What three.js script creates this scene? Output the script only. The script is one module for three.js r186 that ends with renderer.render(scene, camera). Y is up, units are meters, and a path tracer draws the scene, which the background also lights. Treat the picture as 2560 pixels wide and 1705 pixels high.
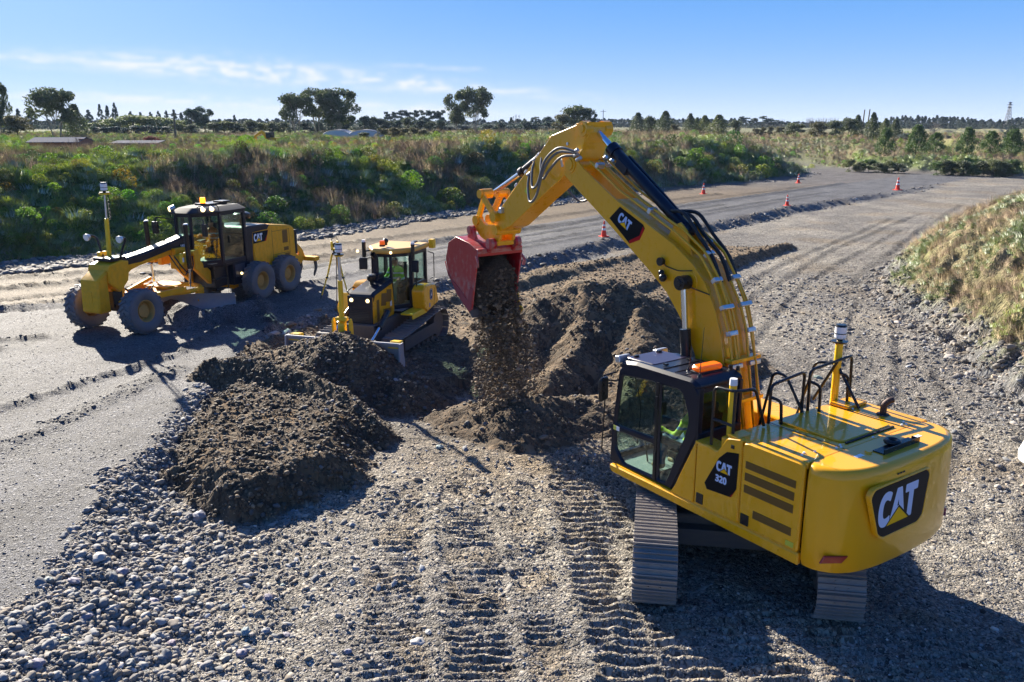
import * as THREE from 'three';
import { mergeGeometries, toCreasedNormals } from 'three/addons/utils/BufferGeometryUtils.js';
import { RoundedBoxGeometry } from 'three/addons/geometries/RoundedBoxGeometry.js';
import { createNoise2D, createNoise3D } from 'simplex-noise';

// ---------- camera, exposure ----------
const scene = new THREE.Scene();
const renderer = new THREE.WebGLRenderer({ antialias: true });
renderer.toneMapping = THREE.LinearToneMapping;
renderer.toneMappingExposure = 3.0;
renderer.shadowMap.enabled = true;
const CAM_H = 6.4, PITCH = 14.55 * Math.PI / 180, FPX = 839;
const camera = new THREE.PerspectiveCamera(2 * Math.atan(341 / FPX) * 180 / Math.PI, 1024 / 682, 0.1, 6000);
camera.position.set(0, CAM_H, 0);
camera.rotation.set(-PITCH, 0, 0);

// ---------- random and noise ----------
function rng(seed) { let a = seed >>> 0; return () => { a = (a + 0x6d2b79f5) | 0; let t = Math.imul(a ^ (a >>> 15), 1 | a); t = (t + Math.imul(t ^ (t >>> 7), 61 | t)) ^ t; return ((t ^ (t >>> 14)) >>> 0) / 4294967296; }; }
const n2 = createNoise2D(rng(11)), n3 = createNoise3D(rng(12)), n2b = createNoise2D(rng(13));
const clamp = (x, a = 0, b = 1) => x < a ? a : x > b ? b : x;
const sst = (a, b, x) => { const t = clamp((x - a) / (b - a)); return t * t * (3 - 2 * t); };
const mix = (a, b, t) => a + (b - a) * t;
const mixc = (a, b, t) => [a[0] + (b[0] - a[0]) * t, a[1] + (b[1] - a[1]) * t, a[2] + (b[2] - a[2]) * t];
const fbm = (x, y, o = 4) => { let s = 0, a = 0.5; for (let i = 0; i < o; i++) { s += a * n2(x, y); x = x * 2.03 + 7.1; y = y * 2.03 - 3.7; a *= 0.5; } return s; };
const V = (x, y, z) => new THREE.Vector3(x, y, z);
const col = (r, g, b) => new THREE.Color().setRGB(r, g, b);

// ---------- sun and sky ----------
const SUN_EL = 26.5 * Math.PI / 180, SUN_AZ = Math.atan2(-0.545, -0.838);      // x and z of the direction towards the sun
const SUN = V(Math.sin(SUN_AZ) * Math.cos(SUN_EL), Math.sin(SUN_EL), Math.cos(SUN_AZ) * Math.cos(SUN_EL));
const sun = new THREE.DirectionalLight(col(1, 0.91, 0.77), 5.0);
sun.name = 'sun';
sun.position.copy(SUN).multiplyScalar(120).add(V(0, 0, -25));
sun.target.position.set(0, 0, -25);
sun.castShadow = true;
Object.assign(sun.shadow.camera, { left: -60, right: 60, top: 60, bottom: -60, near: 1, far: 300 });
sun.shadow.mapSize.set(4096, 4096);
scene.add(sun, sun.target);
{
  const W = 2048, Hh = 1024, data = new Float32Array(W * Hh * 4), K = 1 / 3.0;
  for (let row = 0; row < Hh; row++) {
    const el = ((row + 0.5) / Hh - 0.5) * Math.PI, sy = Math.sin(el), e = el * 180 / Math.PI;
    for (let c = 0; c < W; c++) {
      const a = ((c + 0.5) / W - 0.5) * 2 * Math.PI, x = Math.cos(a) * Math.cos(el), z = Math.sin(a) * Math.cos(el);
      const az = Math.atan2(x, -z) * 180 / Math.PI;                    // degrees right of the view
      const cs = clamp(x * SUN.x + sy * SUN.y + z * SUN.z, -1, 1), ang = Math.acos(cs) * 180 / Math.PI;
      const t = Math.max(0, e);
      let r, g, b;
      const w0 = Math.exp(-t / 3.6), w1 = Math.exp(-t / 16);
      r = 0.022 + 0.09 * w1 + 0.62 * w0; g = 0.115 + 0.41 * w1 + 0.32 * w0; b = 0.46 + 0.74 * w1 - 0.16 * w0;
      const glow = Math.exp(-ang / 9) * 1.6 + Math.exp(-ang / 28) * 0.10;
      r += glow * 0.95; g += glow * 0.95; b += glow * 0.9;
      if (e > 0 && e < 40) {                                            // thin cirrus
        const y = e + az * 0.06, wob = n2(az * 0.05, 3.3) * 0.35;
        const fine = 0.5 + 0.5 * fbm(az * 0.09 + 3, (y + wob) * 2.6 + 40, 5), hair = 0.5 + 0.5 * fbm(az * 0.12 + 13, (y + wob * 0.5) * 7 + 10, 4);
        const left = sst(10, -14, az), body = Math.exp(-(((az + 16) / 10) ** 2));
        let m = 0;
        m += Math.exp(-(((y - 2.15 + 0.0025 * (az + 14) ** 2 * 0.3) / (0.30 + 0.38 * body)) ** 2)) * (0.12 + 0.9 * sst(0.40, 0.66, fine * 0.45 + hair * 0.55)) * sst(-34, -22, az) * sst(11, -6, az);
        m += Math.exp(-(((e - 1.35 + (az + 20) * 0.03) / 0.28) ** 2)) * sst(0.4, 0.62, hair * 0.5 + fine * 0.5) * sst(-36, -27, az) * sst(6, -10, az) * 0.75;
        m += Math.exp(-(((e - 0.6) / 0.5) ** 2)) * (0.3 + 0.5 * fine) * left * 0.6;
        m += Math.exp(-(((e - 3.75 + (az + 32) * 0.045 - 0.1 * n2(az * 0.4, 1)) / 0.10) ** 2)) * sst(-18, -26, az) * (0.4 + 0.6 * hair) * 0.75;
        m += Math.exp(-(((e - 3.3 + (az + 32) * 0.05) / 0.08) ** 2)) * sst(-20, -30, az) * hair * 0.5;
        m += Math.exp(-(((e - 3.5 + (az + 5) * 0.05 - 0.06 * n2(az * 0.8, 5)) / 0.09) ** 2)) * sst(-9.6, -7, az) * sst(-1, -3, az) * (0.3 + fine) * 0.5;
        m += Math.exp(-(((e - 2.75 - (az + 6.4) * 0.32) / 0.10) ** 2) - (((az + 6.4) / 0.5) ** 2)) * 0.5;
        m = clamp(m, 0, 0.92);
        r = mix(r, 0.93, m); g = mix(g, 0.95, m); b = mix(b, 0.98, m);
      }
      if (e < 0) { const d = sst(0, -6, e); r = mix(r, 0.2, d); g = mix(g, 0.2, d); b = mix(b, 0.2, d); }
      const i = (row * W + c) * 4; r *= 1.05; g *= 1.05; b *= 1.05;
      data[i] = r * K; data[i + 1] = g * K; data[i + 2] = b * K; data[i + 3] = 1;
    }
  }
  const sky = new THREE.DataTexture(data, W, Hh, THREE.RGBAFormat, THREE.FloatType);
  sky.mapping = THREE.EquirectangularReflectionMapping; sky.magFilter = sky.minFilter = THREE.LinearFilter; sky.needsUpdate = true;
  scene.background = sky; scene.environment = sky;
}

// ---------- geometry helpers ----------
const names = new Map();
function numbered(n) { const k = names.get(n) ?? 0; names.set(n, k + 1); return k ? n + '_' + String(k).padStart(3, '0') : n; }
function tag(o, label, category, group, kind) { if (label) o.userData.label = label; if (category) o.userData.category = category; if (group) o.userData.group = group; if (kind) o.userData.kind = kind; return o; }
function thing(name, label, category, x = 0, y = 0, z = 0, ry = 0, group) { const o = new THREE.Group(); o.name = numbered(name); o.position.set(x, y, z); o.rotation.y = ry; tag(o, label, category, group); scene.add(o); return o; }
function shade(o) { o.traverse((m) => { if (m.isMesh) { m.castShadow = true; m.receiveShadow = true; } }); }
function mesh(name, g, m, parent) { const o = new THREE.Mesh(g, m); o.name = parent && parent !== scene ? name : numbered(name); o.castShadow = o.receiveShadow = true; (parent ?? scene).add(o); return o; }
const M4 = () => new THREE.Matrix4();
const UPV = V(0, 1, 0);
function soft(g, a = 0.7) { return toCreasedNormals(g.index ? g.toNonIndexed() : g, a); }
class MB {
  constructor() { this.g = []; }
  add(g, m) {
    if (g.index) g = g.toNonIndexed(); else g = g.clone();
    for (const k of Object.keys(g.attributes)) if (!['position', 'normal', 'uv', 'color'].includes(k)) g.deleteAttribute(k);
    if (m) g.applyMatrix4(m);
    this.g.push(g); return this;
  }
  box(w, h, d, x, y, z, rx = 0, ry = 0, rz = 0, bev) {
    const b = bev ?? Math.min(0.02, Math.min(w, h, d) * 0.2);
    const g = b > 0.0005 ? new RoundedBoxGeometry(w, h, d, 1, b) : new THREE.BoxGeometry(w, h, d);
    return this.add(g, M4().compose(V(x, y, z), new THREE.Quaternion().setFromEuler(new THREE.Euler(rx, ry, rz)), V(1, 1, 1)));
  }
  bar(p, q, w, h, roll = 0, bev) {                                        // box of section w (across) x h along p..q
    const a = V(...p), b = V(...q), d = b.clone().sub(a), L = d.length();
    const X = d.clone().normalize(), Z = X.clone().cross(UPV); if (Z.lengthSq() < 1e-5) Z.set(0, 0, 1); Z.normalize();
    const Y = Z.clone().cross(X), m = M4().makeBasis(X, Y, Z);
    if (roll) m.multiply(M4().makeRotationX(roll));
    m.setPosition(a.add(b).multiplyScalar(0.5));
    return this.add(new RoundedBoxGeometry(L, h, w, 1, bev ?? Math.min(w, h) * 0.15), m);
  }
  cyl(p, q, r0, r1 = r0, seg = 14, open = false) {
    const a = V(...p), b = V(...q), d = b.clone().sub(a), L = d.length();
    const m = M4().compose(a.clone().add(b).multiplyScalar(0.5), new THREE.Quaternion().setFromUnitVectors(UPV, d.normalize()), V(1, 1, 1));
    return this.add(new THREE.CylinderGeometry(r1, r0, L, seg, 1, open), m);
  }
  tube(pts, r, seg = 7, n = 0, closed = false, tension = 0.2) {
    const c = new THREE.CatmullRomCurve3(pts.map((p) => V(...p)), closed, 'catmullrom', tension);
    return this.add(new THREE.TubeGeometry(c, n || pts.length * 6, r, seg, closed));
  }
  pipe(pts, r, fillet = 0.06, seg = 7) {                                  // straight runs with rounded corners
    const P = pts.map((p) => V(...p)), path = new THREE.CurvePath(); let last = P[0];
    for (let i = 1; i < P.length; i++) {
      if (i === P.length - 1) { path.add(new THREE.LineCurve3(last, P[i])); break; }
      const a = P[i].clone().sub(P[i - 1]), b = P[i + 1].clone().sub(P[i]), f = Math.min(fillet, a.length() * 0.45, b.length() * 0.45);
      const s = P[i].clone().addScaledVector(a.normalize(), -f), e = P[i].clone().addScaledVector(b.normalize(), f);
      path.add(new THREE.LineCurve3(last, s)); path.add(new THREE.QuadraticBezierCurve3(s, P[i], e)); last = e;
    }
    const out = []; for (const c of path.curves) { const k = c.isLineCurve3 ? 1 : 4; for (let i = 0; i < k; i++) out.push(c.getPoint(i / k)); } out.push(P[P.length - 1]);
    const cc = new THREE.CurvePath(); for (let i = 1; i < out.length; i++) if (out[i].distanceTo(out[i - 1]) > 1e-4) cc.add(new THREE.LineCurve3(out[i - 1], out[i]));
    let prev = null; const ring = [], nrm = V(0.31, 0.87, 0.38);
    const pos = [], uv = [], idx = [];
    for (let i = 0; i < out.length; i++) {
      const t = (i === 0 ? out[1].clone().sub(out[0]) : i === out.length - 1 ? out[i].clone().sub(out[i - 1]) : out[i + 1].clone().sub(out[i - 1])).normalize();
      const N = (prev ?? nrm).clone().addScaledVector(t, -(prev ?? nrm).dot(t)); if (N.lengthSq() < 1e-6) N.set(t.y, t.z, t.x).addScaledVector(t, -t.dot(N)); N.normalize(); prev = N;
      const B = t.clone().cross(N);
      for (let k = 0; k <= seg; k++) { const a = k / seg * 2 * Math.PI; const p = out[i].clone().addScaledVector(N, Math.cos(a) * r).addScaledVector(B, Math.sin(a) * r); pos.push(p.x, p.y, p.z); uv.push(k / seg, i); }
    }
    for (let i = 0; i < out.length - 1; i++) for (let k = 0; k < seg; k++) { const a = i * (seg + 1) + k, b = a + seg + 1; idx.push(a, a + 1, b, b, a + 1, b + 1); }
    const g = new THREE.BufferGeometry(); g.setAttribute('position', new THREE.Float32BufferAttribute(pos, 3)); g.setAttribute('uv', new THREE.Float32BufferAttribute(uv, 2)); g.setIndex(idx); g.computeVertexNormals();
    return this.add(g);
  }
  ext(pts, z0, z1, bev = 0.012, holes, m, smooth = 0.6) {                 // outline in x,y pushed from z0 to z1
    const s = new THREE.Shape(pts.map((p) => new THREE.Vector2(p[0], p[1])));
    for (const h of holes ?? []) s.holes.push(new THREE.Path(h.map((p) => new THREE.Vector2(p[0], p[1]))));
    const d = Math.abs(z1 - z0), b = Math.min(bev, d * 0.45);
    let g = new THREE.ExtrudeGeometry(s, { depth: d - 2 * b, bevelEnabled: b > 0, bevelThickness: b, bevelSize: b, bevelOffset: -b, bevelSegments: 1, steps: 1 });
    g = toCreasedNormals(g, smooth);
    const k = M4().makeTranslation(0, 0, Math.min(z0, z1) + b); if (m) k.premultiply(m);
    return this.add(g, k);
  }
  extY(pts, y0, y1, bev = 0.012, holes, smooth = 0.6) { return this.ext(pts.map((p) => [p[0], -p[1]]), y0, y1, bev, holes?.map((h) => h.map((p) => [p[0], -p[1]])), M4().makeRotationX(-Math.PI / 2), smooth); }
  extX(pts, x0, x1, bev = 0.012, holes, smooth = 0.6) { return this.ext(pts.map((p) => [-p[0], p[1]]), x0, x1, bev, holes?.map((h) => h.map((p) => [-p[0], p[1]])), M4().makeRotationY(Math.PI / 2), smooth); }  // outline in z,y
  sph(r, x, y, z, sx = 1, sy = 1, sz = 1, seg = 12) { return this.add(new THREE.SphereGeometry(r, seg, Math.max(6, seg * 0.7 | 0)), M4().compose(V(x, y, z), new THREE.Quaternion(), V(sx, sy, sz))); }
  lathe(pts, seg = 24, m, smooth = 0.6) { return this.add(toCreasedNormals(new THREE.LatheGeometry(pts.map((p) => new THREE.Vector2(p[0], p[1])), seg).toNonIndexed(), smooth), m); }
  geom() { return this.g.length === 1 ? this.g[0] : mergeGeometries(this.g); }
  build(name, mat, parent) { return mesh(name, this.geom(), mat, parent); }
}
const B = () => new MB();
const ZAX = () => M4().makeRotationX(Math.PI / 2);                         // lathe axis y -> z
function roundPoly(pts, r, n = 3) {                                       // polygon with filleted corners; r number or per-corner [x,y,r]
  const out = [], N = pts.length;
  for (let i = 0; i < N; i++) {
    const p = pts[i], a = pts[(i + N - 1) % N], b = pts[(i + 1) % N], rr = p[2] ?? r;
    const ua = [a[0] - p[0], a[1] - p[1]], ub = [b[0] - p[0], b[1] - p[1]], la = Math.hypot(...ua), lb = Math.hypot(...ub), f = Math.min(rr, la * 0.45, lb * 0.45);
    if (f < 1e-4) { out.push([p[0], p[1]]); continue; }
    const s = [p[0] + ua[0] / la * f, p[1] + ua[1] / la * f], e = [p[0] + ub[0] / lb * f, p[1] + ub[1] / lb * f];
    for (let k = 0; k <= n; k++) { const t = k / n, w = 1 - t; out.push([w * w * s[0] + 2 * w * t * p[0] + t * t * e[0], w * w * s[1] + 2 * w * t * p[1] + t * t * e[1]]); }
  }
  return out;
}
function loft(rings) {                                                    // rings of equal length, closed around, capped at both ends
  const n = rings[0].length, pos = [], idx = [];
  for (const r of rings) for (const p of r) pos.push(...p);
  for (let i = 0; i < rings.length - 1; i++) for (let k = 0; k < n; k++) { const a = i * n + k, b = i * n + (k + 1) % n; idx.push(a, a + n, b, b, a + n, b + n); }
  for (const [i, f] of [[0, 0], [rings.length - 1, 1]]) {
    const tri = THREE.ShapeUtils.triangulateShape(rings[i].map((p) => new THREE.Vector2(p[0], p[2])), []);
    for (const t of tri) f ? idx.push(i * n + t[0], i * n + t[2], i * n + t[1]) : idx.push(i * n + t[0], i * n + t[1], i * n + t[2]);
  }
  const g = new THREE.BufferGeometry(); g.setAttribute('position', new THREE.Float32BufferAttribute(pos, 3)); g.setIndex(idx);
  g.setAttribute('uv', new THREE.Float32BufferAttribute(new Float32Array(pos.length / 3 * 2), 2));
  return toCreasedNormals(g.toNonIndexed(), 0.75);
}
// ---------- textures ----------
function tex(size, fn, srgb) {
  const d = new Uint8Array(size * size * 4);
  for (let y = 0; y < size; y++) for (let x = 0; x < size; x++) { const c = fn(x / size, y / size), i = (y * size + x) * 4; d[i] = clamp(c[0]) * 255; d[i + 1] = clamp(c[1]) * 255; d[i + 2] = clamp(c[2]) * 255; d[i + 3] = 255; }
  const t = new THREE.DataTexture(d, size, size); t.wrapS = t.wrapT = THREE.RepeatWrapping; t.magFilter = t.minFilter = THREE.LinearFilter; t.generateMipmaps = false;
  if (srgb) t.colorSpace = THREE.SRGBColorSpace; t.needsUpdate = true; return t;
}
function worleyLayer(cells, seed) {                                        // periodic cells: nearest distance, cell value
  const r = rng(seed), px = [], py = [], val = [], rad = [];
  for (let i = 0; i < cells * cells; i++) { px.push(r()); py.push(r()); val.push(r()); rad.push(0.35 + r() * 0.5); }
  return (u, v) => {
    const X = u * cells, Y = v * cells, ix = Math.floor(X), iy = Math.floor(Y); let best = 9, id = 0;
    for (let j = -1; j <= 1; j++) for (let i = -1; i <= 1; i++) {
      const cx = (ix + i + cells) % cells, cy = (iy + j + cells) % cells, k = cy * cells + cx;
      const dx = ix + i + px[k] - X, dy = iy + j + py[k] - Y, d = Math.sqrt(dx * dx + dy * dy) / rad[k];
      if (d < best) { best = d; id = k; }
    }
    return [best, val[id]];
  };
}
function tileNoise(u, v, f, s = 0) { const a = u * 2 * Math.PI, b = v * 2 * Math.PI, R = f / 6.283; return (n3(Math.cos(a) * R + s, Math.sin(a) * R, Math.cos(b) * R) + n3(Math.sin(b) * R + 5 + s, Math.cos(a) * R, Math.sin(a) * R + 9)) * 0.5; }
function pebbleTex(size, layers, base, contrast, hue) {
  const L = layers.map(([c, amp, thr], i) => [worleyLayer(c, 100 + i * 7 + layers.length * 31), amp, thr]);
  const h = new Float32Array(size * size), cc = new Float32Array(size * size * 2);
  for (let y = 0; y < size; y++) for (let x = 0; x < size; x++) {
    const u = x / size, v = y / size, n = tileNoise(u, v, 40); let H = 0.12 + 0.06 * n, c = 0.42 + 0.05 * n, w = 0.5;
    for (const [f, amp, thr] of L) { const [d, val] = f(u, v); if (val < thr) { const hh = amp * Math.sqrt(Math.max(0, 1 - d * d)); if (d < 1 && hh + 0.1 > H) { H = hh + 0.1; c = 0.5 + (val / thr - 0.5) * contrast + 0.05 * n; w = (val * 37) % 1; } } }
    h[y * size + x] = H; cc[(y * size + x) * 2] = c; cc[(y * size + x) * 2 + 1] = w;
  }
  const at = (u, v) => (Math.round(v * size) % size) * size + Math.round(u * size) % size;
  return { map: tex(size, (u, v) => { const i = at(u, v), c = cc[i * 2] * base, w = (cc[i * 2 + 1] - 0.5) * hue; return [c * (1 + w), c, c * (1 - w)]; }, false), bump: tex(size, (u, v) => { const k = h[at(u, v)]; return [k, k, k]; }, false) };
}
const gravelT = pebbleTex(1024, [[40, 0.75, 0.22], [84, 0.5, 0.55], [170, 0.3, 0.85]], 1.0, 0.8, 0.10);
const soilT = pebbleTex(1024, [[16, 0.55, 0.25], [42, 0.5, 0.6], [110, 0.35, 0.9]], 1.0, 0.6, 0.16);
const turfT = (() => { const f = (u, v) => 0.5 + 0.3 * tileNoise(u, v, 60) + 0.25 * tileNoise(u, v, 140, 3); return { map: tex(512, (u, v) => { const k = f(u, v); return [k, k, k]; }), bump: tex(512, (u, v) => { const k = f(u, v); return [k, k, k]; }) }; })();
function rep(t, n) { const c = t.clone(); c.repeat.set(n, n); c.needsUpdate = true; return c; }
const smudge = tex(512, (u, v) => { const k = 0.5 + 0.35 * tileNoise(u, v, 9) + 0.2 * tileNoise(u, v, 37, 2) + 0.12 * tileNoise(u, v, 120, 6); return [k, k, k]; });

// ---------- materials ----------
const std = (c, rough, extra = {}) => new THREE.MeshStandardMaterial({ color: col(...c), roughness: rough, ...extra });
const phy = (c, rough, extra = {}) => new THREE.MeshPhysicalMaterial({ color: col(...c), roughness: rough, ...extra });
const wearTex = (lo, hi) => tex(512, (u, v) => { const k = mix(lo, hi, clamp(0.5 + 0.55 * tileNoise(u, v, 7, 1) + 0.25 * tileNoise(u, v, 50, 4))); return [k, k, k]; });
const roughPaint = wearTex(0.2, 0.42), roughMetal = wearTex(0.3, 0.7), dustRough = wearTex(0.45, 0.9);
const dustTint = tex(512, (u, v) => { const k = clamp(0.5 + 0.6 * tileNoise(u, v, 6, 8) + 0.35 * tileNoise(u, v, 44, 9) - 0.1); return [1 - 0.2 * k, 1 - 0.16 * k, 1 - 0.02 * k]; });
const redWear = tex(512, (u, v) => {                                        // scuffed paint: bare and dusty patches, denser towards the cutting edge
  const n = 0.5 + 0.5 * tileNoise(u, v, 14, 3) + 0.35 * tileNoise(u, v, 60, 7), sc = 0.5 + 0.5 * n2(u * 160 + v * 40, v * 12 - u * 20), k = sst(0.5, 1.0, n * 0.52 + sc * 0.07 + 0.62 * (1 - v) - 0.02);
  const c = mixc([0.44, 0.004, 0.012], [0.36, 0.16, 0.15], k); return c.map((q) => q * (0.92 + 0.12 * n)); });
redWear.repeat.set(0.5, 0.5); redWear.offset.set(-3.1, -1.2);
const MAT = {
  paint: phy([0.82, 0.385, 0.004], 1, { roughnessMap: roughPaint, clearcoat: 0.6, clearcoatRoughness: 0.03, specularIntensity: 0.5 }),
  paintDusty: phy([0.83, 0.395, 0.008], 1, { roughnessMap: dustRough, map: dustTint, clearcoat: 0.15, clearcoatRoughness: 0.3, specularIntensity: 0.6 }),
  paintBright: phy([0.85, 0.52, 0.005], 0.45, { clearcoat: 0.3 }),
  ventDark: std([0.20, 0.095, 0.012], 0.75),
  black: phy([0.010, 0.011, 0.014], 1, { roughnessMap: roughPaint, clearcoat: 0.2, clearcoatRoughness: 0.15, specularIntensity: 0.6 }),
  blackMatt: std([0.014, 0.014, 0.016], 0.65),
  navy: phy([0.007, 0.010, 0.022], 0.4, { clearcoat: 0.25, clearcoatRoughness: 0.1, specularIntensity: 0.4 }),
  rubber: std([0.032, 0.033, 0.035], 1, { roughnessMap: dustRough }),
  chrome: std([0.75, 0.77, 0.8], 0.12, { metalness: 1 }),
  steel: std([0.34, 0.33, 0.32], 1, { metalness: 0.75, roughnessMap: roughMetal }),
  zinc: std([0.55, 0.57, 0.6], 0.35, { metalness: 0.8 }),
  track: std([0.27, 0.24, 0.21], 1, { metalness: 0.35, roughnessMap: dustRough, map: dustTint }),
  dirtySteel: std([0.12, 0.105, 0.09], 0.85, { metalness: 0.2, map: dustTint }),
  red: phy([1, 1, 1], 0.38, { map: redWear, clearcoat: 0.25, clearcoatRoughness: 0.2 }),
  redDusty: phy([0.34, 0.05, 0.05], 0.7, { map: dustTint }),
  glass: phy([0.80, 0.90, 0.87], 0.02, { transmission: 1, thickness: 0, ior: 1.5 }),
  glassTint: phy([0.55, 0.68, 0.66], 0.02, { transmission: 1, thickness: 0, ior: 1.5 }),
  orange: phy([0.85, 0.18, 0.008], 0.25, { transmission: 0.25, thickness: 0, emissive: col(1, 0.16, 0.005), emissiveIntensity: 0.12 }),
  white: std([0.78, 0.79, 0.8], 0.4),
  grey: std([0.22, 0.22, 0.23], 0.5),
  greyPale: std([0.34, 0.34, 0.34], 0.55, { map: dustTint }),
  seat: std([0.03, 0.03, 0.033], 0.8),
  lampGlass: phy([0.9, 0.88, 0.8], 0.15, {}),
  tail: phy([0.35, 0.008, 0.006], 0.2, { clearcoat: 0.6 }),
  wood: std([0.16, 0.13, 0.10], 0.9),
  tan: std([0.38, 0.27, 0.14], 0.9),
};
MAT.lampOn = std([0.9, 0.8, 0.55], 0.3, { emissive: col(1, 0.72, 0.3), emissiveIntensity: 1.2 });

// flat print: a polygon face with a canvas picture over its bounding box, `flip` mirrors for faces looking along -z
function canvasTex(w, h, draw) { const c = document.createElement('canvas'); c.width = w; c.height = h; draw(c.getContext('2d'), w, h); const t = new THREE.CanvasTexture(c); t.colorSpace = THREE.SRGBColorSpace; t.magFilter = THREE.LinearFilter; return t; }
function plate(pts, thick, draw, res, rough = 0.35) {                     // returns {geometry, material}: outline in x,y, facing +z
  const xs = pts.map((p) => p[0]), ys = pts.map((p) => p[1]), x0 = Math.min(...xs), x1 = Math.max(...xs), y0 = Math.min(...ys), y1 = Math.max(...ys);
  const g = new THREE.ExtrudeGeometry(new THREE.Shape(pts.map((p) => new THREE.Vector2(...p))), { depth: thick, bevelEnabled: false });
  const p = g.attributes.position, uv = g.attributes.uv;
  for (let i = 0; i < p.count; i++) uv.setXY(i, (p.getX(i) - x0) / (x1 - x0), (p.getY(i) - y0) / (y1 - y0));
  const w = x1 - x0, h = y1 - y0, k = res / Math.max(w, h);
  const t = canvasTex(Math.round(w * k), Math.round(h * k), (c, W, Hh) => { c.setTransform(W / w, 0, 0, -Hh / h, -x0 * W / w, y1 * Hh / h); draw(c); });   // canvas units are metres, y up
  return { g, m: new THREE.MeshPhysicalMaterial({ map: t, roughness: rough + 0.2, specularIntensity: 0.25 }) };
}
function word(c, s, x, y, h, wscale, fill, skew = 0) {                     // bold lettering, baseline at x,y, cap height h
  const k = h / 72; c.save(); c.translate(x, y); c.transform(1, 0, skew, 1, 0, 0); c.scale(wscale * k, -k); c.font = 'bold 100px sans-serif'; c.fillStyle = fill; c.strokeStyle = fill; c.lineWidth = 7; c.lineJoin = 'round';
  c.textBaseline = 'alphabetic'; c.fillText(s, 0, 0); c.strokeText(s, 0, 0); c.restore();
}
function badge(c, x, y, h, letters = '#c9d3ea') {                          // three letters over a yellow triangle
  word(c, 'C', x, y, h, 0.74, letters); word(c, 'A', x + h * 0.66, y, h, 0.80, letters); word(c, 'T', x + h * 1.36, y, h, 0.82, letters);
  c.fillStyle = '#17171a'; c.beginPath(); c.moveTo(x + h * 0.42, y - h * 0.09); c.lineTo(x + h * 1.08, y + h * 0.47); c.lineTo(x + h * 1.74, y - h * 0.09); c.closePath(); c.fill();
  c.fillStyle = '#f2b705'; c.beginPath(); c.moveTo(x + h * 0.52, y - h * 0.07); c.lineTo(x + h * 1.08, y + h * 0.40); c.lineTo(x + h * 1.64, y - h * 0.07); c.closePath(); c.fill();
}
// ---------- terrain ----------
function segDist(pts, x, z) {                                              // distance, side (+ left of travel seen from above with x right, z down), param
  let best = 1e9, side = 1, tt = 0, acc = 0, bestAcc = 0;
  for (let i = 0; i < pts.length - 1; i++) {
    const [ax, az] = pts[i], [bx, bz] = pts[i + 1], dx = bx - ax, dz = bz - az, L2 = dx * dx + dz * dz, t = clamp(((x - ax) * dx + (z - az) * dz) / L2);
    const ex = x - ax - dx * t, ez = z - az - dz * t, d = ex * ex + ez * ez, L = Math.sqrt(L2);
    if (d < best) { best = d; side = dx * (z - az) - dz * (x - ax) < 0 ? 1 : -1; tt = i + t; bestAcc = acc + t * L; }
    acc += L;
  }
  return { d: Math.sqrt(best), s: side, t: tt, l: bestAcc };
}
function inPoly(pts, x, z) { let c = false; for (let i = 0, j = pts.length - 1; i < pts.length; j = i++) { const [xi, zi] = pts[i], [xj, zj] = pts[j]; if ((zi > z) !== (zj > z) && x < (xj - xi) * (z - zi) / (zj - zi) + xi) c = !c; } return c; }
function polyD(pts, x, z) { const d = segDist([...pts, pts[0]], x, z).d; return inPoly(pts, x, z) ? d : -d; }

const EDGE = [[-5.4, -3], [-5.8, -7], [-5.95, -8.52], [-6.15, -9.42], [-6.33, -10.75], [-6.98, -13.45], [-6.92, -15.55], [-7.28, -18.98], [-7.21, -23.37], [-6.2, -27.85], [-3.05, -32.8], [1.5, -39.33], [5.75, -45.62], [11.08, -50.65], [21.5, -64.06], [35.32, -78.15], [44, -88]];
const BUND = [[-90, -8], [-45, -22], [-28, -30.5], [-21.2, -34.3], [-18.7, -36.5], [-15.6, -38.4], [-11.4, -46.2], [-3.8, -57.7], [11.9, -76.6], [23.9, -89.4], [34, -100], [37.5, -107], [36, -120], [30, -135], [10, -170], [-40, -230]];
const BACK = [[70, -190], [56, -150], [50, -130], [45.5, -116], [48.5, -111], [52.5, -104.5], [61, -99], [75, -93], [110, -80]];
const MOUND = [[14.1, -31.3], [13.5, -27.2], [12.6, -22.5], [11.5, -17.7], [10.7, -13], [10.2, -7], [32, -7], [46, -44], [26, -47.5], [17.5, -38.5]];
const SOIL = [[-7.3, -21], [-6.45, -14.3], [-5.5, -13.1], [-4.6, -12.4], [-3.5, -13.3], [-2.65, -14.3], [-2.9, -16.6], [-3.1, -18.2], [-1.6, -18.9], [-1, -20], [0.5, -21], [3, -22], [5.4, -26], [6.9, -34.3], [14.8, -44.3], [9, -43.5], [1.6, -37.6], [-2.9, -31.2], [-6.2, -26.3], [-7.1, -23]];
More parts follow.
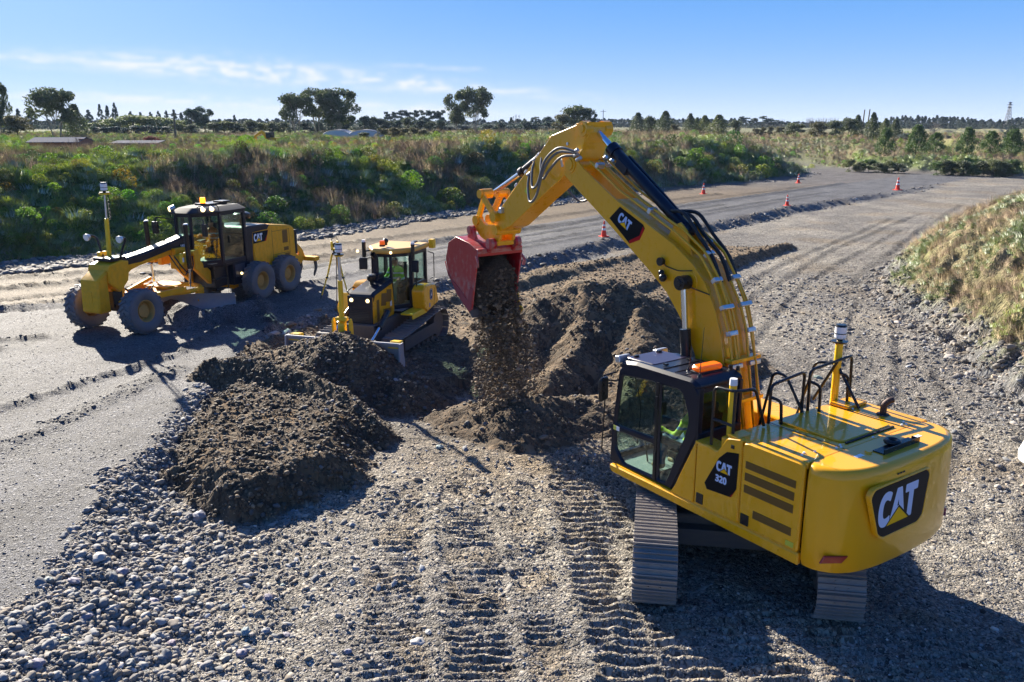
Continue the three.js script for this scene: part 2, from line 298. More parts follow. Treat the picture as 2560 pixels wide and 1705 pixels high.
const RIDGES = [                                                           // crest points x, z, height; side slope; crest roundness
  { p: [[-6.1, -20.6, 0.75], [-5.3, -20.45, 1.08], [-4.4, -20.15, 1.42], [-3.5, -19.75, 1.2], [-2.75, -19.3, 0.62]], s: 0.6, c: 0.3 },
  { p: [[-1.2, -25.2, 0.42], [2.6, -28.6, 0.5], [6.9, -34.4, 0.46], [14.6, -44.2, 0.36]], s: 0.9, c: 0.05 }, { p: [[-2.6, -28.4, 0.5], [2, -34.6, 0.52], [8, -42, 0.46]], s: 0.8, c: 0.08 }, { p: [[0.2, -24.4, 0.7], [3.2, -26.4, 0.75], [5.2, -29.5, 0.5]], s: 0.6, c: 0.15 },
  { p: [[-7.4, -19.5, 0.85], [-6.5, -19.35, 1.0], [-4.7, -18.3, 0.95], [-3.75, -17.5, 0.8], [-2.8, -16.4, 0.42]], s: 0.95, c: 0.03, q: 0.4 },
  { p: [[0.1, -21.2, 1.0], [0.8, -22.2, 1.75], [1.7, -22.6, 2.2], [2.6, -22.6, 2.3], [3.2, -22.4, 2.1], [3.7, -22.6, 1.8]], s: 0.58, c: 0.3 },
  { p: [[1.7, -22.6, 2.1], [1.9, -21.3, 1.6], [1.6, -19.9, 1.0], [0.8, -18.8, 0.7]], s: 0.75, c: 0.1 },
  { p: [[3.3, -22.2, 1.9], [3.3, -20.4, 1.45], [3.0, -18.6, 1.0], [2.5, -17.6, 0.6]], s: 0.75, c: 0.15 },
  { p: [[-0.8, -17.7, 0.35], [0.1, -17.4, 0.62], [1.1, -17.6, 0.5], [2.2, -17.9, 0.45]], s: 0.42, c: 0.25 },
];
const HEAPS = RIDGES.map((r) => ({ ...r, xy: r.p.map((q) => [q[0], q[1]]) }));
const LANES = [                                                            // grouser prints: path, half width, pitch, depth
  [[[-2.0, -13.9], [-1.75, -11], [-1.35, -8.5], [-0.9, -6]], 0.36, 0.16, 0.045], [[[-0.9, -14.6], [-0.55, -11], [-0.1, -6]], 0.36, 0.16, 0.052],
  [[[0.15, -14.2], [0.35, -11], [0.6, -6]], 0.24, 0.13, 0.035], [[[1.05, -15.6], [1.25, -11], [1.6, -6]], 0.36, 0.195, 0.065],
  [[[1.95, -15.2], [2.05, -11], [2.3, -6]], 0.34, 0.195, 0.06], [[[3.1, -10.4], [3.2, -7.6], [3.3, -5]], 0.42, 0.195, 0.055], [[[4.2, -10.6], [4.25, -7.6], [4.3, -5]], 0.45, 0.195, 0.05], [[[5.4, -9.5], [5.4, -7], [5.4, -5]], 0.5, 0.195, 0.04],
  [[[-4.6, -21.5], [-3.2, -29], [2, -37]], 0.3, 0.16, 0.035], [[[-2.4, -22], [-1.2, -29], [4, -37]], 0.3, 0.16, 0.035],
  [[[-6.1, -18], [-5.7, -13.6]], 0.36, 0.19, 0.08], [[[-5.0, -17.6], [-4.7, -13.4]], 0.40, 0.19, 0.07], [[[-3.7, -17], [-3.4, -13.8]], 0.42, 0.19, 0.08],
];
const ROADRUTS = [                                                         // low windrows and wheel ruts along the haul road
  [[[-16, -12], [-11, -17], [-8.9, -21.5], [-8.6, -25]], 0.2, 0.07], [[[-20, -20], [-15.5, -22.2], [-13.5, -23.3]], 0.25, 0.06],
  [[[-30, -26], [-20, -29.5], [-10, -37], [0, -48], [14, -64], [34, -88]], 0.35, 0.10], [[[-32, -28], [-18, -33.5], [-8, -43], [4, -57], [18, -74]], 0.4, 0.09],
  [[[-26, -24], [-16.5, -27.5], [-12, -31]], 0.3, 0.07], [[[-9, -30], [-4.5, -36.5], [3, -45.5], [12, -57], [28, -76]], 0.3, 0.07],
  [[[-30, -25], [-18, -28.4], [-9, -35], [1, -46], [16, -64]], 0.3, -0.06], 
  [[[-28, -23.4], [-17.5, -26.4], [-13, -28.4]], 0.26, -0.05], [[[-7.5, -38.2], [2, -50], [14, -66.5], [30, -86]], 0.3, -0.05], [[[-8.6, -36.6], [1, -47.6], [13, -64], [29, -84]], 0.3, -0.05], [[[-5.5, -34.5], [3, -44], [11, -54.5], [26, -72]], 0.25, 0.05], [[[-14, -8], [-9.6, -15], [-8.4, -20]], 0.35, 0.05], [[[-22, -17], [-16, -20], [-14, -22]], 0.3, 0.06],
  [[[-9.2, -29.2], [-7.7, -25.6], [-7.0, -23.9]], 0.28, 0.16], [[[-12.4, -26.2], [-10.3, -25.2], [-8.3, -27.5]], 0.22, 0.10],
];
const FURROWS = [[[5, -16], [8.5, -21], [12, -29], [19, -42], [30, -60]], [[6.5, -15.5], [9.6, -20], [12.6, -27], [21, -42]], [[4.6, -19], [7.5, -25], [12, -34], [24, -52]], [[5, -23], [9, -31], [17, -44], [30, -62]], [[6, -28], [12, -38], [26, -58]], [[7.5, -14], [9.8, -17], [11, -21]], [[8, -12], [10, -14.5], [10.8, -17]], [[14, -34], [22, -47], [36, -68]]];
const BLADE = [[-11.6, -27.2], [-9.4, -24.9], [-8.2, -26.6]];
function ground(x, z) {
  const d = -z, o = { y: 0, g: 1, road: 0, soil: 0, turf: 0, tan: 0, dry: 0, scree: 0, rut: 0 };
  // step between the pit floor and the haul road
  let s = -1e3, eT = 0; { const e = segDist(EDGE, x, z); s = e.d * e.s; eT = e.t; }
  const w = mix(2.15, 1.05, sst(9, 15, d)), wob = 0.16 * n2(x * 0.9, z * 0.9) + 0.07 * n2(x * 3, z * 3);
  const roadH = 0.46 * (1 - 0.3 * sst(60, 90, d)), floorH = 0.28 * sst(62, 95, d);
  const k = sst(-w, 0.15, s + wob);
  o.y = mix(floorH, roadH, k); o.road = sst(-0.1, 0.25, s + wob); o.scree = sst(-w - 0.5, -w * 0.6, s + wob) * (1 - o.road);
  // roughness of the loose gravel
  const near = 1 - sst(40, 80, d);
  const amp = mix(0.035, 0.010, o.road);
  o.y += amp * (n2(x * 0.7, z * 0.7) + 0.6 * n2(x * 1.9 + 5, z * 1.9)) + near * amp * (0.38 * n2(x * 5, z * 5) + 0.28 * n2(x * 11, z * 11));
  o.y += 0.05 * n2(x * 0.13, z * 0.13) * (1 - o.road);
  if (o.road > 0.05) {
    for (const [p, hw, h] of ROADRUTS) { const q = segDist(p, x, z); if (q.d < hw * 3) { const e = Math.exp(-((q.d / hw) ** 2)); o.y += o.road * h * 1.9 * e * (0.75 + 0.4 * n2(x * 2.2, z * 2.2)); o.rut = Math.max(o.rut, e * (0.6 + 0.5 * n2(x * 1.5, z * 1.5))); if (h < 0) { const f = q.l / 0.28; o.y += 0.03 * e * (Math.abs(f - Math.floor(f) - 0.5) > 0.3 ? 1 : -1); } } }
    o.tan = (1 - 0.75 * sst(70, 95, d)) * o.road * sst(0.25, -0.35, n2(x * 0.05, z * 0.05) * 0.5 + (segDist([[-60, -16], [-22, -25], [-13, -29], [-9, -36], [-4, -44], [10, -62], [32, -86]], x, z).s < 0 ? 1 : -1) * 0.6);
  }
  if (d < 48) for (const [p, hw, pitch, depth] of LANES) {
    const q = segDist(p, x, z); if (q.d > hw + 0.12) continue;
    const m = sst(hw + 0.1, hw - 0.03, q.d + 0.05 * n2(x * 3, z * 3)), f = (q.l + 0.018 * n2(x * 1.3, z * 1.3)) / pitch, saw = Math.abs((f - Math.floor(f)) * 2 - 1);
    o.y += m * depth * (sst(0.2, 0.75, saw) - 0.55) * (0.85 + 0.55 * n2(x * 0.9, z * 0.9) + 0.2 * n2(x * 3, z * 3)) * mix(1, 0.6, sst(20, 30, d));
    o.tan = Math.max(o.tan, 0.55 * m * sst(-0.1, 0.5, n2(x * 0.8, z * 0.8)));
  }
  if (x > -4.4 && x < -1.6 && d < 13.5) {                                  // tyre print
    const q = segDist([[-3.55, -13], [-3.15, -10.5], [-2.55, -7]], x, z), f = (q.l + q.d * 0.8 * 1) / 0.13, saw = Math.abs((f - Math.floor(f)) * 2 - 1);
    if (q.d < 0.26) o.y += 0.022 * (sst(0.3, 0.7, saw) - 0.6) * sst(0.26, 0.2, q.d);
  }
  for (const [p, hw] of [[[[-1.42, -14], [-1.12, -11], [-0.62, -7]], 0.13], [[[-0.3, -14], [0.02, -11], [0.3, -7]], 0.12], [[[0.62, -14.5], [0.8, -11], [1.05, -7]], 0.12], [[[2.6, -13], [1.5, -10], [0.9, -8.2], [0.6, -6]], 0.12]]) { const q = segDist(p, x, z); o.y += 0.05 * Math.exp(-((q.d / hw) ** 2)) * (0.7 + 0.5 * n2(x * 4, z * 4)); }
  o.tan = Math.max(o.tan, (1 - o.road) * 0.95 * Math.exp(-(((x - 0.4) / 3.0) ** 2) - (((z + 15.4) / 2.2) ** 2)) * (0.8 + 0.4 * n2(x, z)), (1 - o.road) * 0.5 * sst(0.1, 0.7, n2(x * 0.16 + 3, z * 0.16)) * sst(14, 40, d), 0.7 * Math.exp(-(((x - 5.5) / 1.9) ** 2) - (((z + 14.2) / 1.0) ** 2)), 0.55 * Math.exp(-(((x - 9) / 2) ** 2) - (((z + 15) / 0.7) ** 2)));
  if (x > 3 && d > 11 && d < 70) for (const [i, p] of FURROWS.entries()) { const q = segDist(p, x, z), hw = 0.13 + 0.02 * i; if (q.d < hw * 4) { const e = Math.sin(q.d * q.s / hw * 1.6) * Math.exp(-((q.d / hw / 1.7) ** 2)); o.y += 0.06 * e * (0.7 + 0.6 * n2(x * 1.4, z * 1.4)); o.rut = Math.max(o.rut, 0.5 * Math.exp(-((q.d / hw) ** 2))); } }
  // brown soil layer, windrows and heaps
  if (x > -9 && x < 17 && d > 11 && d < 46) {
    const q = polyD(SOIL, x, z) + 0.13 * n2(x * 1.1, z * 1.1) + 0.06 * n2(x * 3.1, z * 3.1);
    const th = mix(0.54, 0.24, sst(20, 25, d)) * (d < 21 ? 1 : 1), lay = (d < 20 ? clamp((q + 0.02) / 0.72) : sst(-0.05, 0.4, q)) * th, soft = o.y < 0.3 ? lay : lay * 0.3;
    if (q > -0.1) { o.y += soft + sst(0, 0.4, q) * (0.016 * n2(x * 2.3, z * 2.3) + 0.018 * n2(x * 6, z * 6)); o.soil = sst(-0.1, 0.1, q); }
    let top = -9; for (const r of HEAPS) {
      const e = segDist(r.xy, x, z); if (e.d > 5 || (d > 24 && e.d > 1.5)) continue;
      const i = Math.min(r.p.length - 2, Math.floor(e.t)), f = e.t - i, h = mix(r.p[i][2], r.p[i + 1][2], f), dd = Math.sqrt(e.d * e.d + r.c * r.c) - r.c;
      top = Math.max(top, h - dd * r.s + (r.q ?? 1) * (0.06 * n2(x * 1.3, z * 1.3) + 0.035 * n2(x * 3.4, z * 3.4)) + 0.02 * n2(x * 8, z * 8));
    }
    if (top > o.y - 0.12) { o.soil = Math.max(o.soil, sst(-0.12, 0.03, top - o.y)); o.y = Math.max(o.y, top); }
    for (const [cx, cz, r, dep] of [[-1.7, -20.2, 1.3, 0.25]]) { const rr = Math.hypot(x - cx, z - cz) / r; if (rr < 1) o.y -= dep * (1 - rr * rr) ** 2; }
  }
  if (x < -6.8 && d > 22 && d < 31) {                                      // loose gravel rolling ahead of the grader blade
    const e = segDist(BLADE, x, z); const h = 0.42 - Math.max(0, e.d - 0.1) * 0.62 + 0.05 * n2(x * 3, z * 3); if (e.s < 0 || e.d < 0.4) o.y = Math.max(o.y, 0.46 + h);
  }
  // grass bund on the left
  { const q = segDist(BUND, x, z), sb = q.d * q.s;
    if (sb > -3) {
      const u = sb + 0.9 * n2(x * 0.11, z * 0.11) + 0.5 * n2(x * 0.35, z * 0.35);
      const lump = 0.42 * n2(x * 0.16 + 4, z * 0.16) + 0.34 * n2(x * 0.42, z * 0.42 + 9) + 0.2 * n2(x * 1.1, z * 1.1);
      const crest = 3.6 + 0.3 * n2(x * 0.045, z * 0.045) - 0.25 * sst(24, 36, x);
      let h = crest * sst(-0.4, 10.8, u) - 0.25 * sst(12, 24, u) + lump * sst(0.8, 4, u) * mix(1, 0.3, sst(12, 24, u));
      h -= 1.6 * sst(260, 700, d);
      if (x < 25) { const r2 = Math.hypot(0, (z + 108 + x * 0.25)); h += 0.85 * Math.exp(-((r2 / 5) ** 2)) * sst(20, -10, x) * (0.8 + 0.4 * n2(x * 0.08, z * 0.08)); }
      if (u > -0.5) { o.y = Math.max(o.y, o.y * (1 - sst(0, 3, u)) + 0.46 * sst(0, 3, u) + h); }
      o.turf = sst(0.3, 1.6, u); o.road *= 1 - o.turf; o.tan *= 1 - o.turf; o.scree = Math.max(o.scree, sst(-1.9, -0.4, u) * (1 - o.turf) * 0.9);
      o.dry = sst(0.05, 0.5, n2(x * 0.035 + 7, z * 0.05) + 0.35 * n2(x * 0.15, z * 0.15)) * sst(9, 15, u);
    } }
  if (x > 30 && d > 70) {
    const q = segDist(BACK, x, z), sb = q.d * q.s; if (sb > -2) {
      const u = sb + 0.4 * n2(x * 0.3, z * 0.3), h = 1.75 * sst(-0.2, 2.6, u)  + 0.3 * n2(x * 0.2, z * 0.2) * sst(0, 4, u) + 0.2 * n2(x * 0.9, z * 0.9) * sst(0.4, 2, u) + 1.2 * Math.exp(-(((x - 52) / 12) ** 2) - (((z + 135) / 9) ** 2)) - 1.2 * sst(260, 700, d);
      o.y = Math.max(o.y, 0.3 + h); o.turf = Math.max(o.turf, sst(0.3, 1.4, u) * (0.72 + 0.28 * sst(-0.3, 0.2, n2(x * 0.12, z * 0.12)))); o.road *= 1 - o.turf; o.dry = Math.max(o.dry, 0.8 * sst(1.5, 4, u) * sst(-0.3, 0.3, n2(x * 0.06, z * 0.06))); o.tan = Math.max(o.tan * (1 - o.turf), 0.25 * sst(-0.5, 0.3, u) * (1 - o.turf));
    } }
  if (d > 116 && o.turf < 0.9) { const t = sst(118, 150, d + 4 * n2(x * 0.05, z * 0.05)), keep = clamp(1 - Math.abs(x - mix(46, 40, sst(110, 140, d))) / 4) * (1 - sst(128, 136, d)); o.y = mix(o.y, Math.max(o.y, 3.7 + 0.35 * n2(x * 0.1, z * 0.1)), t * (1 - keep)); const tt = sst(116, 122, d) * (1 - keep); o.turf = Math.max(o.turf, tt); o.dry = Math.max(o.dry, 0.6 * tt); o.road *= 1 - o.turf; }
  if (d > 200) { o.turf = 1; o.road = 0; }
  if (x > 8 && d < 55) {                                                   // spoil mound on the right
    const q = polyD(MOUND, x, z) + 0.35 * n2(x * 0.5, z * 0.5) + 0.15 * n2(x * 1.6, z * 1.6);
    if (q > -1.2) { const h = 4.6 * (1 - Math.exp(-Math.max(0, q) * 0.27)) + 0.12 * n2(x * 1.2, z * 1.2) * sst(0, 1, q) + 0.25 * n2(x * 0.4, z * 0.4) * sst(1, 3, q); o.y = Math.max(o.y, h); o.turf = Math.max(o.turf, sst(0.25, 1.1, q + 0.25 * n2(x * 0.9 + 3, z * 0.9))); o.dry = Math.max(o.dry, o.turf * (0.75 + 0.25 * n2(x * 0.4, z * 0.4))); o.scree = Math.max(o.scree, sst(-1.2, 0.2, q) * (1 - o.turf)); o.mound = 1; }
  }
  return o;
}
const gy = (x, z) => ground(x, z).y;
// distance along a picture ray to the ground: used once, to find where things stand
function rayAt(px, py) { const x = (px - 512) / FPX, y = -(py - 341) / FPX, c = Math.cos(PITCH), s = Math.sin(PITCH); return V(x, y * c - s, -y * s - c); }
function onGround(px, py) { const r = rayAt(px, py); let a = 5, b; for (let t = 5; t < 900; t *= 1.006) { if (CAM_H + r.y * t < gy(r.x * t, r.z * t)) { b = t; for (let i = 0; i < 14; i++) { const m = (a + b) / 2; if (CAM_H + r.y * m < gy(r.x * m, r.z * m)) b = m; else a = m; } return V(r.x * b, gy(r.x * b, r.z * b), r.z * b); } a = t; } return null; }
const DSP = 1024 / 2354;                                                   // picture measured at 2354 across

const ZONES = ['gravel_floor', 'haul_road', 'soil_fill', 'grass_bank'];
{
  const ds = [-26, -14, -6, -1, 2, 3.6]; let d = 4.4; while (d < 4200) { ds.push(d); d *= d < 110 ? 1.0037 : d < 260 ? 1.012 : 1.05; }
  const NC = 500, R = ds.length, N = R * (NC + 1);
  const pos = new Float32Array(N * 3), uv = new Float32Array(N * 2), cl = new Float32Array(N * 3), zone = new Uint8Array(N);
  const C = { floor: [0.185, 0.17, 0.148], pale: [0.25, 0.228, 0.19], tan: [0.22, 0.168, 0.105], road: [0.112, 0.112, 0.117], soil: [0.072, 0.048, 0.026], soilDry: [0.14, 0.096, 0.052], grass: [0.09, 0.13, 0.022], dry: [0.21, 0.165, 0.095], rock: [0.12, 0.125, 0.135] };
  for (let r = 0, i = 0; r < R; r++) for (let c = 0; c <= NC; c++, i++) {
    const dd = ds[r], x = (c / NC * 2 - 1) * (Math.max(dd, 0) * 0.86 + 6.5), z = -dd, o = ground(x, z);
    pos[i * 3] = x; pos[i * 3 + 1] = o.y; pos[i * 3 + 2] = z; uv[i * 2] = x; uv[i * 2 + 1] = -z;
    const big = n2b(x * 0.25, z * 0.25), mid = n2b(x * 1.3, z * 1.3), v = 1 + 0.14 * big + 0.12 * mid;
    let q = mixc(C.floor, C.pale, sst(-0.3, 0.6, n2b(x * 0.14 + 8, z * 0.14)));
    q = mixc(q, mixc(C.road, [0.08, 0.08, 0.084], sst(-0.1, 0.5, n2b(x * 0.5 + z * 0.3, z * 0.12 - x * 0.1)) * 0.6), o.road); q = mixc(q, C.rock, o.scree * 0.6); q = mixc(q, mixc(C.tan, [0.16, 0.114, 0.064], o.road), o.tan * 0.85);
    q = mixc(q, mixc(C.soil, C.soilDry, clamp(sst(21, 25, dd) * 0.75 + 0.35 * sst(0, 0.6, n2b(x * 0.6, z * 0.6)) + (x > 0.2 ? 0.3 : 0))), o.soil);
    q = mixc(q, mixc(mixc(C.grass, [0.13, 0.185, 0.026], sst(-0.2, 0.6, big)), C.dry, o.dry), o.turf);
    if (dd > 230) q = mixc(q, [0.13, 0.14, 0.06], 0.5);
    const dk = 1 - 0.55 * o.rut * (1 - o.turf) * (1 - o.soil); q = [q[0] * dk, q[1] * dk, q[2] * dk]; cl[i * 3] = q[0] * v; cl[i * 3 + 1] = q[1] * v; cl[i * 3 + 2] = q[2] * v;
    zone[i] = o.turf > 0.5 ? 3 : o.soil > 0.5 ? 2 : o.road > 0.5 ? 1 : 0;
  }
  const idx = [[], [], [], []];
  for (let r = 0; r < R - 1; r++) for (let c = 0; c < NC; c++) { const a = r * (NC + 1) + c, b = a + 1, e = a + NC + 1, f = e + 1; idx[zone[a]].push(a, b, e, b, f, e); }
  const full = new THREE.BufferGeometry(); full.setAttribute('position', new THREE.BufferAttribute(pos, 3)); full.setIndex(idx.reduce((s, q) => { for (const k of q) s.push(k); return s; }, [])); full.computeVertexNormals();
  const nrm = full.attributes.normal.array;
  const mats = [
    new THREE.MeshPhysicalMaterial({ vertexColors: true, roughness: 0.9, specularIntensity: 0.5, map: rep(gravelT.map, 0.36), bumpMap: rep(gravelT.bump, 0.36), bumpScale: 0.045 }),
    new THREE.MeshPhysicalMaterial({ vertexColors: true, roughness: 0.75, specularIntensity: 0.45, map: rep(gravelT.map, 0.55), bumpMap: rep(gravelT.bump, 0.55), bumpScale: 0.035 }),
    new THREE.MeshStandardMaterial({ vertexColors: true, roughness: 0.98, map: rep(soilT.map, 0.3), bumpMap: rep(soilT.bump, 0.3), bumpScale: 0.045 }),
    new THREE.MeshStandardMaterial({ vertexColors: true, roughness: 1, map: rep(turfT.map, 0.2), bumpMap: rep(turfT.bump, 0.2), bumpScale: 0.12 }),
  ];
  for (const m of mats) if (m.map) m.color.setRGB(2, 2, 2);
  const labels = ['grey gravel floor printed with track marks around the excavator', 'graded gravel haul road with low windrows beneath the grader', 'dark brown spread soil and long soil heaps beside the bulldozer', 'grass covered ground of the banks and the fields behind'];
  ZONES.forEach((n, zi) => {
    const map = new Map(), ii = idx[zi], out = new Uint32Array(ii.length); let m = 0; const vs = [];
    for (let k = 0; k < ii.length; k++) { let q = map.get(ii[k]); if (q === undefined) { q = m++; map.set(ii[k], q); vs.push(ii[k]); } out[k] = q; }
    const P = new Float32Array(m * 3), Nn = new Float32Array(m * 3), U = new Float32Array(m * 2), Cc = new Float32Array(m * 3);
    vs.forEach((o, k) => { for (let j = 0; j < 3; j++) { P[k * 3 + j] = pos[o * 3 + j]; Nn[k * 3 + j] = nrm[o * 3 + j]; Cc[k * 3 + j] = cl[o * 3 + j]; } U[k * 2] = uv[o * 2]; U[k * 2 + 1] = uv[o * 2 + 1]; });
    const g = new THREE.BufferGeometry(); g.setAttribute('position', new THREE.BufferAttribute(P, 3)); g.setAttribute('normal', new THREE.BufferAttribute(Nn, 3)); g.setAttribute('uv', new THREE.BufferAttribute(U, 2)); g.setAttribute('color', new THREE.BufferAttribute(Cc, 3)); g.setIndex(new THREE.BufferAttribute(out, 1));
    tag(mesh(n, g, mats[zi]), labels[zi], ['ground', 'road', 'soil', 'grass'][zi], null, 'structure');
  });
}
// ---------- loose stones ----------
function stoneGeom(seed, detail, flat) {
  const g = new THREE.IcosahedronGeometry(1, detail), p = g.attributes.position, r = rng(seed), o = [r() * 9, r() * 9, r() * 9], sx = 1 + r() * 0.45, sz = 0.75 + r() * 0.3;
  for (let i = 0; i < p.count; i++) { const x = p.getX(i), y = p.getY(i), z = p.getZ(i), k = 1 + 0.26 * n3(x * 1.1 + o[0], y * 1.1 + o[1], z * 1.1 + o[2]) + 0.08 * n3(x * 2.6 + o[1], y * 2.6, z * 2.6); p.setXYZ(i, x * k * sx, y * k * flat, z * k * sz); }
  const m = toCreasedNormals(g, 1.2); return m;
}
const PEB = [0, 1, 2, 3].map((i) => stoneGeom(50 + i, 1, 0.62)), ROCK = [0, 1, 2, 3].map((i) => stoneGeom(70 + i, 3, 0.6)), CLOD = [0, 1, 2].map((i) => stoneGeom(90 + i, 1, 0.85));
const stoneMat = new THREE.MeshStandardMaterial({ color: 0xffffff, roughness: 0.8 });
function scatter(name, label, category, geoms, list, mat = stoneMat) {      // list: [x, y, z, size, colour]
  const per = geoms.map(() => []); list.forEach((q, i) => per[i % geoms.length].push(q));
  const r = rng(7 + list.length), q4 = new THREE.Quaternion(), e = new THREE.Euler(), m = M4(), root = thing(name, label, category); root.userData.kind = 'stuff';
  per.forEach((a, k) => {
    if (!a.length) return; const im = new THREE.InstancedMesh(geoms[k], mat, a.length); im.name = 'stones'; im.userData.kind = 'stuff';
    a.forEach(([x, y, z, s, c], i) => { e.set((r() - 0.5) * 0.7, r() * 6.28, (r() - 0.5) * 0.7); m.compose(V(x, y, z), q4.setFromEuler(e), V(s, s * (0.8 + r() * 0.4), s)); im.setMatrixAt(i, m); im.setColorAt(i, col(...c)); });
    im.castShadow = im.receiveShadow = true; root.add(im);
  });
  return root;
}
const greyStone = (r) => { const t = r(), k = 0.115 + 0.17 * r() * r() + (r() < 0.06 ? 0.18 : 0); return t < 0.3 ? [k * 1.22, k, k * 0.74] : t < 0.45 ? [k * 0.98, k, k] : [k * 1.1, k, k * 0.88]; };
const brownStone = (r) => { const k = 0.045 + 0.08 * r() * r() + (r() < 0.07 ? 0.12 : 0); return r() < 0.15 ? [k * 1.2, k * 1.15, k * 1.1] : [k * 1.35, k, k * 0.62]; };
{
  const pick = (n, seed, gen, test, out = []) => { const r = rng(seed); for (let i = 0; i < n; i++) { const [x, z] = gen(r), o = ground(x, z), q = test(o, x, z, r); if (q) out.push([x, o.y + q[0] * 0.12, z, q[0], q[1]]); } return out; };
  const fan = (d0, d1, pw = 1) => (r) => { const d = d0 * Math.pow(d1 / d0, Math.pow(r(), pw)); return [(r() * 2 - 1) * (d * 0.66 + 1.5), -d]; };
  const sz = (r, a, b, p = 3) => a + (b - a) * Math.pow(r(), p);
  const flo = []; pick(100000, 1, fan(7, 45), (o, x, z, r) => o.road < 0.4 && o.soil < 0.4 && o.turf < 0.3 ? (o.scree > 0.3 && x < 0 ? null : [sz(r, 0.005, z > -13 ? 0.024 : 0.038, 5) * (r() < 0.004 ? 2 : 1), greyStone(r).map((k) => k * 1.25)]) : null, flo);
  pick(16000, 9, (r) => [-5.5 + r() * 5.5, -7 - r() * 7], (o, x, z, r) => o.road < 0.3 && o.soil < 0.3 && r() < Math.exp(-Math.max(0, x + 4.6) * 0.9) ? [sz(r, 0.01, 0.06, 4), greyStone(r).map((k) => k * 1.2)] : null, flo);
  scatter('floor_pebbles', 'small grey pebbles strewn across the excavator gravel floor', 'pebbles', PEB, flo);
  const slo = []; pick(110000, 2, (r) => [-8 + r() * 6.5, -6.5 - r() * 14], (o, x, z, r) => o.soil < 0.3 && (o.scree > 0.02 || (o.road > 0.5 && o.road < 0.98)) && r() < 0.06 + 0.6 * sst(0.1, 0.9, o.scree + 0.5 * n2(x * 1.3, z * 1.3)) ? [sz(r, 0.007, 0.06, 5), greyStone(r).map((k) => k * 1.2)] : null, slo);
  slo.sort((a, b) => b[3] - a[3]);
  { const g2 = [0, 1, 2, 3].map((i) => stoneGeom(170 + i, 2, 0.62)), r = rng(61), ms = [0, 1, 2, 3, 4, 5].map((i) => std([[0.24, 0.235, 0.225], [0.19, 0.19, 0.195], [0.30, 0.295, 0.28], [0.25, 0.215, 0.17], [0.16, 0.165, 0.17], [0.21, 0.205, 0.2]][i], 0.8));
    for (const [x, y, z, s] of slo.splice(0, 200)) { const o = mesh('cobble', g2[Math.floor(r() * 4)], ms[Math.floor(r() * 6)], scene); o.position.set(x, y, z); o.scale.setScalar(s * (0.95 + 0.35 * r())); o.rotation.set((r() - 0.5) * 0.8, r() * 6, (r() - 0.5) * 0.8); tag(o, 'rounded cobble among many alike on the road shoulder at lower left', 'stone', 'cobbles on the road shoulder'); } }
  scatter('bank_cobbles', 'rounded grey river cobbles tumbling down the road shoulder at lower left', 'cobbles', PEB, slo);
  const so = []; pick(11000, 13, (r) => [-8 + r() * 6, -12 - r() * 9], (o, x, z, r) => o.soil > 0.4 ? [sz(r, 0.010, 0.05, 3.5), brownStone(r).map((k) => k * 1.15)] : null, so); pick(90000, 3, (r) => [-8.5 + r() * 24, -11.5 - r() * 33], (o, x, z, r) => o.soil > 0.5 && (z > -20.5 ? r() < 0.42 : r() < 0.45) ? [sz(r, 0.012, 0.055, 3.6) * (r() < 0.004 ? 1.8 : 1), brownStone(r).map((k) => k * 1.15)] : null, so);
  scatter('soil_stones', 'muddy brown stones mixed through the spread soil and heaps', 'stones', CLOD, so);
  const ed = []; pick(90000, 4, fan(20, 120, 0.8), (o, x, z, r) => { if (o.soil > 0.4 || o.turf > 0.5) return null; if (o.scree > 0.35) return r() < 0.55 ? [sz(r, 0.02, 0.14, 3.4), greyStone(r)] : null; return null; }, ed);
  pick(26000, 14, (r) => { const i = r() * 6, k = Math.floor(i), f = i - k, a = BUND[2 + k], b = BUND[3 + k]; return [mix(a[0], b[0], f) + (r() - 0.5) * 3, mix(a[1], b[1], f) + (r() - 0.5) * 3]; }, (o, x, z, r) => o.scree > 0.2 && o.turf < 0.5 ? [sz(r, 0.03, 0.2, 3), greyStone(r).map((k) => k * 0.9)] : null, ed);
  scatter('verge_rocks', 'broken grey rocks lining the road edge and the foot of the grass bank', 'rocks', PEB, ed);
  const mo = []; pick(70000, 5, (r) => [8.5 + r() * 12, -10 - r() * 26], (o, x, z, r) => x < 20 && o.road < 0.3 && (o.scree > 0.3 || (o.turf < 0.6 && r() < 0.3)) ? r() < 0.7 ? [sz(r, 0.008, 0.075, 4.2), greyStone(r).map((k) => k * 1.15)] : null : null, mo);
  scatter('mound_scree', 'pale stones spilled along the foot of the right hand mound', 'stones', PEB, mo);
  const rd = []; pick(50000, 6, fan(8, 40), (o, x, z, r) => o.road > 0.6 ? [sz(r, 0.005, 0.02, 4.5), greyStone(r).map((k) => k * 0.95)] : null, rd);
  pick(90000, 16, fan(8, 34), (o, x, z, r) => o.road > 0.6 && o.rut > 0.2 + 0.3 * r() ? [sz(r, 0.007, 0.042, 4), greyStone(r).map((k) => k * 0.85)] : null, rd);
  scatter('road_chips', 'fine crushed chips lying on the graded haul road', 'chips', PEB, rd);
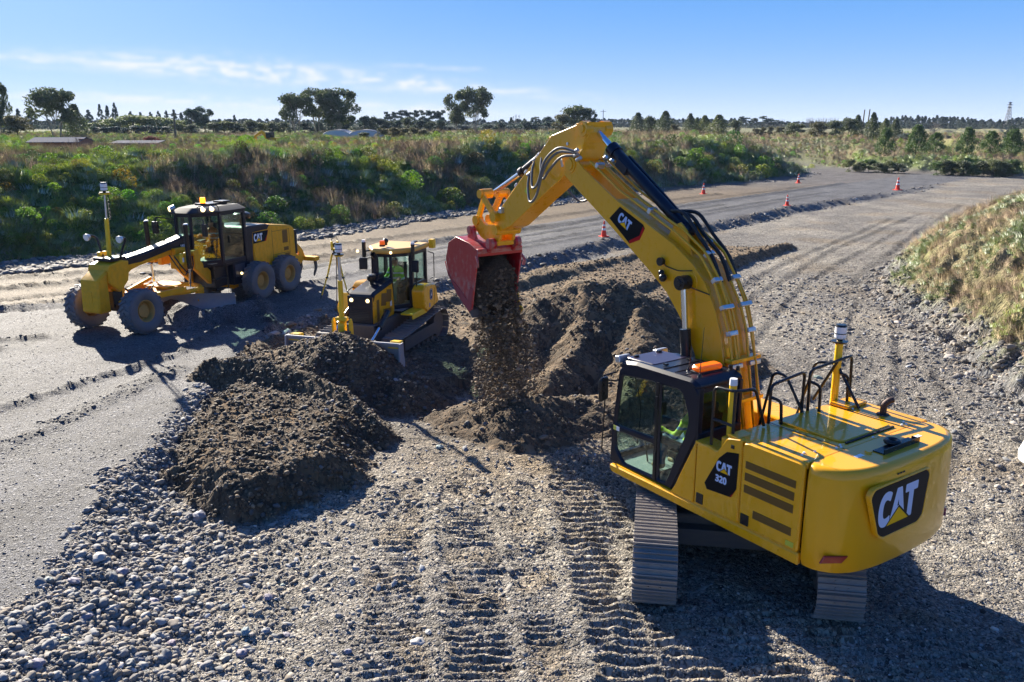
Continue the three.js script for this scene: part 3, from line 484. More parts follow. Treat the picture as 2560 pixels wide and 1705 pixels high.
  // the large stones one can point at
  const big = [[228, 1285, 34], [112, 1335, 24], [617, 1376, 27], [565, 1455, 26], [611, 1452, 21], [435, 1297, 36], [458, 1190, 42], [308, 1260, 28], [280, 1318, 27], [308, 1331, 24], [316, 1378, 28], [444, 1368, 29], [353, 1385, 24], [170, 1338, 27], [85, 1530, 38], [556, 1505, 29], [520, 1515, 27], [660, 1462, 22], [800, 1500, 22], [650, 1348, 15], [960, 1482, 36], [985, 1455, 20], [1110, 1130, 27], [1250, 1008, 24], [1010, 1030, 22], [960, 1105, 22], [270, 1365, 22], [335, 1240, 24], [230, 1232, 22], [200, 1420, 24], [150, 1472, 22], [395, 1480, 22], [300, 1525, 24], [450, 1440, 20], [520, 1395, 18], [1700, 795, 16], [1880, 870, 20]];
  const r = rng(31), protos = [];
  big.forEach(([px, py, w], i) => {
    const p = onGround(px * DSP, py * DSP); if (!p) return; const dist = Math.hypot(p.x, p.y - CAM_H, p.z), s = w * DSP / FPX * dist * 0.38; const brown = i === 22 || i === 23 || i === 25;
    const o = mesh('river_stone', ROCK[i % 4], std(brown ? [0.20, 0.15, 0.10] : i === 20 || i === 21 || i === 0 ? [0.36, 0.35, 0.33] : [0.21, 0.215, 0.22].map((k) => k * (0.85 + r() * 0.4)), 0.7), scene);
    o.position.set(p.x, p.y + s * 0.3, p.z); o.scale.setScalar(s); o.rotation.set((r() - 0.5) * 0.4, r() * 6, (r() - 0.5) * 0.4);
    if (brown) tag(o, 'brown earth stained boulder lying on the tan patch of floor before the falling soil', 'stone', 'brown boulders before the falling soil'); else if (px > 1600) tag(o, 'pale stone lying on the gravel behind the excavator boom', 'stone', 'pale stones behind the boom'); else if (px > 940) tag(o, 'pale stone lying on the printed gravel left of the excavator tracks', 'stone', 'pale stones left of the excavator'); else tag(o, 'large smooth grey river stone lying among the cobbles at lower left', 'stone', 'large river stones at lower left');
    void protos;
  });
}
// soil falling from the bucket
{
  const r = rng(77), a = M4().makeRotationY(turnOf0()).setPosition(3.45, 0, -12.06), list = [];
  function turnOf0() { return Math.PI / 2 + 0.6083; }
  for (let i = 0; i < 42000; i++) {
    const u = Math.pow(r(), 0.85), y = 3.45 - 3.35 * u, spread = mix(0.46, 1.05, Math.pow(u, 1.1)), th = r() * 6.283, q = Math.pow(r(), 0.6 + 0.25 * u);
    const strand = 0.13 * n3(th * 0.9, y * 0.9, 3) * (0.4 + u), cx = mix(6.78, 6.60, Math.sqrt(u)), cz = mix(0.04, 0.34, u);
    const gap = n3(Math.cos(th) * 2.2 * q, Math.sin(th) * 2.2 * q, y * 0.55) + 0.4 * n3(th * 2, y * 1.8, 8); if (u > 0.22 && gap < -0.05 && r() < 0.9) continue; if (u > 0.35 && r() < (u - 0.35) * 1.05) continue; if (q > 0.8 && r() < 0.5) continue;
    const w = V(cx + Math.cos(th) * spread * q * 0.62 + strand, y, cz + Math.sin(th) * spread * q * 1.0 + strand).applyMatrix4(a);
    const k = (0.04 + 0.06 * r()) * (1 + 0.5 * u), s = 0.006 + 0.034 * Math.pow(r(), 5) + (r() < 0.012 ? 0.04 : 0);
    const b = r() < 0.12 + 0.2 * u ? 2.2 : 1; list.push([w.x, Math.max(w.y, gy(w.x, w.z)), w.z, s, [k * 1.3 * b, k * 0.95 * b, k * 0.6 * b]]);
  }
  for (let i = 0; i < 16000; i++) { const u = 0.1 + 0.9 * r(), y = 3.3 - 3.2 * u, th = r() * 6.283, q = Math.sqrt(r()) * mix(0.5, 1.25, u), w = V(mix(6.7, 6.5, u) + Math.cos(th) * q * 0.6, y + (r() - 0.5) * 0.3, 0.1 + 0.25 * u + Math.sin(th) * q).applyMatrix4(a), k = 0.08 + 0.1 * r(); if (n3(w.x * 1.6, w.y * 0.9, w.z * 1.6) < -0.1) continue; list.push([w.x, Math.max(w.y, gy(w.x, w.z)), w.z, 0.0025 + 0.005 * r() * r(), [k * 1.4, k, k * 0.6]]); }
  const o = scatter('falling_soil', 'stream of loose dark soil and stones falling from the red bucket', 'soil', CLOD, list);
  // the load still in the bucket
  const P = [], g = new THREE.IcosahedronGeometry(1, 5), p = g.attributes.position; void P;
  for (let i = 0; i < p.count; i++) { const x = p.getX(i), y = p.getY(i), z = p.getZ(i), k = 1 + 0.16 * n3(x * 1.7, y * 1.7, z * 1.7) + 0.09 * n3(x * 5, y * 5, z * 5) + 0.05 * n3(x * 12, y * 12, z * 12); p.setXYZ(i, 6.82 + x * k * 0.36 - y * 0.05, 3.0 + y * k * 0.74, 0.04 + z * k * 0.50); }
  g.computeVertexNormals(); const m = new THREE.Mesh(toCreasedNormals(g, 1.5), new THREE.MeshStandardMaterial({ color: col(0.11, 0.08, 0.052), roughness: 1, map: rep(soilT.map, 3), bumpMap: rep(soilT.bump, 3), bumpScale: 0.05 })); m.name = 'bucket_load'; m.applyMatrix4(a); m.castShadow = m.receiveShadow = true; o.add(m);
}
// ---------- grass, shrubs ----------
function blades(seed, n, h, w, spread, lean, segs = 2) {                    // a tuft of arching blades
  const r = rng(seed), pos = [], idx = [], nor = [];
  for (let i = 0; i < n; i++) {
    const a = r() * 6.283, ra = Math.sqrt(r()) * spread, x0 = Math.cos(a) * ra, z0 = Math.sin(a) * ra, dir = a + (r() - 0.5) * 1.6, hh = h * (0.55 + r() * 0.6), L = lean * hh * (0.4 + r()), ww = w * (0.7 + r() * 0.6), px = -Math.sin(dir), pz = Math.cos(dir), b = pos.length / 3;
    for (let k = 0; k <= segs; k++) { const t = k / segs, y = hh * (t - 0.28 * lean * t * t), o = L * t * t, q = ww * (1 - t) * 0.5 + (k === segs ? 0.002 : 0); pos.push(x0 + Math.cos(dir) * o + px * q, y, z0 + Math.sin(dir) * o + pz * q, x0 + Math.cos(dir) * o - px * q, y, z0 + Math.sin(dir) * o - pz * q); for (let j = 0; j < 2; j++) nor.push(Math.cos(dir) * 0.4, 0.8, Math.sin(dir) * 0.4); }
    for (let k = 0; k < segs; k++) { const c = b + k * 2; idx.push(c, c + 1, c + 2, c + 1, c + 3, c + 2); }
  }
  const g = new THREE.BufferGeometry(); g.setAttribute('position', new THREE.Float32BufferAttribute(pos, 3)); g.setAttribute('normal', new THREE.Float32BufferAttribute(nor, 3)); g.setAttribute('uv', new THREE.Float32BufferAttribute(new Float32Array(pos.length / 3 * 2), 2)); g.setIndex(idx); return g;
}
const leafMat = new THREE.MeshPhysicalMaterial({ color: 0xffffff, roughness: 0.8, side: THREE.DoubleSide, transmission: 0.5, thickness: 0 });
const dryMat = new THREE.MeshStandardMaterial({ color: 0xffffff, roughness: 0.95, side: THREE.DoubleSide });
function leafCloud(seed, n, size, place, hang = 0) {                        // many small leaf-shaped faces
  const r = rng(seed), pos = new Float32Array(n * 12), idx = new Uint32Array(n * 6), nor = new Float32Array(n * 12);
  const u = V(0, 0, 0), v = V(0, 0, 0), nn = V(0, 0, 0);
  for (let i = 0; i < n; i++) {
    const p = place(r), s = size * (0.6 + r() * 0.8) * (p[3] ?? 1); u.set(r() - 0.5, r() - 0.5 - hang, r() - 0.5).normalize(); v.set(r() - 0.5, r() - 0.5, r() - 0.5).cross(u).normalize(); nn.crossVectors(u, v);
    const q = [[-1, 0], [0, -0.45], [1, 0], [0, 0.45]]; q.forEach(([a, b], k) => { pos.set([p[0] + u.x * a * s + v.x * b * s, p[1] + u.y * a * s + v.y * b * s, p[2] + u.z * a * s + v.z * b * s], i * 12 + k * 3); nor.set([nn.x, nn.y, nn.z], i * 12 + k * 3); });
    idx.set([i * 4, i * 4 + 1, i * 4 + 2, i * 4, i * 4 + 2, i * 4 + 3], i * 6);
  }
  const g = new THREE.BufferGeometry(); g.setAttribute('position', new THREE.BufferAttribute(pos, 3)); g.setAttribute('normal', new THREE.BufferAttribute(nor, 3)); g.setAttribute('uv', new THREE.BufferAttribute(new Float32Array(n * 8), 2)); g.setIndex(new THREE.BufferAttribute(idx, 1)); return g;
}
{
  const TUFT = [blades(1, 60, 0.55, 0.035, 0.30, 0.75), blades(2, 60, 0.75, 0.03, 0.26, 0.85), blades(3, 46, 1.05, 0.028, 0.22, 0.55)];
  const LOW = [blades(5, 70, 0.34, 0.04, 0.42, 0.6), blades(6, 70, 0.42, 0.04, 0.40, 0.8)];
  const DRY = [blades(8, 50, 0.95, 0.02, 0.30, 0.35), blades(9, 44, 1.25, 0.018, 0.26, 0.5), blades(10, 36, 0.8, 0.022, 0.34, 0.7)];
  const BUSH = [0, 1, 2].map((k) => leafCloud(20 + k, 620, 0.055, (r) => { const a = r() * 6.283, y = r(), q = Math.sqrt(1 - (y - 0.35) ** 2 / 0.45) * (0.55 + 0.45 * r()); return [Math.cos(a) * q * 0.62, y * 0.85, Math.sin(a) * q * 0.62]; }));
  const lists = { tall: [], low: [], dry: [], bush: [] };
  const r = rng(91);
  const gy2 = (x, z) => { const q = segDist(BUND, x, z); return q.s > 0 && q.d > 10 ? 0 : x > 38 ? 0.1 : 1; };
  const add = (x, z, dd) => {
    const o = ground(x, z); if (o.turf < 0.35 + 0.3 * r()) return; const far = clamp(dd / 60, 0.8, 1.3);
    const flat = dd > 60 && sst(0, 1, Math.abs(gy2(x, z))) < 0.25, pat = n2(x * 0.10, z * 0.14) + 0.5 * n2(x * 0.33 + 5, z * 0.33), mound = o.mound, dryP = mound ? 0.42 + 1.2 * pat : o.dry * 0.9 + 0.6 * sst(0.0, 0.55, n2(x * 0.075 + 20, z * 0.075)), k = 0.75 + 0.5 * r();
    if (mound && r() < 0.25 + 0.5 * sst(0, 0.6, n2(x * 0.5, z * 0.5 + 8))) return;
    if (r() < dryP) { const c = r() < 0.4 ? [0.24, 0.18, 0.13] : r() < 0.7 ? [0.33, 0.265, 0.16] : [0.19, 0.135, 0.10]; lists.dry.push([x, o.y - 0.05, z, far * (mound ? 0.36 : flat ? 0.42 : 0.75) * (0.7 + 0.6 * r()), c.map((q) => q * k * (mound ? 1.55 : 1.3))]); return; }
    const bright = sst(-0.35, 0.45, n2(x * 0.07 + 3, z * 0.07)), c = mixc([0.12, 0.19, 0.03], [0.30, 0.40, 0.035], bright * 0.8 + 0.2 * r());
    const t = r(); (mound ? (t < 0.9 ? lists.low : lists.tall) : t < 0.5 ? lists.low : t < 0.91 ? lists.tall : lists.bush).push([x, o.y - 0.05, z, far * (mound ? 0.5 : flat ? 0.45 : t < 0.5 ? 1 : t < 0.91 ? 0.58 : 0.4 + 1.0 * r() * r()) * (0.7 + 0.6 * r()), c.map((q) => q * k * (flat ? 1.25 : 1) * (t < 0.91 || mound ? 1 : 0.45 + 0.6 * r()))]);
  };
  for (let i = 0; i < 120000; i++) { const d = 28 * Math.pow(230 / 28, Math.pow(r(), 0.85)), x = (r() * 2 - 1) * d * 0.68 - 1; if (d < 52 && x > 6) continue; add(x, -d, d); }
  for (let i = 0; i < 42000; i++) add(9.5 + r() * 20, -9 - r() * 34, 26);
  const put = (name, label, cat, geoms, list, mat) => { const o = scatter(name, label, cat, geoms, list, mat); for (const c of o.children) c.name = 'tufts'; };
  put('long_grass', 'long arching green grass covering the left bank and the fields', 'grass', TUFT, lists.tall, leafMat); put('short_grass', 'short bright green turf on bank tops and the right mound', 'grass', LOW, lists.low, leafMat);
  put('dry_grass', 'dead tan and purple grass stalks on the right mound and fields', 'grass', DRY, lists.dry, dryMat); put('low_scrub', 'low leafy scrub dotted through the grass of the left bank', 'scrub', BUSH, lists.bush, leafMat);
}
// ---------- people: one smooth-blended field per figure, meshed with surface nets ----------
function surfaceNets(f, lo, hi, cell) {
  const n = [0, 1, 2].map((k) => Math.ceil((hi[k] - lo[k]) / cell) + 1), [nx, ny, nz] = n, F = new Float32Array(nx * ny * nz), id = new Int32Array(nx * ny * nz).fill(-1);
  const at = (i, j, k) => (k * ny + j) * nx + i, P = [], I = [];
  for (let k = 0; k < nz; k++) for (let j = 0; j < ny; j++) for (let i = 0; i < nx; i++) F[at(i, j, k)] = f(lo[0] + i * cell, lo[1] + j * cell, lo[2] + k * cell);
  for (let k = 0; k < nz - 1; k++) for (let j = 0; j < ny - 1; j++) for (let i = 0; i < nx - 1; i++) {
    let m = 0, cx = 0, cy = 0, cz = 0; const c = [];
    for (let q = 0; q < 8; q++) c.push(F[at(i + (q & 1), j + (q >> 1 & 1), k + (q >> 2))]);
    for (const [a, b] of [[0, 1], [2, 3], [4, 5], [6, 7], [0, 2], [1, 3], [4, 6], [5, 7], [0, 4], [1, 5], [2, 6], [3, 7]]) if ((c[a] < 0) !== (c[b] < 0)) { const t = c[a] / (c[a] - c[b]); cx += mix(a & 1, b & 1, t); cy += mix(a >> 1 & 1, b >> 1 & 1, t); cz += mix(a >> 2, b >> 2, t); m++; }
    if (m) { id[at(i, j, k)] = P.length / 3; P.push(lo[0] + (i + cx / m) * cell, lo[1] + (j + cy / m) * cell, lo[2] + (k + cz / m) * cell); }
  }
  for (let k = 1; k < nz - 1; k++) for (let j = 1; j < ny - 1; j++) for (let i = 1; i < nx - 1; i++) {
    const s = F[at(i, j, k)] < 0;
    const quad = (o, a, b) => { const p = id[at(i, j, k)], q = id[at(i, j, k) - a], r = id[at(i, j, k) - a - b], t = id[at(i, j, k) - b]; if (Math.min(p, q, r, t) < 0) return; if (o) I.push(p, q, r, p, r, t); else I.push(p, r, q, p, t, r); };
    if (s !== F[at(i + 1, j, k)] < 0) quad(s, nx, nx * ny); if (s !== F[at(i, j + 1, k)] < 0) quad(s, nx * ny, 1); if (s !== F[at(i, j, k + 1)] < 0) quad(s, 1, nx);
  }
  const g = new THREE.BufferGeometry(); g.setAttribute('position', new THREE.Float32BufferAttribute(P, 3)); g.setIndex(I); g.computeVertexNormals(); return g;
}
function blob(bones, sm) {                                                  // bones: [a, b, ra, rb, colour]
  const pre = bones.map(([a, b, ra, rb]) => { const d = [b[0] - a[0], b[1] - a[1], b[2] - a[2]]; return [a, d, d[0] ** 2 + d[1] ** 2 + d[2] ** 2 || 1e-9, ra, rb]; });
  const one = (q, x, y, z) => { const [a, d, L, ra, rb] = q, t = clamp(((x - a[0]) * d[0] + (y - a[1]) * d[1] + (z - a[2]) * d[2]) / L); return Math.hypot(x - a[0] - d[0] * t, y - a[1] - d[1] * t, z - a[2] - d[2] * t) - mix(ra, rb, t); };
  const f = (x, y, z) => { let v = 9; for (const q of pre) { const e = one(q, x, y, z), h = clamp(0.5 + 0.5 * (v - e) / sm); v = v + (e - v) * h - sm * h * (1 - h); } return v; };
  const near = (x, y, z) => { let b = 9, k = 0; pre.forEach((q, i) => { const e = one(q, x, y, z); if (e < b) { b = e; k = i; } }); return k; };
  return { f, near };
}
function figureGeom(bones, sm, cell, lo, hi, paint) {
  const b = blob(bones, sm), g = surfaceNets(b.f, lo, hi, cell), p = g.attributes.position, c = new Float32Array(p.count * 3);
  for (let i = 0; i < p.count; i++) { const x = p.getX(i), y = p.getY(i), z = p.getZ(i), q = paint(bones[b.near(x, y, z)][4], x, y, z); c.set(q, i * 3); }
  g.setAttribute('color', new THREE.BufferAttribute(c, 3)); g.setAttribute('uv', new THREE.BufferAttribute(new Float32Array(p.count * 2), 2)); return g;
}
const skinC = [0.42, 0.22, 0.14];
function seatedPerson(label, opts, pos, ry) {                               // hips at the origin, facing +x, z to the right
  const o = thing('person', label, 'person', pos[0], pos[1], pos[2], ry);
  const { jacket, trousers, boots, hair, hand } = opts, HX = hand;
  const bones = [[[0, 0.02, -0.06], [0, 0.02, 0.06], 0.125, 0.125, 't'], [[-0.01, 0.12, 0], [0.0, 0.40, 0], 0.135, 0.15, 'j'], [[0, 0.42, -0.13], [0, 0.42, 0.13], 0.085, 0.085, 'j'], [[0.01, 0.45, 0], [0.03, 0.58, 0], 0.055, 0.05, 's'],
    [[0.045, 0.66, 0], [0.05, 0.70, 0], 0.082, 0.088, 's'], [[0.075, 0.605, 0], [0.06, 0.63, 0], 0.055, 0.07, 's'], [[0.135, 0.665, 0], [0.15, 0.645, 0], 0.014, 0.018, 's'], [[0.05, 0.66, -0.088], [0.045, 0.68, -0.09], 0.015, 0.017, 's'], [[0.05, 0.66, 0.088], [0.045, 0.68, 0.09], 0.015, 0.017, 's']];
  for (const s of [-1, 1]) {
    bones.push([[0.02, 0.0, s * 0.09], [0.40, 0.05, s * 0.15], 0.092, 0.068, 't'], [[0.40, 0.05, s * 0.15], [0.46, -0.36, s * 0.16], 0.066, 0.05, 't'], [[0.45, -0.40, s * 0.16], [0.60, -0.43, s * 0.17], 0.052, 0.04, 'b'],
      [[0, 0.42, s * 0.17], [0.10, 0.20, s * 0.26], 0.06, 0.048, 'j'], [[0.10, 0.20, s * 0.26], [HX[0], HX[1], s * HX[2]], 0.046, 0.034, 'j'],
      [[HX[0], HX[1], s * HX[2]], [HX[0] + 0.06, HX[1], s * HX[2]], 0.032, 0.036, 's']);
  }
  const st = (y) => Math.abs(y - 0.20) < 0.028 || Math.abs(y - 0.34) < 0.025;
  const paint = (k, x, y, z) => k === 's' ? (y > 0.705 || (x < 0.02 && y > 0.63 && Math.abs(z) < 0.1) ? hair : y < 0.46 && x > 0.2 ? skinC : skinC) : k === 't' ? trousers : k === 'b' ? boots : st(y) && opts.stripe ? opts.stripe : Math.abs(z) < 0.012 && x > 0.05 ? [0.05, 0.1, 0.03] : jacket;
  const body = figureGeom(bones, 0.05, 0.014, [-0.25, -0.52, -0.45], [0.75, 0.86, 0.45], paint);
  const gs = [body];
  for (const s of [-1, 1]) {                                                // each hand: palm, four curled fingers and a thumb, closed on a lever
    const b = [], P = [HX[0] + 0.07, HX[1], s * HX[2]];
    b.push([[P[0] - 0.03, P[1], P[2] - 0.025], [P[0] + 0.02, P[1], P[2] - 0.02], 0.016, 0.015, 's'], [[P[0] - 0.03, P[1], P[2] + 0.02], [P[0] + 0.02, P[1], P[2] + 0.02], 0.016, 0.015, 's']);
    [[-0.03, 0.9], [-0.01, 1.05], [0.01, 1], [0.029, 0.8]].forEach(([q, l]) => { const k = [P[0] + 0.03 + 0.03 * l, P[1] - 0.006, P[2] + q]; b.push([[P[0] + 0.02, P[1] + 0.004, P[2] + q * 0.9], k, 0.009, 0.0085, 's'], [k, [k[0] + 0.008, k[1] - 0.028 * l, k[2]], 0.0085, 0.008, 's'], [[k[0] + 0.008, k[1] - 0.028 * l, k[2]], [k[0] - 0.012, k[1] - 0.044 * l, k[2]], 0.008, 0.007, 's']); });
    b.push([[P[0] - 0.02, P[1], P[2] - s * 0.03], [P[0] + 0.015, P[1] - 0.012, P[2] - s * 0.052], 0.011, 0.01, 's'], [[P[0] + 0.015, P[1] - 0.012, P[2] - s * 0.052], [P[0] + 0.04, P[1] - 0.03, P[2] - s * 0.046], 0.01, 0.008, 's']);
    gs.push(figureGeom(b, 0.008, 0.004, [P[0] - 0.07, P[1] - 0.08, P[2] - 0.09], [P[0] + 0.12, P[1] + 0.05, P[2] + 0.09], () => skinC));
  }
  const m = new THREE.MeshStandardMaterial({ vertexColors: true, roughness: 0.75 });
  mesh('body', mergeGeometries(gs.map((g) => g.toNonIndexed())), m, o);
  const h = B(); h.sph(0.096, 0.035, 0.715, 0, 1.02, 0.72, 0.97, 12); h.build('hair', std(hair, 0.9), o);
  const e = B(); for (const s of [-1, 1]) e.sph(0.011, 0.128, 0.683, s * 0.031, 0.6, 0.8, 1, 6); e.build('eye', std([0.05, 0.04, 0.03], 0.3), o);
  B().box(0.012, 0.008, 0.045, 0.131, 0.622, 0).build('mouth', std([0.25, 0.09, 0.07], 0.6), o);
  return o;
}

// ---------- excavator: x forward along the boom, y up, z to the right ----------
const EXC = { x: 3.45, z: -12.06, yaw: -0.6083, low: 0.1677 };
const turnOf = (yaw) => Math.PI / 2 - yaw;
{
  const E = thing('excavator', 'large yellow excavator tipping soil from its red bucket', 'excavator', EXC.x, 0.0, EXC.z, turnOf(EXC.yaw));
  const low = M4().makeRotationY(EXC.yaw - EXC.low);
  // undercarriage
  for (const s of [-1, 1]) {
    const zc = s * 1.19, half = 1.82, rad = 0.42, f = B();
    f.box(3.3, 0.34, 0.30, 0, 0.46, zc); f.box(3.0, 0.10, 0.42, 0, 0.66, zc, 0, 0, 0);
    f.cyl([half, 0.45, zc - 0.17], [half, 0.45, zc + 0.17], 0.34, 0.34, 24); f.cyl([-half, 0.45, zc - 0.12], [-half, 0.45, zc + 0.12], 0.36, 0.36, 24); f.cyl([-half, 0.45, zc - 0.2], [-half, 0.45, zc + 0.2], 0.22, 0.2, 18);
    for (let i = 0; i < 8; i++) f.cyl([-1.4 + i * 0.4, 0.18, zc - 0.16], [-1.4 + i * 0.4, 0.18, zc + 0.16], 0.09, 0.09, 12);
    for (const x of [-0.7, 0.7]) f.cyl([x, 0.76, zc - 0.14], [x, 0.76, zc + 0.14], 0.08, 0.08, 12);
    const chain = [], N = 52, per = 4 * half + 2 * Math.PI * rad; const at = (l) => { l = ((l % per) + per) % per; if (l < 2 * half) return [-half + l, 0.45 + rad, 0]; l -= 2 * half; const a = Math.PI * rad; if (l < a) return [half + Math.sin(l / rad) * rad, 0.45 + Math.cos(l / rad) * rad, -l / rad]; l -= a; if (l < 2 * half) return [half - l, 0.45 - rad, Math.PI]; l -= 2 * half; return [-half - Math.sin(l / rad) * rad, 0.45 - Math.cos(l / rad) * rad, Math.PI - l / rad]; };
    for (let i = 0; i < N; i++) { const [x, y, a] = at((i + 0.5) * per / N); for (const q of [-0.09, 0.09]) f.box(per / N * 0.95, 0.07, 0.05, x - Math.sin(-a) * 0.03, y - Math.cos(a) * 0.03, zc + q, 0, 0, a, 0.008); }
    const tr = mesh('track', f.geom(), MAT.dirtySteel, E); tr.applyMatrix4(low);
    const sh = B(); sh.box(per / N * 0.97, 0.014, 0.60, 0, 0.02, 0, 0, 0, 0, 0.004); sh.box(0.07, 0.01, 0.598, -per / N * 0.5, 0.006, 0, 0, 0, 0, 0.002); for (const x of [-0.082, 0, 0.082]) sh.ext([[x - 0.011, 0.02], [x + 0.011, 0.02], [x + 0.006, 0.066], [x - 0.006, 0.066]], -0.30, 0.30, 0.004);
    for (const q of [-0.08, 0.08]) for (const x of [-0.045, 0.045]) sh.cyl([x, 0.02, q], [x, 0.042, q], 0.016, 0.014, 6);
    const shoe = sh.geom(), hole = B().box(0.03, 0.004, 0.09, 0.04, 0.0295, 0, 0, 0, 0, 0).geom();
    for (let i = 0; i < N; i++) { const [x, y, a] = at((i + 0.5) * per / N), m = mesh('track_shoe', shoe, MAT.track, tr); m.position.set(x, y, zc); m.rotation.z = a; }
    void hole;
  }
  B().box(1.6, 0.34, 1.9, 0, 0.62, 0, 0, 0, 0, 0.06).box(0.5, 0.26, 2.1, 0.75, 0.52, 0, 0, 0.0, 0).box(0.5, 0.26, 2.1, -0.75, 0.52, 0).add(new THREE.CylinderGeometry(0.62, 0.62, 0.24, 36).toNonIndexed(), M4().makeTranslation(0, 0.90, 0)).build('carbody', MAT.dirtySteel, E).applyMatrix4(low);
  // upper deck
  const deck = B(); deck.box(3.5, 0.12, 2.66, -0.43, 1.10, 0, 0, 0, 0, 0.01); deck.box(1.7, 0.25, 0.9, 0.2, 1.1, 0.1); deck.build('deck', MAT.blackMatt, E);
  for (const s of [-1, 1]) { const r = B(); r.ext(roundPoly([[-2.19, 1.03], [1.30, 1.06], [1.36, 1.12], [1.34, 1.19], [-2.19, 1.19]], 0.02), s * 1.385, s * 1.30, 0.02); r.box(3.4, 0.03, 0.12, -0.45, 1.19, s * 1.30); for (let i = 0; i < 4; i++) r.cyl([-1.9 + i * 0.42, 1.12, s * 1.385], [-1.9 + i * 0.42, 1.12, s * 1.395], 0.016, 0.012, 6); r.build('side_rail', MAT.paint, E); }
  // house panels, left
  const zL = -1.375;
  B().ext(roundPoly([[0.03, 1.20], [-0.05, 1.33], [-0.39, 2.09], [-0.415, 2.09], [-0.415, 1.20]], 0.02), zL, zL + 0.06, 0.012).build('side_panel', MAT.paint, E);
  const pb = B(); pb.ext(roundPoly([[-0.425, 1.20], [-0.425, 2.10], [-0.60, 2.13], [-0.79, 2.10], [-0.95, 2.35], [-1.20, 2.40], [-1.215, 1.20]], 0.04), zL, zL + 0.10, 0.02); pb.box(0.42, 0.04, 0.30, -0.60, 2.095, zL + 0.16, 0, 0, 0.05); pb.box(0.26, 0.04, 0.3, -1.08, 2.37, zL + 0.16, 0, 0, 0.1); pb.box(0.04, 1.1, 0.5, -1.2, 1.75, zL + 0.28);
  const pbm = pb.build('side_panel', MAT.paint, E);
  { const pl = plate([[-0.97, 2.15], [-1.17, 2.19], [-1.165, 1.68], [-1.085, 1.535], [-0.66, 1.50], [-0.615, 1.58], [-0.84, 2.02]].map((p) => [-p[0], p[1]]), 0.004, (c) => {
      c.fillStyle = '#101116'; c.fillRect(0, 1, 2, 2); badge(c, 0.80, 1.84, 0.135, '#b9c8e8'); word(c, '320', 0.80, 1.68, 0.095, 0.9, '#b9c8e8');
      c.fillStyle = '#b01018'; c.beginPath(); c.moveTo(0.97, 1.45); c.lineTo(1.2, 1.45); c.lineTo(1.2, 1.72); c.lineTo(1.16, 1.66); c.lineTo(1.06, 1.53); c.closePath(); c.fill(); }, 512);
    const m = mesh('emblem', pl.g, pl.m, pbm); m.rotation.y = Math.PI; m.position.set(0, 0, zL - 0.002); }
  B().box(0.12, 0.15, 0.02, -0.54, 1.31, zL - 0.004).build('latch', MAT.black, pbm);
  B().box(0.05, 0.05, 0.02, -1.06, 2.25, zL - 0.004).build('latch', MAT.black, pbm);
  const dr = B(); dr.ext(roundPoly([[-1.225, 1.20], [-1.225, 2.36], [-1.30, 2.385], [-2.10, 2.385], [-2.165, 2.36], [-2.165, 1.20]], 0.03), zL, zL + 0.08, 0.022); const drm = dr.build('engine_door', MAT.paint, E);
  [[-1.29, -2.07, 2.03, 2.13], [-1.29, -2.06, 1.86, 1.97], [-1.29, -2.06, 1.69, 1.80], [-1.46, -2.06, 1.38, 1.49]].forEach(([a, b, y0, y1]) => { const v = B(); v.box(a - b, y1 - y0, 0.012, (a + b) / 2, (y0 + y1) / 2, zL - 0.001, 0, 0, 0, 0.003); for (let y = y0 + 0.008; y < y1; y += 0.012) v.box(a - b - 0.01, 0.004, 0.006, (a + b) / 2, y, zL - 0.007, 0, 0, 0, 0); v.build('vent_grille', MAT.ventDark, drm); });
  B().box(0.13, 0.15, 0.02, -1.335, 1.31, zL - 0.004).build('latch', MAT.black, drm);
  B().box(0.12, 0.07, 0.006, -2.05, 1.27, zL - 0.002).build('sticker', std([0.5, 0.5, 0.05], 0.5), drm);
  // right-hand side and front boxes
  const rs = B(); rs.ext(roundPoly([[-0.6, 1.20], [-0.6, 2.15], [-0.95, 2.385], [-2.165, 2.385], [-2.165, 1.20]], 0.04), 1.275, 1.375, 0.02); rs.box(1.5, 0.75, 0.62, 0.45, 1.58, 1.05, 0, 0, 0, 0.05); rs.box(0.4, 1.1, 2.6, -0.98, 1.75, 0, 0, 0, 0, 0.03); rs.build('side_panel', MAT.paint, E);
  // bonnet
  const hd = B(); hd.ext(roundPoly([[-0.93, 2.30], [-0.95, 2.385], [-2.17, 2.395], [-2.17, 2.30]], 0.015), -1.33, 1.36, 0.025); const hood = hd.build('bonnet', MAT.paint, E);
  const ht = B(); ht.extY(roundPoly([[-0.98, -0.42], [-2.02, -0.42], [-2.02, 0.72], [-0.98, 0.72]], 0.10), 2.385, 2.418, 0.014); ht.build('bonnet_hatch', MAT.paint, hood);
  B().box(0.03, 0.022, 1.08, -2.06, 2.405, 0.15).build('hatch_trim', MAT.blackMatt, hood);
  const hb = B(); hb.extY(roundPoly([[-0.98, 0.80], [-1.28, 0.80], [-1.28, 1.30], [-0.98, 1.30]], 0.03), 2.39, 2.435, 0.012); hb.build('bonnet_hatch', MAT.paint, hood);
  const ln = B(); ln.box(1.2, 0.006, 0.012, -1.55, 2.396, -0.55).box(1.2, 0.006, 0.012, -1.55, 2.396, 0.80); ln.build('seam', MAT.blackMatt, hood);
  { const bg = B().cyl([0, 2.395, 0], [0, 2.412, 0], 0.018, 0.014, 8).geom(); for (const [x, z] of [[-2.08, -0.62], [-2.10, -0.55], [-2.05, -0.5], [-2.08, 0.86], [-2.10, 0.93], [-2.03, 0.98], [-1.95, -1.1], [-1.98, -1.18], [-2.0, -0.95], [-1.3, 0.9], [-2.13, 0.1]]) { const q = mesh('bolt', bg, MAT.white, hood); q.position.set(x, 0, z); } }
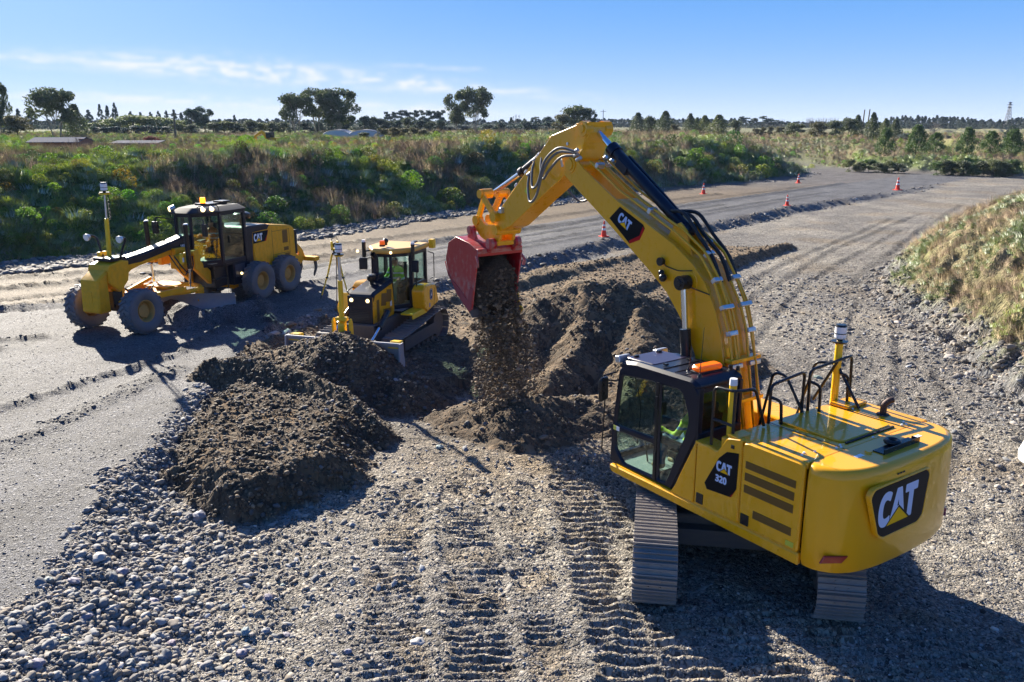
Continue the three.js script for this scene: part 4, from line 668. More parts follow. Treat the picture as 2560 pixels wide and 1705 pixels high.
  const ex = B(); ex.pipe([[-1.68, 2.39, 1.05], [-1.68, 2.55, 1.05], [-1.73, 2.61, 1.10], [-1.76, 2.62, 1.14]], 0.045, 0.06, 12); ex.cyl([-1.68, 2.38, 1.05], [-1.68, 2.41, 1.05], 0.10, 0.08, 16); ex.build('exhaust_pipe', std([0.07, 0.05, 0.045], 0.6, { metalness: 0.6 }), hood);
  // counterweight
  { const half = [[-2.18, 1.372], [-2.40, 1.36], [-2.60, 1.24], [-2.74, 1.0], [-2.81, 0.62], [-2.83, 0.2]]; const out = [[-2.18, 0]].slice(1).concat(half.map((p) => [p[0], -p[1]]), half.slice().reverse());
    const ol = roundPoly(out, 0.12, 3), cx = -2.2; const ring = (y, k) => ol.map(([x, z]) => { const f = 1 - k / 0.65; return [x < cx - 0.01 ? cx + (x - cx) * Math.max(0.3, f) : x, y, z * (1 - k / 1.37)]; });
    const g = loft([ring(1.02, 0.10), ring(1.05, 0.03), ring(1.12, 0), ring(1.6, -0.005), ring(2.05, 0.0), ring(2.26, 0.006), ring(2.345, 0.02), ring(2.385, 0.05), ring(2.397, 0.10)]);
    const cw = mesh('counterweight', g, MAT.paint, E);
    // raised surround and emblem on the rear face
    const poly = [[-0.93, 2.17], [0.20, 2.17], [0.26, 2.10], [0.20, 1.56], [0.10, 1.49], [-0.66, 1.49], [-0.76, 1.56], [-0.99, 2.09]];
    const sr = B(); sr.extX(roundPoly(poly.map(([z, y]) => [mix(z, -0.36, -0.07), mix(y, 1.83, -0.09)]), 0.05), -2.852, -2.78, 0.012, [roundPoly(poly, 0.04).reverse()]); sr.build('badge_surround', MAT.paint, cw);
    const pl = plate(roundPoly(poly, 0.05), 0.012, (c) => { c.fillStyle = '#1b1c22'; c.fillRect(-2, 1, 4, 2); badge(c, -0.82, 1.65, 0.42, '#c2cdea'); }, 768);
    const m = mesh('emblem', pl.g, pl.m, cw); m.rotation.y = -Math.PI / 2; m.position.set(-2.838, 0, 0);
    for (const s of [-1, 1]) { const t = B(); t.ext([[-0.17, -0.045], [0.10, -0.045], [0.17, 0.045], [-0.12, 0.05]], -0.02, 0.02, 0.008, null, M4().compose(V(-2.60, 1.26, s * 1.25), new THREE.Quaternion().setFromEuler(new THREE.Euler(0, s < 0 ? -2.15 : 2.15 + Math.PI, 0)), V(1, 1, 1))); t.build('tail_light', MAT.tail, cw); }
    const br = B(); br.box(0.15, 0.015, 0.80, -2.48, 2.405, 0.06); br.box(0.012, 0.07, 0.80, -2.56, 2.43, 0.06); br.box(0.1, 0.05, 0.012, -2.5, 2.42, 0.46).add(new THREE.TorusGeometry(0.075, 0.035, 8, 18).toNonIndexed(), M4().makeRotationX(Math.PI / 2).setPosition(-2.43, 2.45, 0.05)); br.build('camera_bracket', MAT.black, cw);
    B().box(0.06, 0.004, 0.15, -2.40, 2.398, -0.62).box(0.06, 0.004, 0.14, -2.44, 2.398, 0.62).build('sticker', MAT.white, cw);
    B().cyl([-2.40, 2.39, -0.42], [-2.40, 2.42, -0.42], 0.05, 0.04, 12).build('cap', MAT.paint, cw);
    const sl = B(); for (const q of [-0.42, -0.36, -0.30]) sl.box(0.008, 0.02, 0.04, -2.823, 2.26, q); sl.build('lift_slot', MAT.blackMatt, cw);
  }
  // ---- cab ----
  const cz0 = -1.325, cz1 = -0.40;
  const side = roundPoly([[1.42, 1.20], [1.40, 1.75], [1.27, 2.76, 0.10], [1.15, 2.84, 0.05], [-0.26, 2.90, 0.10], [-0.37, 2.80, 0.05], [-0.37, 2.16], [0.06, 1.20]], 0.02);
  const w1 = roundPoly([[1.19, 2.67], [0.47, 2.735], [0.46, 1.88], [1.305, 1.84]], 0.06), w2 = roundPoly([[1.31, 1.74], [0.46, 1.77], [0.45, 1.27], [1.10, 1.26], [1.29, 1.45]], 0.06), w3 = roundPoly([[0.36, 2.735], [-0.05, 2.75, 0.12], [-0.20, 2.36, 0.1], [-0.12, 2.05], [0.20, 1.27], [0.35, 1.26]], 0.05);
  const cab = B(); cab.ext(side, cz0, cz0 + 0.07, 0.025, [w1, w2, w3]); cab.ext(side, cz1 - 0.06, cz1, 0.02, [w1, roundPoly([[0.36, 2.72], [-0.18, 2.74], [-0.22, 1.95], [0.36, 1.9]], 0.05)]);
  cab.box(0.09, 0.12, 0.8, 1.38, 1.26, -0.86); cab.box(0.06, 0.08, 0.8, 1.24, 2.78, -0.86); cab.box(0.07, 0.10, 0.8, -0.32, 2.82, -0.86); cab.box(0.06, 0.5, 0.8, -0.33, 1.95, -0.86); cab.box(1.7, 0.05, 0.86, 0.55, 1.20, -0.86); cab.box(0.06, 1.0, 0.09, -0.345, 2.35, cz0 + 0.06); cab.box(0.06, 1.0, 0.07, -0.345, 2.35, cz1 - 0.05);
  cab.ext(roundPoly([[-0.30, 2.2], [-0.38, 2.2], [-0.40, 1.3], [0.1, 1.2], [0.12, 1.25], [-0.3, 1.9]], 0.02), cz0 + 0.02, cz1, 0.01);
  const cabm = cab.build('cab', MAT.navy, E);
  const rf = B(); rf.ext(roundPoly([[1.28, 2.80], [1.20, 2.90], [0.9, 2.945], [-0.22, 2.965], [-0.37, 2.90], [-0.36, 2.82]], 0.03), cz0 - 0.005, cz1 + 0.005, 0.045); const roof = rf.build('roof', MAT.navy, E);
  { const h = B(); h.extY(roundPoly([[1.12, -1.22], [0.52, -1.22], [0.52, -0.50], [1.12, -0.50]], 0.05), 2.935, 2.965, 0.01); const hm = h.build('roof_hatch', phy([0.03, 0.022, 0.05], 0.35, { clearcoat: 0.15 }), roof); hm.rotation.z = -0.035; hm.position.y = 0.015; }
  const rr = B(); for (const x of [0.38, 0.16, -0.02]) rr.box(0.014, 0.012, 0.80, x, 2.962, -0.86); for (const z of [-1.1, -0.62]) { rr.box(0.07, 0.03, 0.05, 0.50, 2.975, z); rr.box(0.05, 0.03, 0.08, 1.13, 2.955, z); } rr.build('roof_rib', MAT.black, roof);
  { const b = B(); b.extY(roundPoly([[0.05, -1.06], [-0.13, -1.08], [-0.17, -0.62], [0.03, -0.60]], 0.05), 2.985, 3.07, 0.025); const bm = b.build('beacon_light', MAT.orange, roof); B().box(0.2, 0.03, 0.46, -0.05, 2.972, -0.84).build('beacon_base', MAT.blackMatt, bm); }
  for (const [x, z] of [[1.30, -1.22], [1.24, -0.48]]) { const l = B(); l.box(0.11, 0.11, 0.24, x, 2.90, z, 0, 0, -0.2); l.build('work_light', MAT.zinc, roof); }
  for (const [x, z, hgt] of [[0.12, -1.02, 0.34], [-0.2, -1.14, 0.68]]) { const a = B(); a.cyl([x, 2.96, z], [x, 3.01, z], 0.035, 0.02, 10); a.cyl([x, 3.0, z], [x - 0.03, 3.0 + hgt, z], 0.007, 0.003, 5); a.build('aerial', MAT.black, roof); }
  B().cyl([-0.2, 2.96, -0.5], [-0.2, 3.03, -0.5], 0.03, 0.03, 8).cyl([-0.28, 2.96, -0.44], [-0.28, 3.02, -0.44], 0.03, 0.025, 8).build('roof_stud', MAT.black, roof);
  const pane = (pts, z, par) => B().ext(pts, z, z + 0.006, 0, null).build('window', MAT.glass, par);
  const grow = (pts) => { const cx = pts.reduce((s, p) => s + p[0], 0) / pts.length, cy = pts.reduce((s, p) => s + p[1], 0) / pts.length; return pts.map(([x, y]) => [cx + (x - cx) * 1.04, cy + (y - cy) * 1.04]); };
  for (const w of [w1, w2, w3]) pane(grow(w), cz0 + 0.035, cabm);
  pane(grow(w1), cz1 - 0.03, cabm); pane(grow(roundPoly([[0.36, 2.72], [-0.18, 2.74], [-0.22, 1.95], [0.36, 1.9]], 0.05)), cz1 - 0.03, cabm);
  B().extX([[-1.27, 2.22], [-0.46, 2.22], [-0.46, 2.78], [-1.27, 2.78]], -0.345, -0.339, 0).build('window', MAT.glassTint, cabm);
  { const g = B().bar([1.385, 1.32, -0.86], [1.245, 2.76, -0.86], 0.80, 0.006, 0, 0.0005); g.build('windscreen', MAT.glass, cabm); }
  const dh = B(); dh.box(0.05, 0.20, 0.03, 0.41, 2.45, cz0 - 0.02); dh.box(0.05, 0.26, 0.03, 0.40, 1.55, cz0 - 0.02); dh.build('door_handle', MAT.black, cabm);
  B().box(0.06, 1.52, 0.02, 0.41, 2.0, cz0 - 0.008, 0, 0, 0.0).build('door_edge', MAT.black, cabm);
  B().pipe([[1.33, 2.5, cz0 - 0.02], [1.44, 2.5, cz0 - 0.10], [1.50, 1.35, cz0 - 0.10], [1.42, 1.3, cz0 - 0.02]], 0.012, 0.06).build('grab_rail', MAT.black, cabm);
  { const mr = B(); mr.pipe([[1.30, 2.70, cz0], [1.36, 2.66, cz0 - 0.22]], 0.014); mr.pipe([[1.31, 2.55, cz0], [1.36, 2.58, cz0 - 0.14]], 0.014); mr.ext(roundPoly([[-0.11, -0.19], [0.11, -0.19], [0.11, 0.19], [-0.11, 0.19]], 0.05), -0.03, 0.03, 0.02, null, M4().compose(V(1.38, 2.44, cz0 - 0.20), new THREE.Quaternion().setFromEuler(new THREE.Euler(0, -1.3, 0)), V(1, 1, 1))); mr.build('mirror', MAT.black, cabm); }
  B().box(0.07, 0.07, 0.004, 1.31, 1.79, cz0 - 0.004).build('sticker', std([0.6, 0.6, 0.1], 0.5), cabm);
  B().box(0.07, 0.07, 0.004, 1.24, 1.79, cz0 - 0.004).build('sticker', MAT.white, cabm);
  { const wp = B(); wp.tube([[1.33, 1.4, -0.82], [1.32, 2.0, -0.78], [1.27, 2.6, -0.98]], 0.012, 5); wp.build('wiper', MAT.black, cabm);
    const st = B(); st.box(0.46, 0.12, 0.48, 0.15, 1.62, -0.86); st.box(0.12, 0.75, 0.46, -0.12, 1.98, -0.86, 0, 0, 0.15); st.box(0.1, 0.2, 0.28, -0.17, 2.42, -0.86, 0, 0, 0.1); for (const q of [-0.28, 0.28]) st.box(0.42, 0.1, 0.09, 0.28, 1.82, -0.86 + q); st.box(0.36, 0.36, 0.4, 0.12, 1.38, -0.86); st.build('seat', MAT.seat, cabm);
    const lv = B(); for (const q of [-0.28, 0.28]) { lv.cyl([0.48, 1.85, -0.86 + q], [0.53, 2.02, -0.86 + q], 0.022, 0.018, 8); } lv.cyl([0.95, 1.25, -0.78], [1.0, 1.75, -0.74], 0.014, 0.012, 6); lv.cyl([0.95, 1.25, -0.94], [1.02, 1.72, -0.98], 0.014, 0.012, 6); lv.build('control_lever', MAT.blackMatt, cabm);
    B().box(0.75, 0.012, 0.80, 0.95, 1.235, -0.86).build('floor_mat', std([0.30, 0.31, 0.30], 0.8), cabm);
    B().box(0.04, 0.22, 0.16, 1.12, 2.0, -0.5).build('monitor', MAT.blackMatt, cabm); }
  // ---- handrails, receivers ----
  const rail = (pts) => B().pipe(pts, 0.022, 0.09, 8).build('handrail', MAT.black, E);
  rail([[-0.62, 2.12, -1.30], [-0.62, 2.96, -1.30], [-0.98, 2.98, -1.30], [-1.02, 2.97, -0.95], [-1.02, 2.40, -0.72]]); rail([[-0.62, 2.5, -1.30], [-0.98, 2.5, -1.30]]); rail([[-0.98, 2.98, -1.30], [-0.98, 2.36, -1.30]]);
  rail([[-1.0, 2.40, -0.60], [-1.0, 2.95, -0.60], [-1.0, 3.02, 0.12], [-1.0, 2.40, 0.12]]); rail([[-1.0, 2.78, -0.60], [-1.12, 2.74, -0.52], [-1.12, 2.40, -0.48]]);
  rail([[-1.0, 2.40, 0.26], [-1.0, 3.02, 0.24], [-1.0, 3.08, 1.22], [-1.0, 2.42, 1.26]]); rail([[-1.0, 2.85, 0.26], [-1.12, 2.8, 0.34], [-1.12, 2.40, 0.36]]); rail([[-1.0, 2.86, 0.95], [-1.1, 2.82, 1.02], [-1.1, 2.42, 1.05]]); rail([[-0.7, 2.40, 0.80], [-1.0, 3.04, 0.86]]);
  rail([[-0.30, 1.9, 0.95], [-0.62, 2.95, 0.90], [-0.92, 2.98, 0.98], [-1.35, 2.40, 0.98]]); rail([[-0.4, 1.95, -0.05], [-0.55, 2.92, 0.02], [-0.75, 2.92, 0.04], [-1.02, 2.42, 0.12]]);
  { const p = B(); p.cyl([-0.80, 2.1, -1.14], [-0.80, 3.0, -1.14], 0.05, 0.05, 14); const pm = p.build('receiver_post', MAT.paintBright, E); B().cyl([-0.80, 3.0, -1.14], [-0.80, 3.09, -1.14], 0.055, 0.05, 14).build('post_cap', MAT.white, pm); }
  { const p = B(); p.cyl([-0.93, 2.2, 0.98], [-0.93, 3.30, 0.98], 0.055, 0.055, 14); p.cyl([-0.93, 3.3, 0.98], [-0.93, 3.34, 0.98], 0.06, 0.03, 12); const pm = p.build('receiver_post', MAT.paintBright, E); receiver(pm, -0.93, 3.30, 0.98, 0.8); }
  // ---- boom ----
  const bp = [[-0.12, 1.55], [0.28, 1.50], [0.52, 2.4], [0.69, 2.96], [0.87, 3.27], [1.09, 3.54], [1.35, 3.82], [1.72, 4.09], [2.26, 4.44], [2.81, 4.79], [3.60, 5.27], [3.98, 5.51], [4.02, 5.68], [3.93, 5.84], [3.74, 5.86], [3.46, 5.64], [2.61, 5.18], [1.91, 4.88], [1.23, 4.58], [0.82, 4.33], [0.55, 4.07], [0.33, 3.70], [0.21, 3.38], [0.12, 3.0], [-0.02, 2.2]];
  const bm = B(); bm.ext(bp, -0.30, -0.265, 0.006); bm.ext(bp, 0.265, 0.30, 0.006); bm.ext(bp.map((p) => { const c = [0, 0]; return [p[0] + c[0], p[1] + c[1]]; }).filter((p) => p[0] < 3.3).concat([]).sort(() => 0), -0.262, 0.262, 0.006);
  const boom = bm.build('boom', MAT.paint, E);
  B().cyl([3.82, 5.70, -0.34], [3.82, 5.70, 0.34], 0.10, 0.10, 20).cyl([3.82, 5.70, -0.32], [3.82, 5.70, 0.32], 0.15, 0.15, 20).build('boom_pin', MAT.paint, boom);
  { const pl = plate([[2.49, 5.07], [1.93, 4.83], [1.885, 4.77], [2.0, 4.575], [2.23, 4.49], [2.74, 4.86]].map((p) => [-p[0], p[1]]), 0.004, (c) => { c.fillStyle = '#0d0e13'; c.fillRect(-4, 4, 4, 2); c.save(); c.translate(-2.56, 4.83); c.rotate(-0.50); badge(c, 0, 0.02, 0.165, '#a9bfe6'); c.restore();
      c.fillStyle = '#b01018'; c.beginPath(); c.moveTo(-1.87, 4.74); c.lineTo(-1.95, 4.58); c.lineTo(-2.24, 4.47); c.lineTo(-2.24, 4.54); c.lineTo(-2.0, 4.645); c.lineTo(-1.93, 4.80); c.closePath(); c.fill(); }, 512);
    const m = mesh('emblem', pl.g, pl.m, boom); m.rotation.y = Math.PI; m.position.set(0, 0, -0.302); }
  { const w = B(); w.cyl([1.45, 4.30, -0.30], [1.45, 4.30, -0.38], 0.05, 0.07, 12); w.sph(0.05, 1.42, 4.13, -0.36); w.sph(0.065, 1.36, 4.06, -0.38); w.build('work_light', MAT.black, boom);
    const wi = B(); wi.tube([[1.47, 4.36, -0.31], [1.38, 4.24, -0.315], [1.1, 4.2, -0.315], [0.82, 4.24, -0.31]], 0.008, 5); wi.tube([[0.86, 4.02, -0.40], [0.7, 3.97, -0.33], [0.45, 3.93, -0.31]], 0.009, 5); wi.build('wire', MAT.blackMatt, boom); }
  for (const s of [-1, 1]) { const c = B(); c.cyl([0.56, 1.45, s * 0.42], [0.80, 3.35, s * 0.42], 0.085, 0.085, 16); const cm = c.build('boom_cylinder', MAT.black, E); B().cyl([0.78, 3.2, s * 0.42], [0.88, 4.03, s * 0.42], 0.048, 0.048, 16).build('rod', MAT.chrome, cm); B().cyl([0.88, 4.06, s * 0.34], [0.88, 4.06, s * 0.52], 0.11, 0.11, 18).cyl([0.88, 4.06, s * 0.52], [0.88, 4.06, s * 0.54], 0.06, 0.05, 12).build('pin', MAT.black, cm); }
  B().cyl([0.88, 4.06, -0.3], [0.88, 4.06, -0.31], 0.17, 0.16, 24).build('pin_boss', MAT.paint, boom);
  // stick cylinder on top of the boom
  { const a = [1.30, 4.82, 0], b = [3.08, 6.0, 0], c = [3.50, 6.30, 0]; const k = B(); k.cyl(a, b, 0.095, 0.095, 18); k.cyl([2.95, 5.91, 0], b, 0.12, 0.12, 18); k.box(0.3, 0.16, 0.26, 2.72, 5.70, 0.02, 0, 0, 0.58); k.tube([[1.45, 5.02, 0.05], [2.2, 5.5, 0.1], [2.75, 5.86, 0.1]], 0.025, 6); k.cyl([1.26, 4.79, -0.12], [1.26, 4.79, 0.12], 0.10, 0.10, 14);
    const km = k.build('stick_cylinder', MAT.navy, E); B().cyl(b, c, 0.055, 0.055, 16).build('rod', MAT.chrome, km); const br = B(); for (const s of [-1, 1]) br.ext([[0.98, 4.44], [1.5, 4.68], [1.38, 4.86], [1.24, 4.92], [1.1, 4.8]], s * 0.16 - 0.02, s * 0.16 + 0.02, 0.006); br.build('cylinder_bracket', MAT.paint, boom); }
  // hydraulic lines along the back of the boom
  { const top = [[-0.22, 1.7], [0.02, 2.9], [0.13, 3.38], [0.26, 3.75], [0.48, 4.12], [0.75, 4.42], [1.2, 4.68], [1.9, 4.98], [2.6, 5.28], [3.35, 5.72]];
    for (let i = 0; i < 6; i++) { const z = [-0.27, -0.19, -0.11, 0.11, 0.19, 0.27][i], lift = [0.05, 0.10, 0.06, 0.06, 0.10, 0.05][i] , r = rng(40 + i), far = i % 3 === 1 ? 8 : 10; const pts = []; top.slice(0, far).forEach(([x, y], k) => { pts.push([x - lift * 0.9 + (r() - 0.5) * 0.03, y + lift * (k > 4 ? 1 : 0.2), z + (r() - 0.5) * 0.03]); }); const p = B(); p.pipe(pts, 0.021, 0.1, 7); p.build('hydraulic_line', MAT.paint, boom); }
    for (const [k, zz] of [[1, 0], [2, -0.2], [2, 0.2], [3, 0], [4, -0.2], [4, 0.2], [5, -0.1], [5.5, 0.15], [7, -0.2], [7.3, 0.2], [8.8, -0.2]]) { const i = Math.floor(k), f = k - i, a = top[i], b = top[Math.min(9, i + 1)]; const x = mix(a[0], b[0], f) - 0.06, y = mix(a[1], b[1], f) + (k > 4 ? 0.07 : 0.02), ang = Math.atan2(b[1] - a[1], b[0] - a[0]); const c = B(); if (zz === 0) { c.box(0.07, 0.09, 0.24, x, y, -0.2, 0, 0, ang); c.box(0.07, 0.09, 0.24, x, y, 0.2, 0, 0, ang); } else c.box(0.075, 0.10, 0.17, x, y, zz, 0, 0, ang); c.build('line_clamp', MAT.zinc, boom); }
    for (const y of [3.0, 2.4]) { const i = y > 2.7 ? [0.0, 3.0] : [-0.1, 2.4]; B().box(0.14, 0.06, 0.66, i[0], i[1], 0).build('line_bracket', MAT.paint, boom); }
    const bh = B(); for (const [z, o] of [[0.05, 0], [-0.06, 0.05], [0.15, 0.03]]) bh.tube([[1.55, 5.02 + o, z], [1.25, 5.0 + o, z * 1.5], [0.95, 4.72 + o, z * 1.6], [0.62, 4.45, z * 1.7], [0.42, 4.1, z * 1.7]], 0.03, 7, 24, false, 0.5); bh.build('hose', MAT.blackMatt, boom); }
  // ---- stick ----
  const sp = roundPoly([[3.42, 6.42, 0.06], [3.66, 6.40, 0.05], [4.46, 6.19], [4.74, 5.94], [5.23, 5.52], [5.82, 5.01], [6.17, 4.70], [6.36, 4.42, 0.08], [6.26, 4.24, 0.06], [5.76, 4.42], [4.9, 4.97], [4.05, 5.50], [3.78, 5.52, 0.1], [3.66, 5.80], [3.40, 6.25]], 0.02);
  const sk = B(); sk.ext(sp, -0.235, 0.235, 0.014); for (const s of [-1, 1]) sk.cyl([3.52, 6.31, s * 0.14], [3.52, 6.31, s * 0.30], 0.13, 0.13, 22); sk.ext([[3.38, 6.42], [3.72, 6.40], [3.72, 5.8], [3.60, 5.8]], -0.265, 0.265, 0.01);
  const stick = sk.build('stick', MAT.paint, E);
  B().cyl([3.52, 6.31, -0.32], [3.52, 6.31, 0.32], 0.07, 0.07, 16).build('stick_pin', MAT.paint, stick);
  B().ext([[5.15, 5.05], [5.27, 5.14], [5.2, 5.24], [5.08, 5.15]], -0.242, -0.236, 0).build('sticker', std([0.6, 0.6, 0.02], 0.5), stick);
  B().cyl([3.98, 6.05, -0.25], [3.98, 6.05, -0.236], 0.03, 0.03, 8).box(0.06, 0.14, 0.01, 4.05, 5.72, -0.305, 0, 0, -0.3).build('grease_plate', MAT.zinc, stick);
  { const a = [4.62, 6.03, 0], b = [5.72, 5.46, 0], c = [6.68, 5.02, 0], k = B(); k.cyl(a, b, 0.075, 0.075, 16); k.cyl([5.62, 5.51, 0], b, 0.10, 0.10, 16); k.cyl([4.58, 6.05, -0.1], [4.58, 6.05, 0.1], 0.09, 0.09, 14); const km = k.build('bucket_cylinder', MAT.black, E); B().cyl(b, c, 0.05, 0.05, 14).build('rod', MAT.chrome, km); B().cyl([4.55, 6.06, -0.2], [4.55, 6.06, 0.2], 0.06, 0.06, 10).ext([[4.3, 6.2], [4.62, 6.16], [4.68, 6.02], [4.45, 5.95]], -0.16, -0.12, 0.01).ext([[4.3, 6.2], [4.62, 6.16], [4.68, 6.02], [4.45, 5.95]], 0.12, 0.16, 0.01).build('cylinder_bracket', MAT.paint, stick); }
  for (const s of [-1, 1]) {
    B().bar([6.70, 5.0, s * 0.20], [7.06, 4.42, s * 0.16], 0.07, 0.13).cyl([6.70, 5.0, s * 0.06], [6.70, 5.0, s * 0.30], 0.10, 0.10, 16).cyl([7.06, 4.42, s * 0.08], [7.06, 4.42, s * 0.24], 0.105, 0.105, 16).build('bucket_link', MAT.paint, E);
    B().bar([6.70, 5.0, s * 0.30], [6.22, 4.58, s * 0.30], 0.05, 0.13).cyl([6.22, 4.58, s * 0.235], [6.22, 4.58, s * 0.36], 0.11, 0.11, 16).cyl([6.70, 5.0, s * 0.28], [6.70, 5.0, s * 0.36], 0.09, 0.09, 14).build('idler_link', MAT.paint, E);
  }
  { const l = B(); for (const [z, o] of [[-0.16, 0.03], [-0.08, 0.05], [0.1, 0.04]]) l.pipe([[4.72, 5.86 + o, z], [5.2, 5.55 + o, z], [5.8, 5.04 + o, z], [6.1, 4.78 + o, z]], 0.018, 0.05, 6); l.build('hydraulic_line', MAT.paint, stick); const z2 = B(); for (const [x, y] of [[4.9, 5.8], [5.3, 5.47], [5.62, 5.2], [6.0, 4.86]]) z2.box(0.09, 0.06, 0.26, x, y + 0.03, -0.08, 0, 0, -0.72); z2.box(0.1, 0.12, 0.1, 6.02, 4.72, -0.27); z2.build('line_clamp', MAT.zinc, stick);
    const h = B(); const hose = (p) => h.tube(p, 0.024, 7, 30, false, 0.5);
    hose([[3.62, 5.93, -0.36], [4.0, 5.98, -0.42], [4.35, 5.75, -0.46], [4.55, 5.35, -0.46], [4.78, 5.25, -0.42], [4.95, 5.55, -0.30], [4.98, 5.72, -0.22]]);
    hose([[3.62, 5.90, -0.33], [4.05, 5.90, -0.40], [4.38, 5.62, -0.44], [4.62, 5.12, -0.44], [4.88, 4.98, -0.40], [5.08, 5.25, -0.30], [5.12, 5.45, -0.24]]);
    hose([[3.66, 5.86, -0.30], [4.0, 5.82, -0.36], [4.3, 5.58, -0.40], [4.5, 5.42, -0.38], [4.68, 5.6, -0.30], [4.78, 5.82, -0.2]]);
    hose([[3.7, 5.4, 0.2], [3.95, 5.1, 0.3], [4.3, 5.0, 0.32], [4.6, 5.2, 0.26]]);
    h.build('hose', std([0.12, 0.125, 0.13], 0.45), stick);
    const ft = B(); for (const [x, y, z] of [[3.62, 5.93, -0.34], [3.66, 5.86, -0.30], [3.55, 5.8, -0.33], [5.12, 5.47, -0.24], [4.98, 5.74, -0.22], [3.5, 5.75, 0.36], [3.6, 5.8, 0.30], [3.45, 5.68, 0.28], [4.72, 6.0, -0.12]]) ft.cyl([x - 0.05, y + 0.03, z], [x + 0.06, y - 0.02, z], 0.035, 0.03, 7); ft.build('hose_fitting', MAT.zinc, stick); }
  // coupler
  { const q = B(); for (const s of [-1, 1]) q.ext(roundPoly([[7.15, 4.50], [7.0, 4.52], [6.72, 4.36], [6.32, 4.40], [6.16, 4.28], [6.22, 4.06], [6.5, 3.98], [6.9, 4.08], [7.2, 4.34]], 0.06), s * 0.17 - 0.035, s * 0.17 + 0.035, 0.012); q.cyl([6.24, 4.30, -0.30], [6.24, 4.30, 0.30], 0.11, 0.11, 18); q.box(0.5, 0.18, 0.3, 6.72, 4.22, 0, 0, 0, 0.35); q.box(0.28, 0.1, 0.42, 6.40, 4.02, 0); q.build('quick_coupler', MAT.paint, E);
    B().cyl([6.34, 4.02, -0.36], [6.34, 4.02, 0.36], 0.042, 0.042, 14).cyl([7.10, 4.22, -0.34], [7.10, 4.22, 0.34], 0.042, 0.042, 14).build('bucket_pin', MAT.chrome, E); }
  // bucket: open towards the machine
  { const W = 0.55, back = [[6.50, 3.90], [6.75, 4.0], [7.3, 4.08], [7.62, 3.92], [7.74, 3.55], [7.62, 3.2], [7.25, 2.88], [6.78, 2.55]], inner = back.map(([x, y], i) => { const n = [[0, -0.03], [0, -0.03], [-0.01, -0.03], [-0.025, -0.02], [-0.03, 0], [-0.025, 0.015], [-0.018, 0.024], [-0.018, 0.024]][i]; return [x + n[0], y + n[1]]; });
    const bk = B(); bk.ext(back.concat(inner.slice().reverse()), -W, W, 0.004); const prof = back.concat([[6.70, 2.62], [6.58, 3.2], [6.46, 3.78]]);
    for (const s of [-1, 1]) bk.ext(prof, s * W - 0.018, s * W + 0.018, 0.006); bk.box(0.10, 0.16, 1.12, 6.50, 3.83, 0, 0, 0, 0.1, 0.02);
    for (const s of [-1, 1]) { bk.ext(roundPoly([[6.40, 3.80], [6.24, 4.02], [6.34, 4.14], [6.55, 4.02], [6.9, 4.05], [7.02, 4.30], [7.16, 4.30], [7.22, 4.05], [7.1, 4.0], [6.6, 3.92]], 0.05), s * 0.30 - 0.04, s * 0.30 + 0.04, 0.015); bk.cyl([6.34, 4.02, s * 0.24], [6.34, 4.02, s * 0.38], 0.11, 0.11, 18); bk.cyl([7.10, 4.22, s * 0.24], [7.10, 4.22, s * 0.36], 0.09, 0.09, 16); }
    bk.tube([[6.55, 3.72, 0.58], [6.45, 3.6, 0.62], [6.47, 3.48, 0.6]], 0.03, 6); bk.tube([[6.5, 3.76, -0.57], [6.40, 3.66, -0.6], [6.42, 3.55, -0.58]], 0.025, 6);
    const bkm = bk.build('bucket', MAT.red, E);
    const wp = B(); for (const s of [-1, 1]) { wp.ext([[7.62, 3.2], [7.76, 3.5], [7.68, 3.3], [7.3, 2.86], [6.80, 2.54], [6.72, 2.6], [6.62, 3.05], [6.74, 3.08], [6.86, 2.78], [7.2, 3.0]], s * (W + 0.02) - 0.012, s * (W + 0.02) + 0.012, 0.004); } wp.build('wear_plate', MAT.redDusty, bkm);
    B().ext([[6.90, 2.66], [6.72, 2.60], [6.66, 2.44], [6.72, 2.43], [6.92, 2.58]], -0.56, 0.56, 0.012).build('cutting_edge', MAT.dirtySteel, bkm);
    B().ext([[6.62, 2.62], [6.80, 2.5], [6.62, 2.4], [6.50, 2.5]], 0.60, 0.64, 0.01).ext([[6.66, 2.9], [6.82, 2.85], [6.72, 2.5], [6.58, 2.55]], 0.57, 0.61, 0.01).build('side_cutter', MAT.paintBright, bkm); }
  shade(E);
  const at = (x, y, z) => V(x, y, z).applyMatrix4(M4().makeRotationY(turnOf(EXC.yaw)).setPosition(EXC.x, 0, EXC.z)).toArray();
  seatedPerson('excavator operator in blue sleeves and yellow high visibility vest seated inside the cab', { jacket: [0.45, 0.55, 0.02], trousers: [0.03, 0.09, 0.17], boots: [0.34, 0.22, 0.10], hair: [0.05, 0.03, 0.02], hand: [0.36, 0.24, 0.28], stripe: [0.03, 0.16, 0.32] }, at(0.12, 1.74, -0.86), turnOf(EXC.yaw));
}
function receiver(parent, x, y, z, k = 1) {                                 // white positioning receiver on a mounting plate
  const b = B(); b.cyl([x, y, z], [x, y + 0.03 * k, z], 0.13 * k, 0.15 * k, 18); b.cyl([x, y + 0.03 * k, z], [x, y + 0.08 * k, z], 0.05 * k, 0.05 * k, 12); b.cyl([x, y + 0.17 * k, z], [x, y + 0.185 * k, z], 0.109 * k, 0.109 * k, 20); b.cyl([x, y + 0.30 * k, z], [x, y + 0.34 * k, z], 0.105 * k, 0.09 * k, 20); b.build('mount', MAT.black, parent);
  const r = B(); r.lathe([[0.001, 0.08], [0.085, 0.08], [0.105, 0.10], [0.105, 0.30], [0.001, 0.30]].map((p) => [p[0] * k, p[1] * k]), 20, M4().makeTranslation(x, y, z)); r.build('receiver', MAT.white, parent);
}
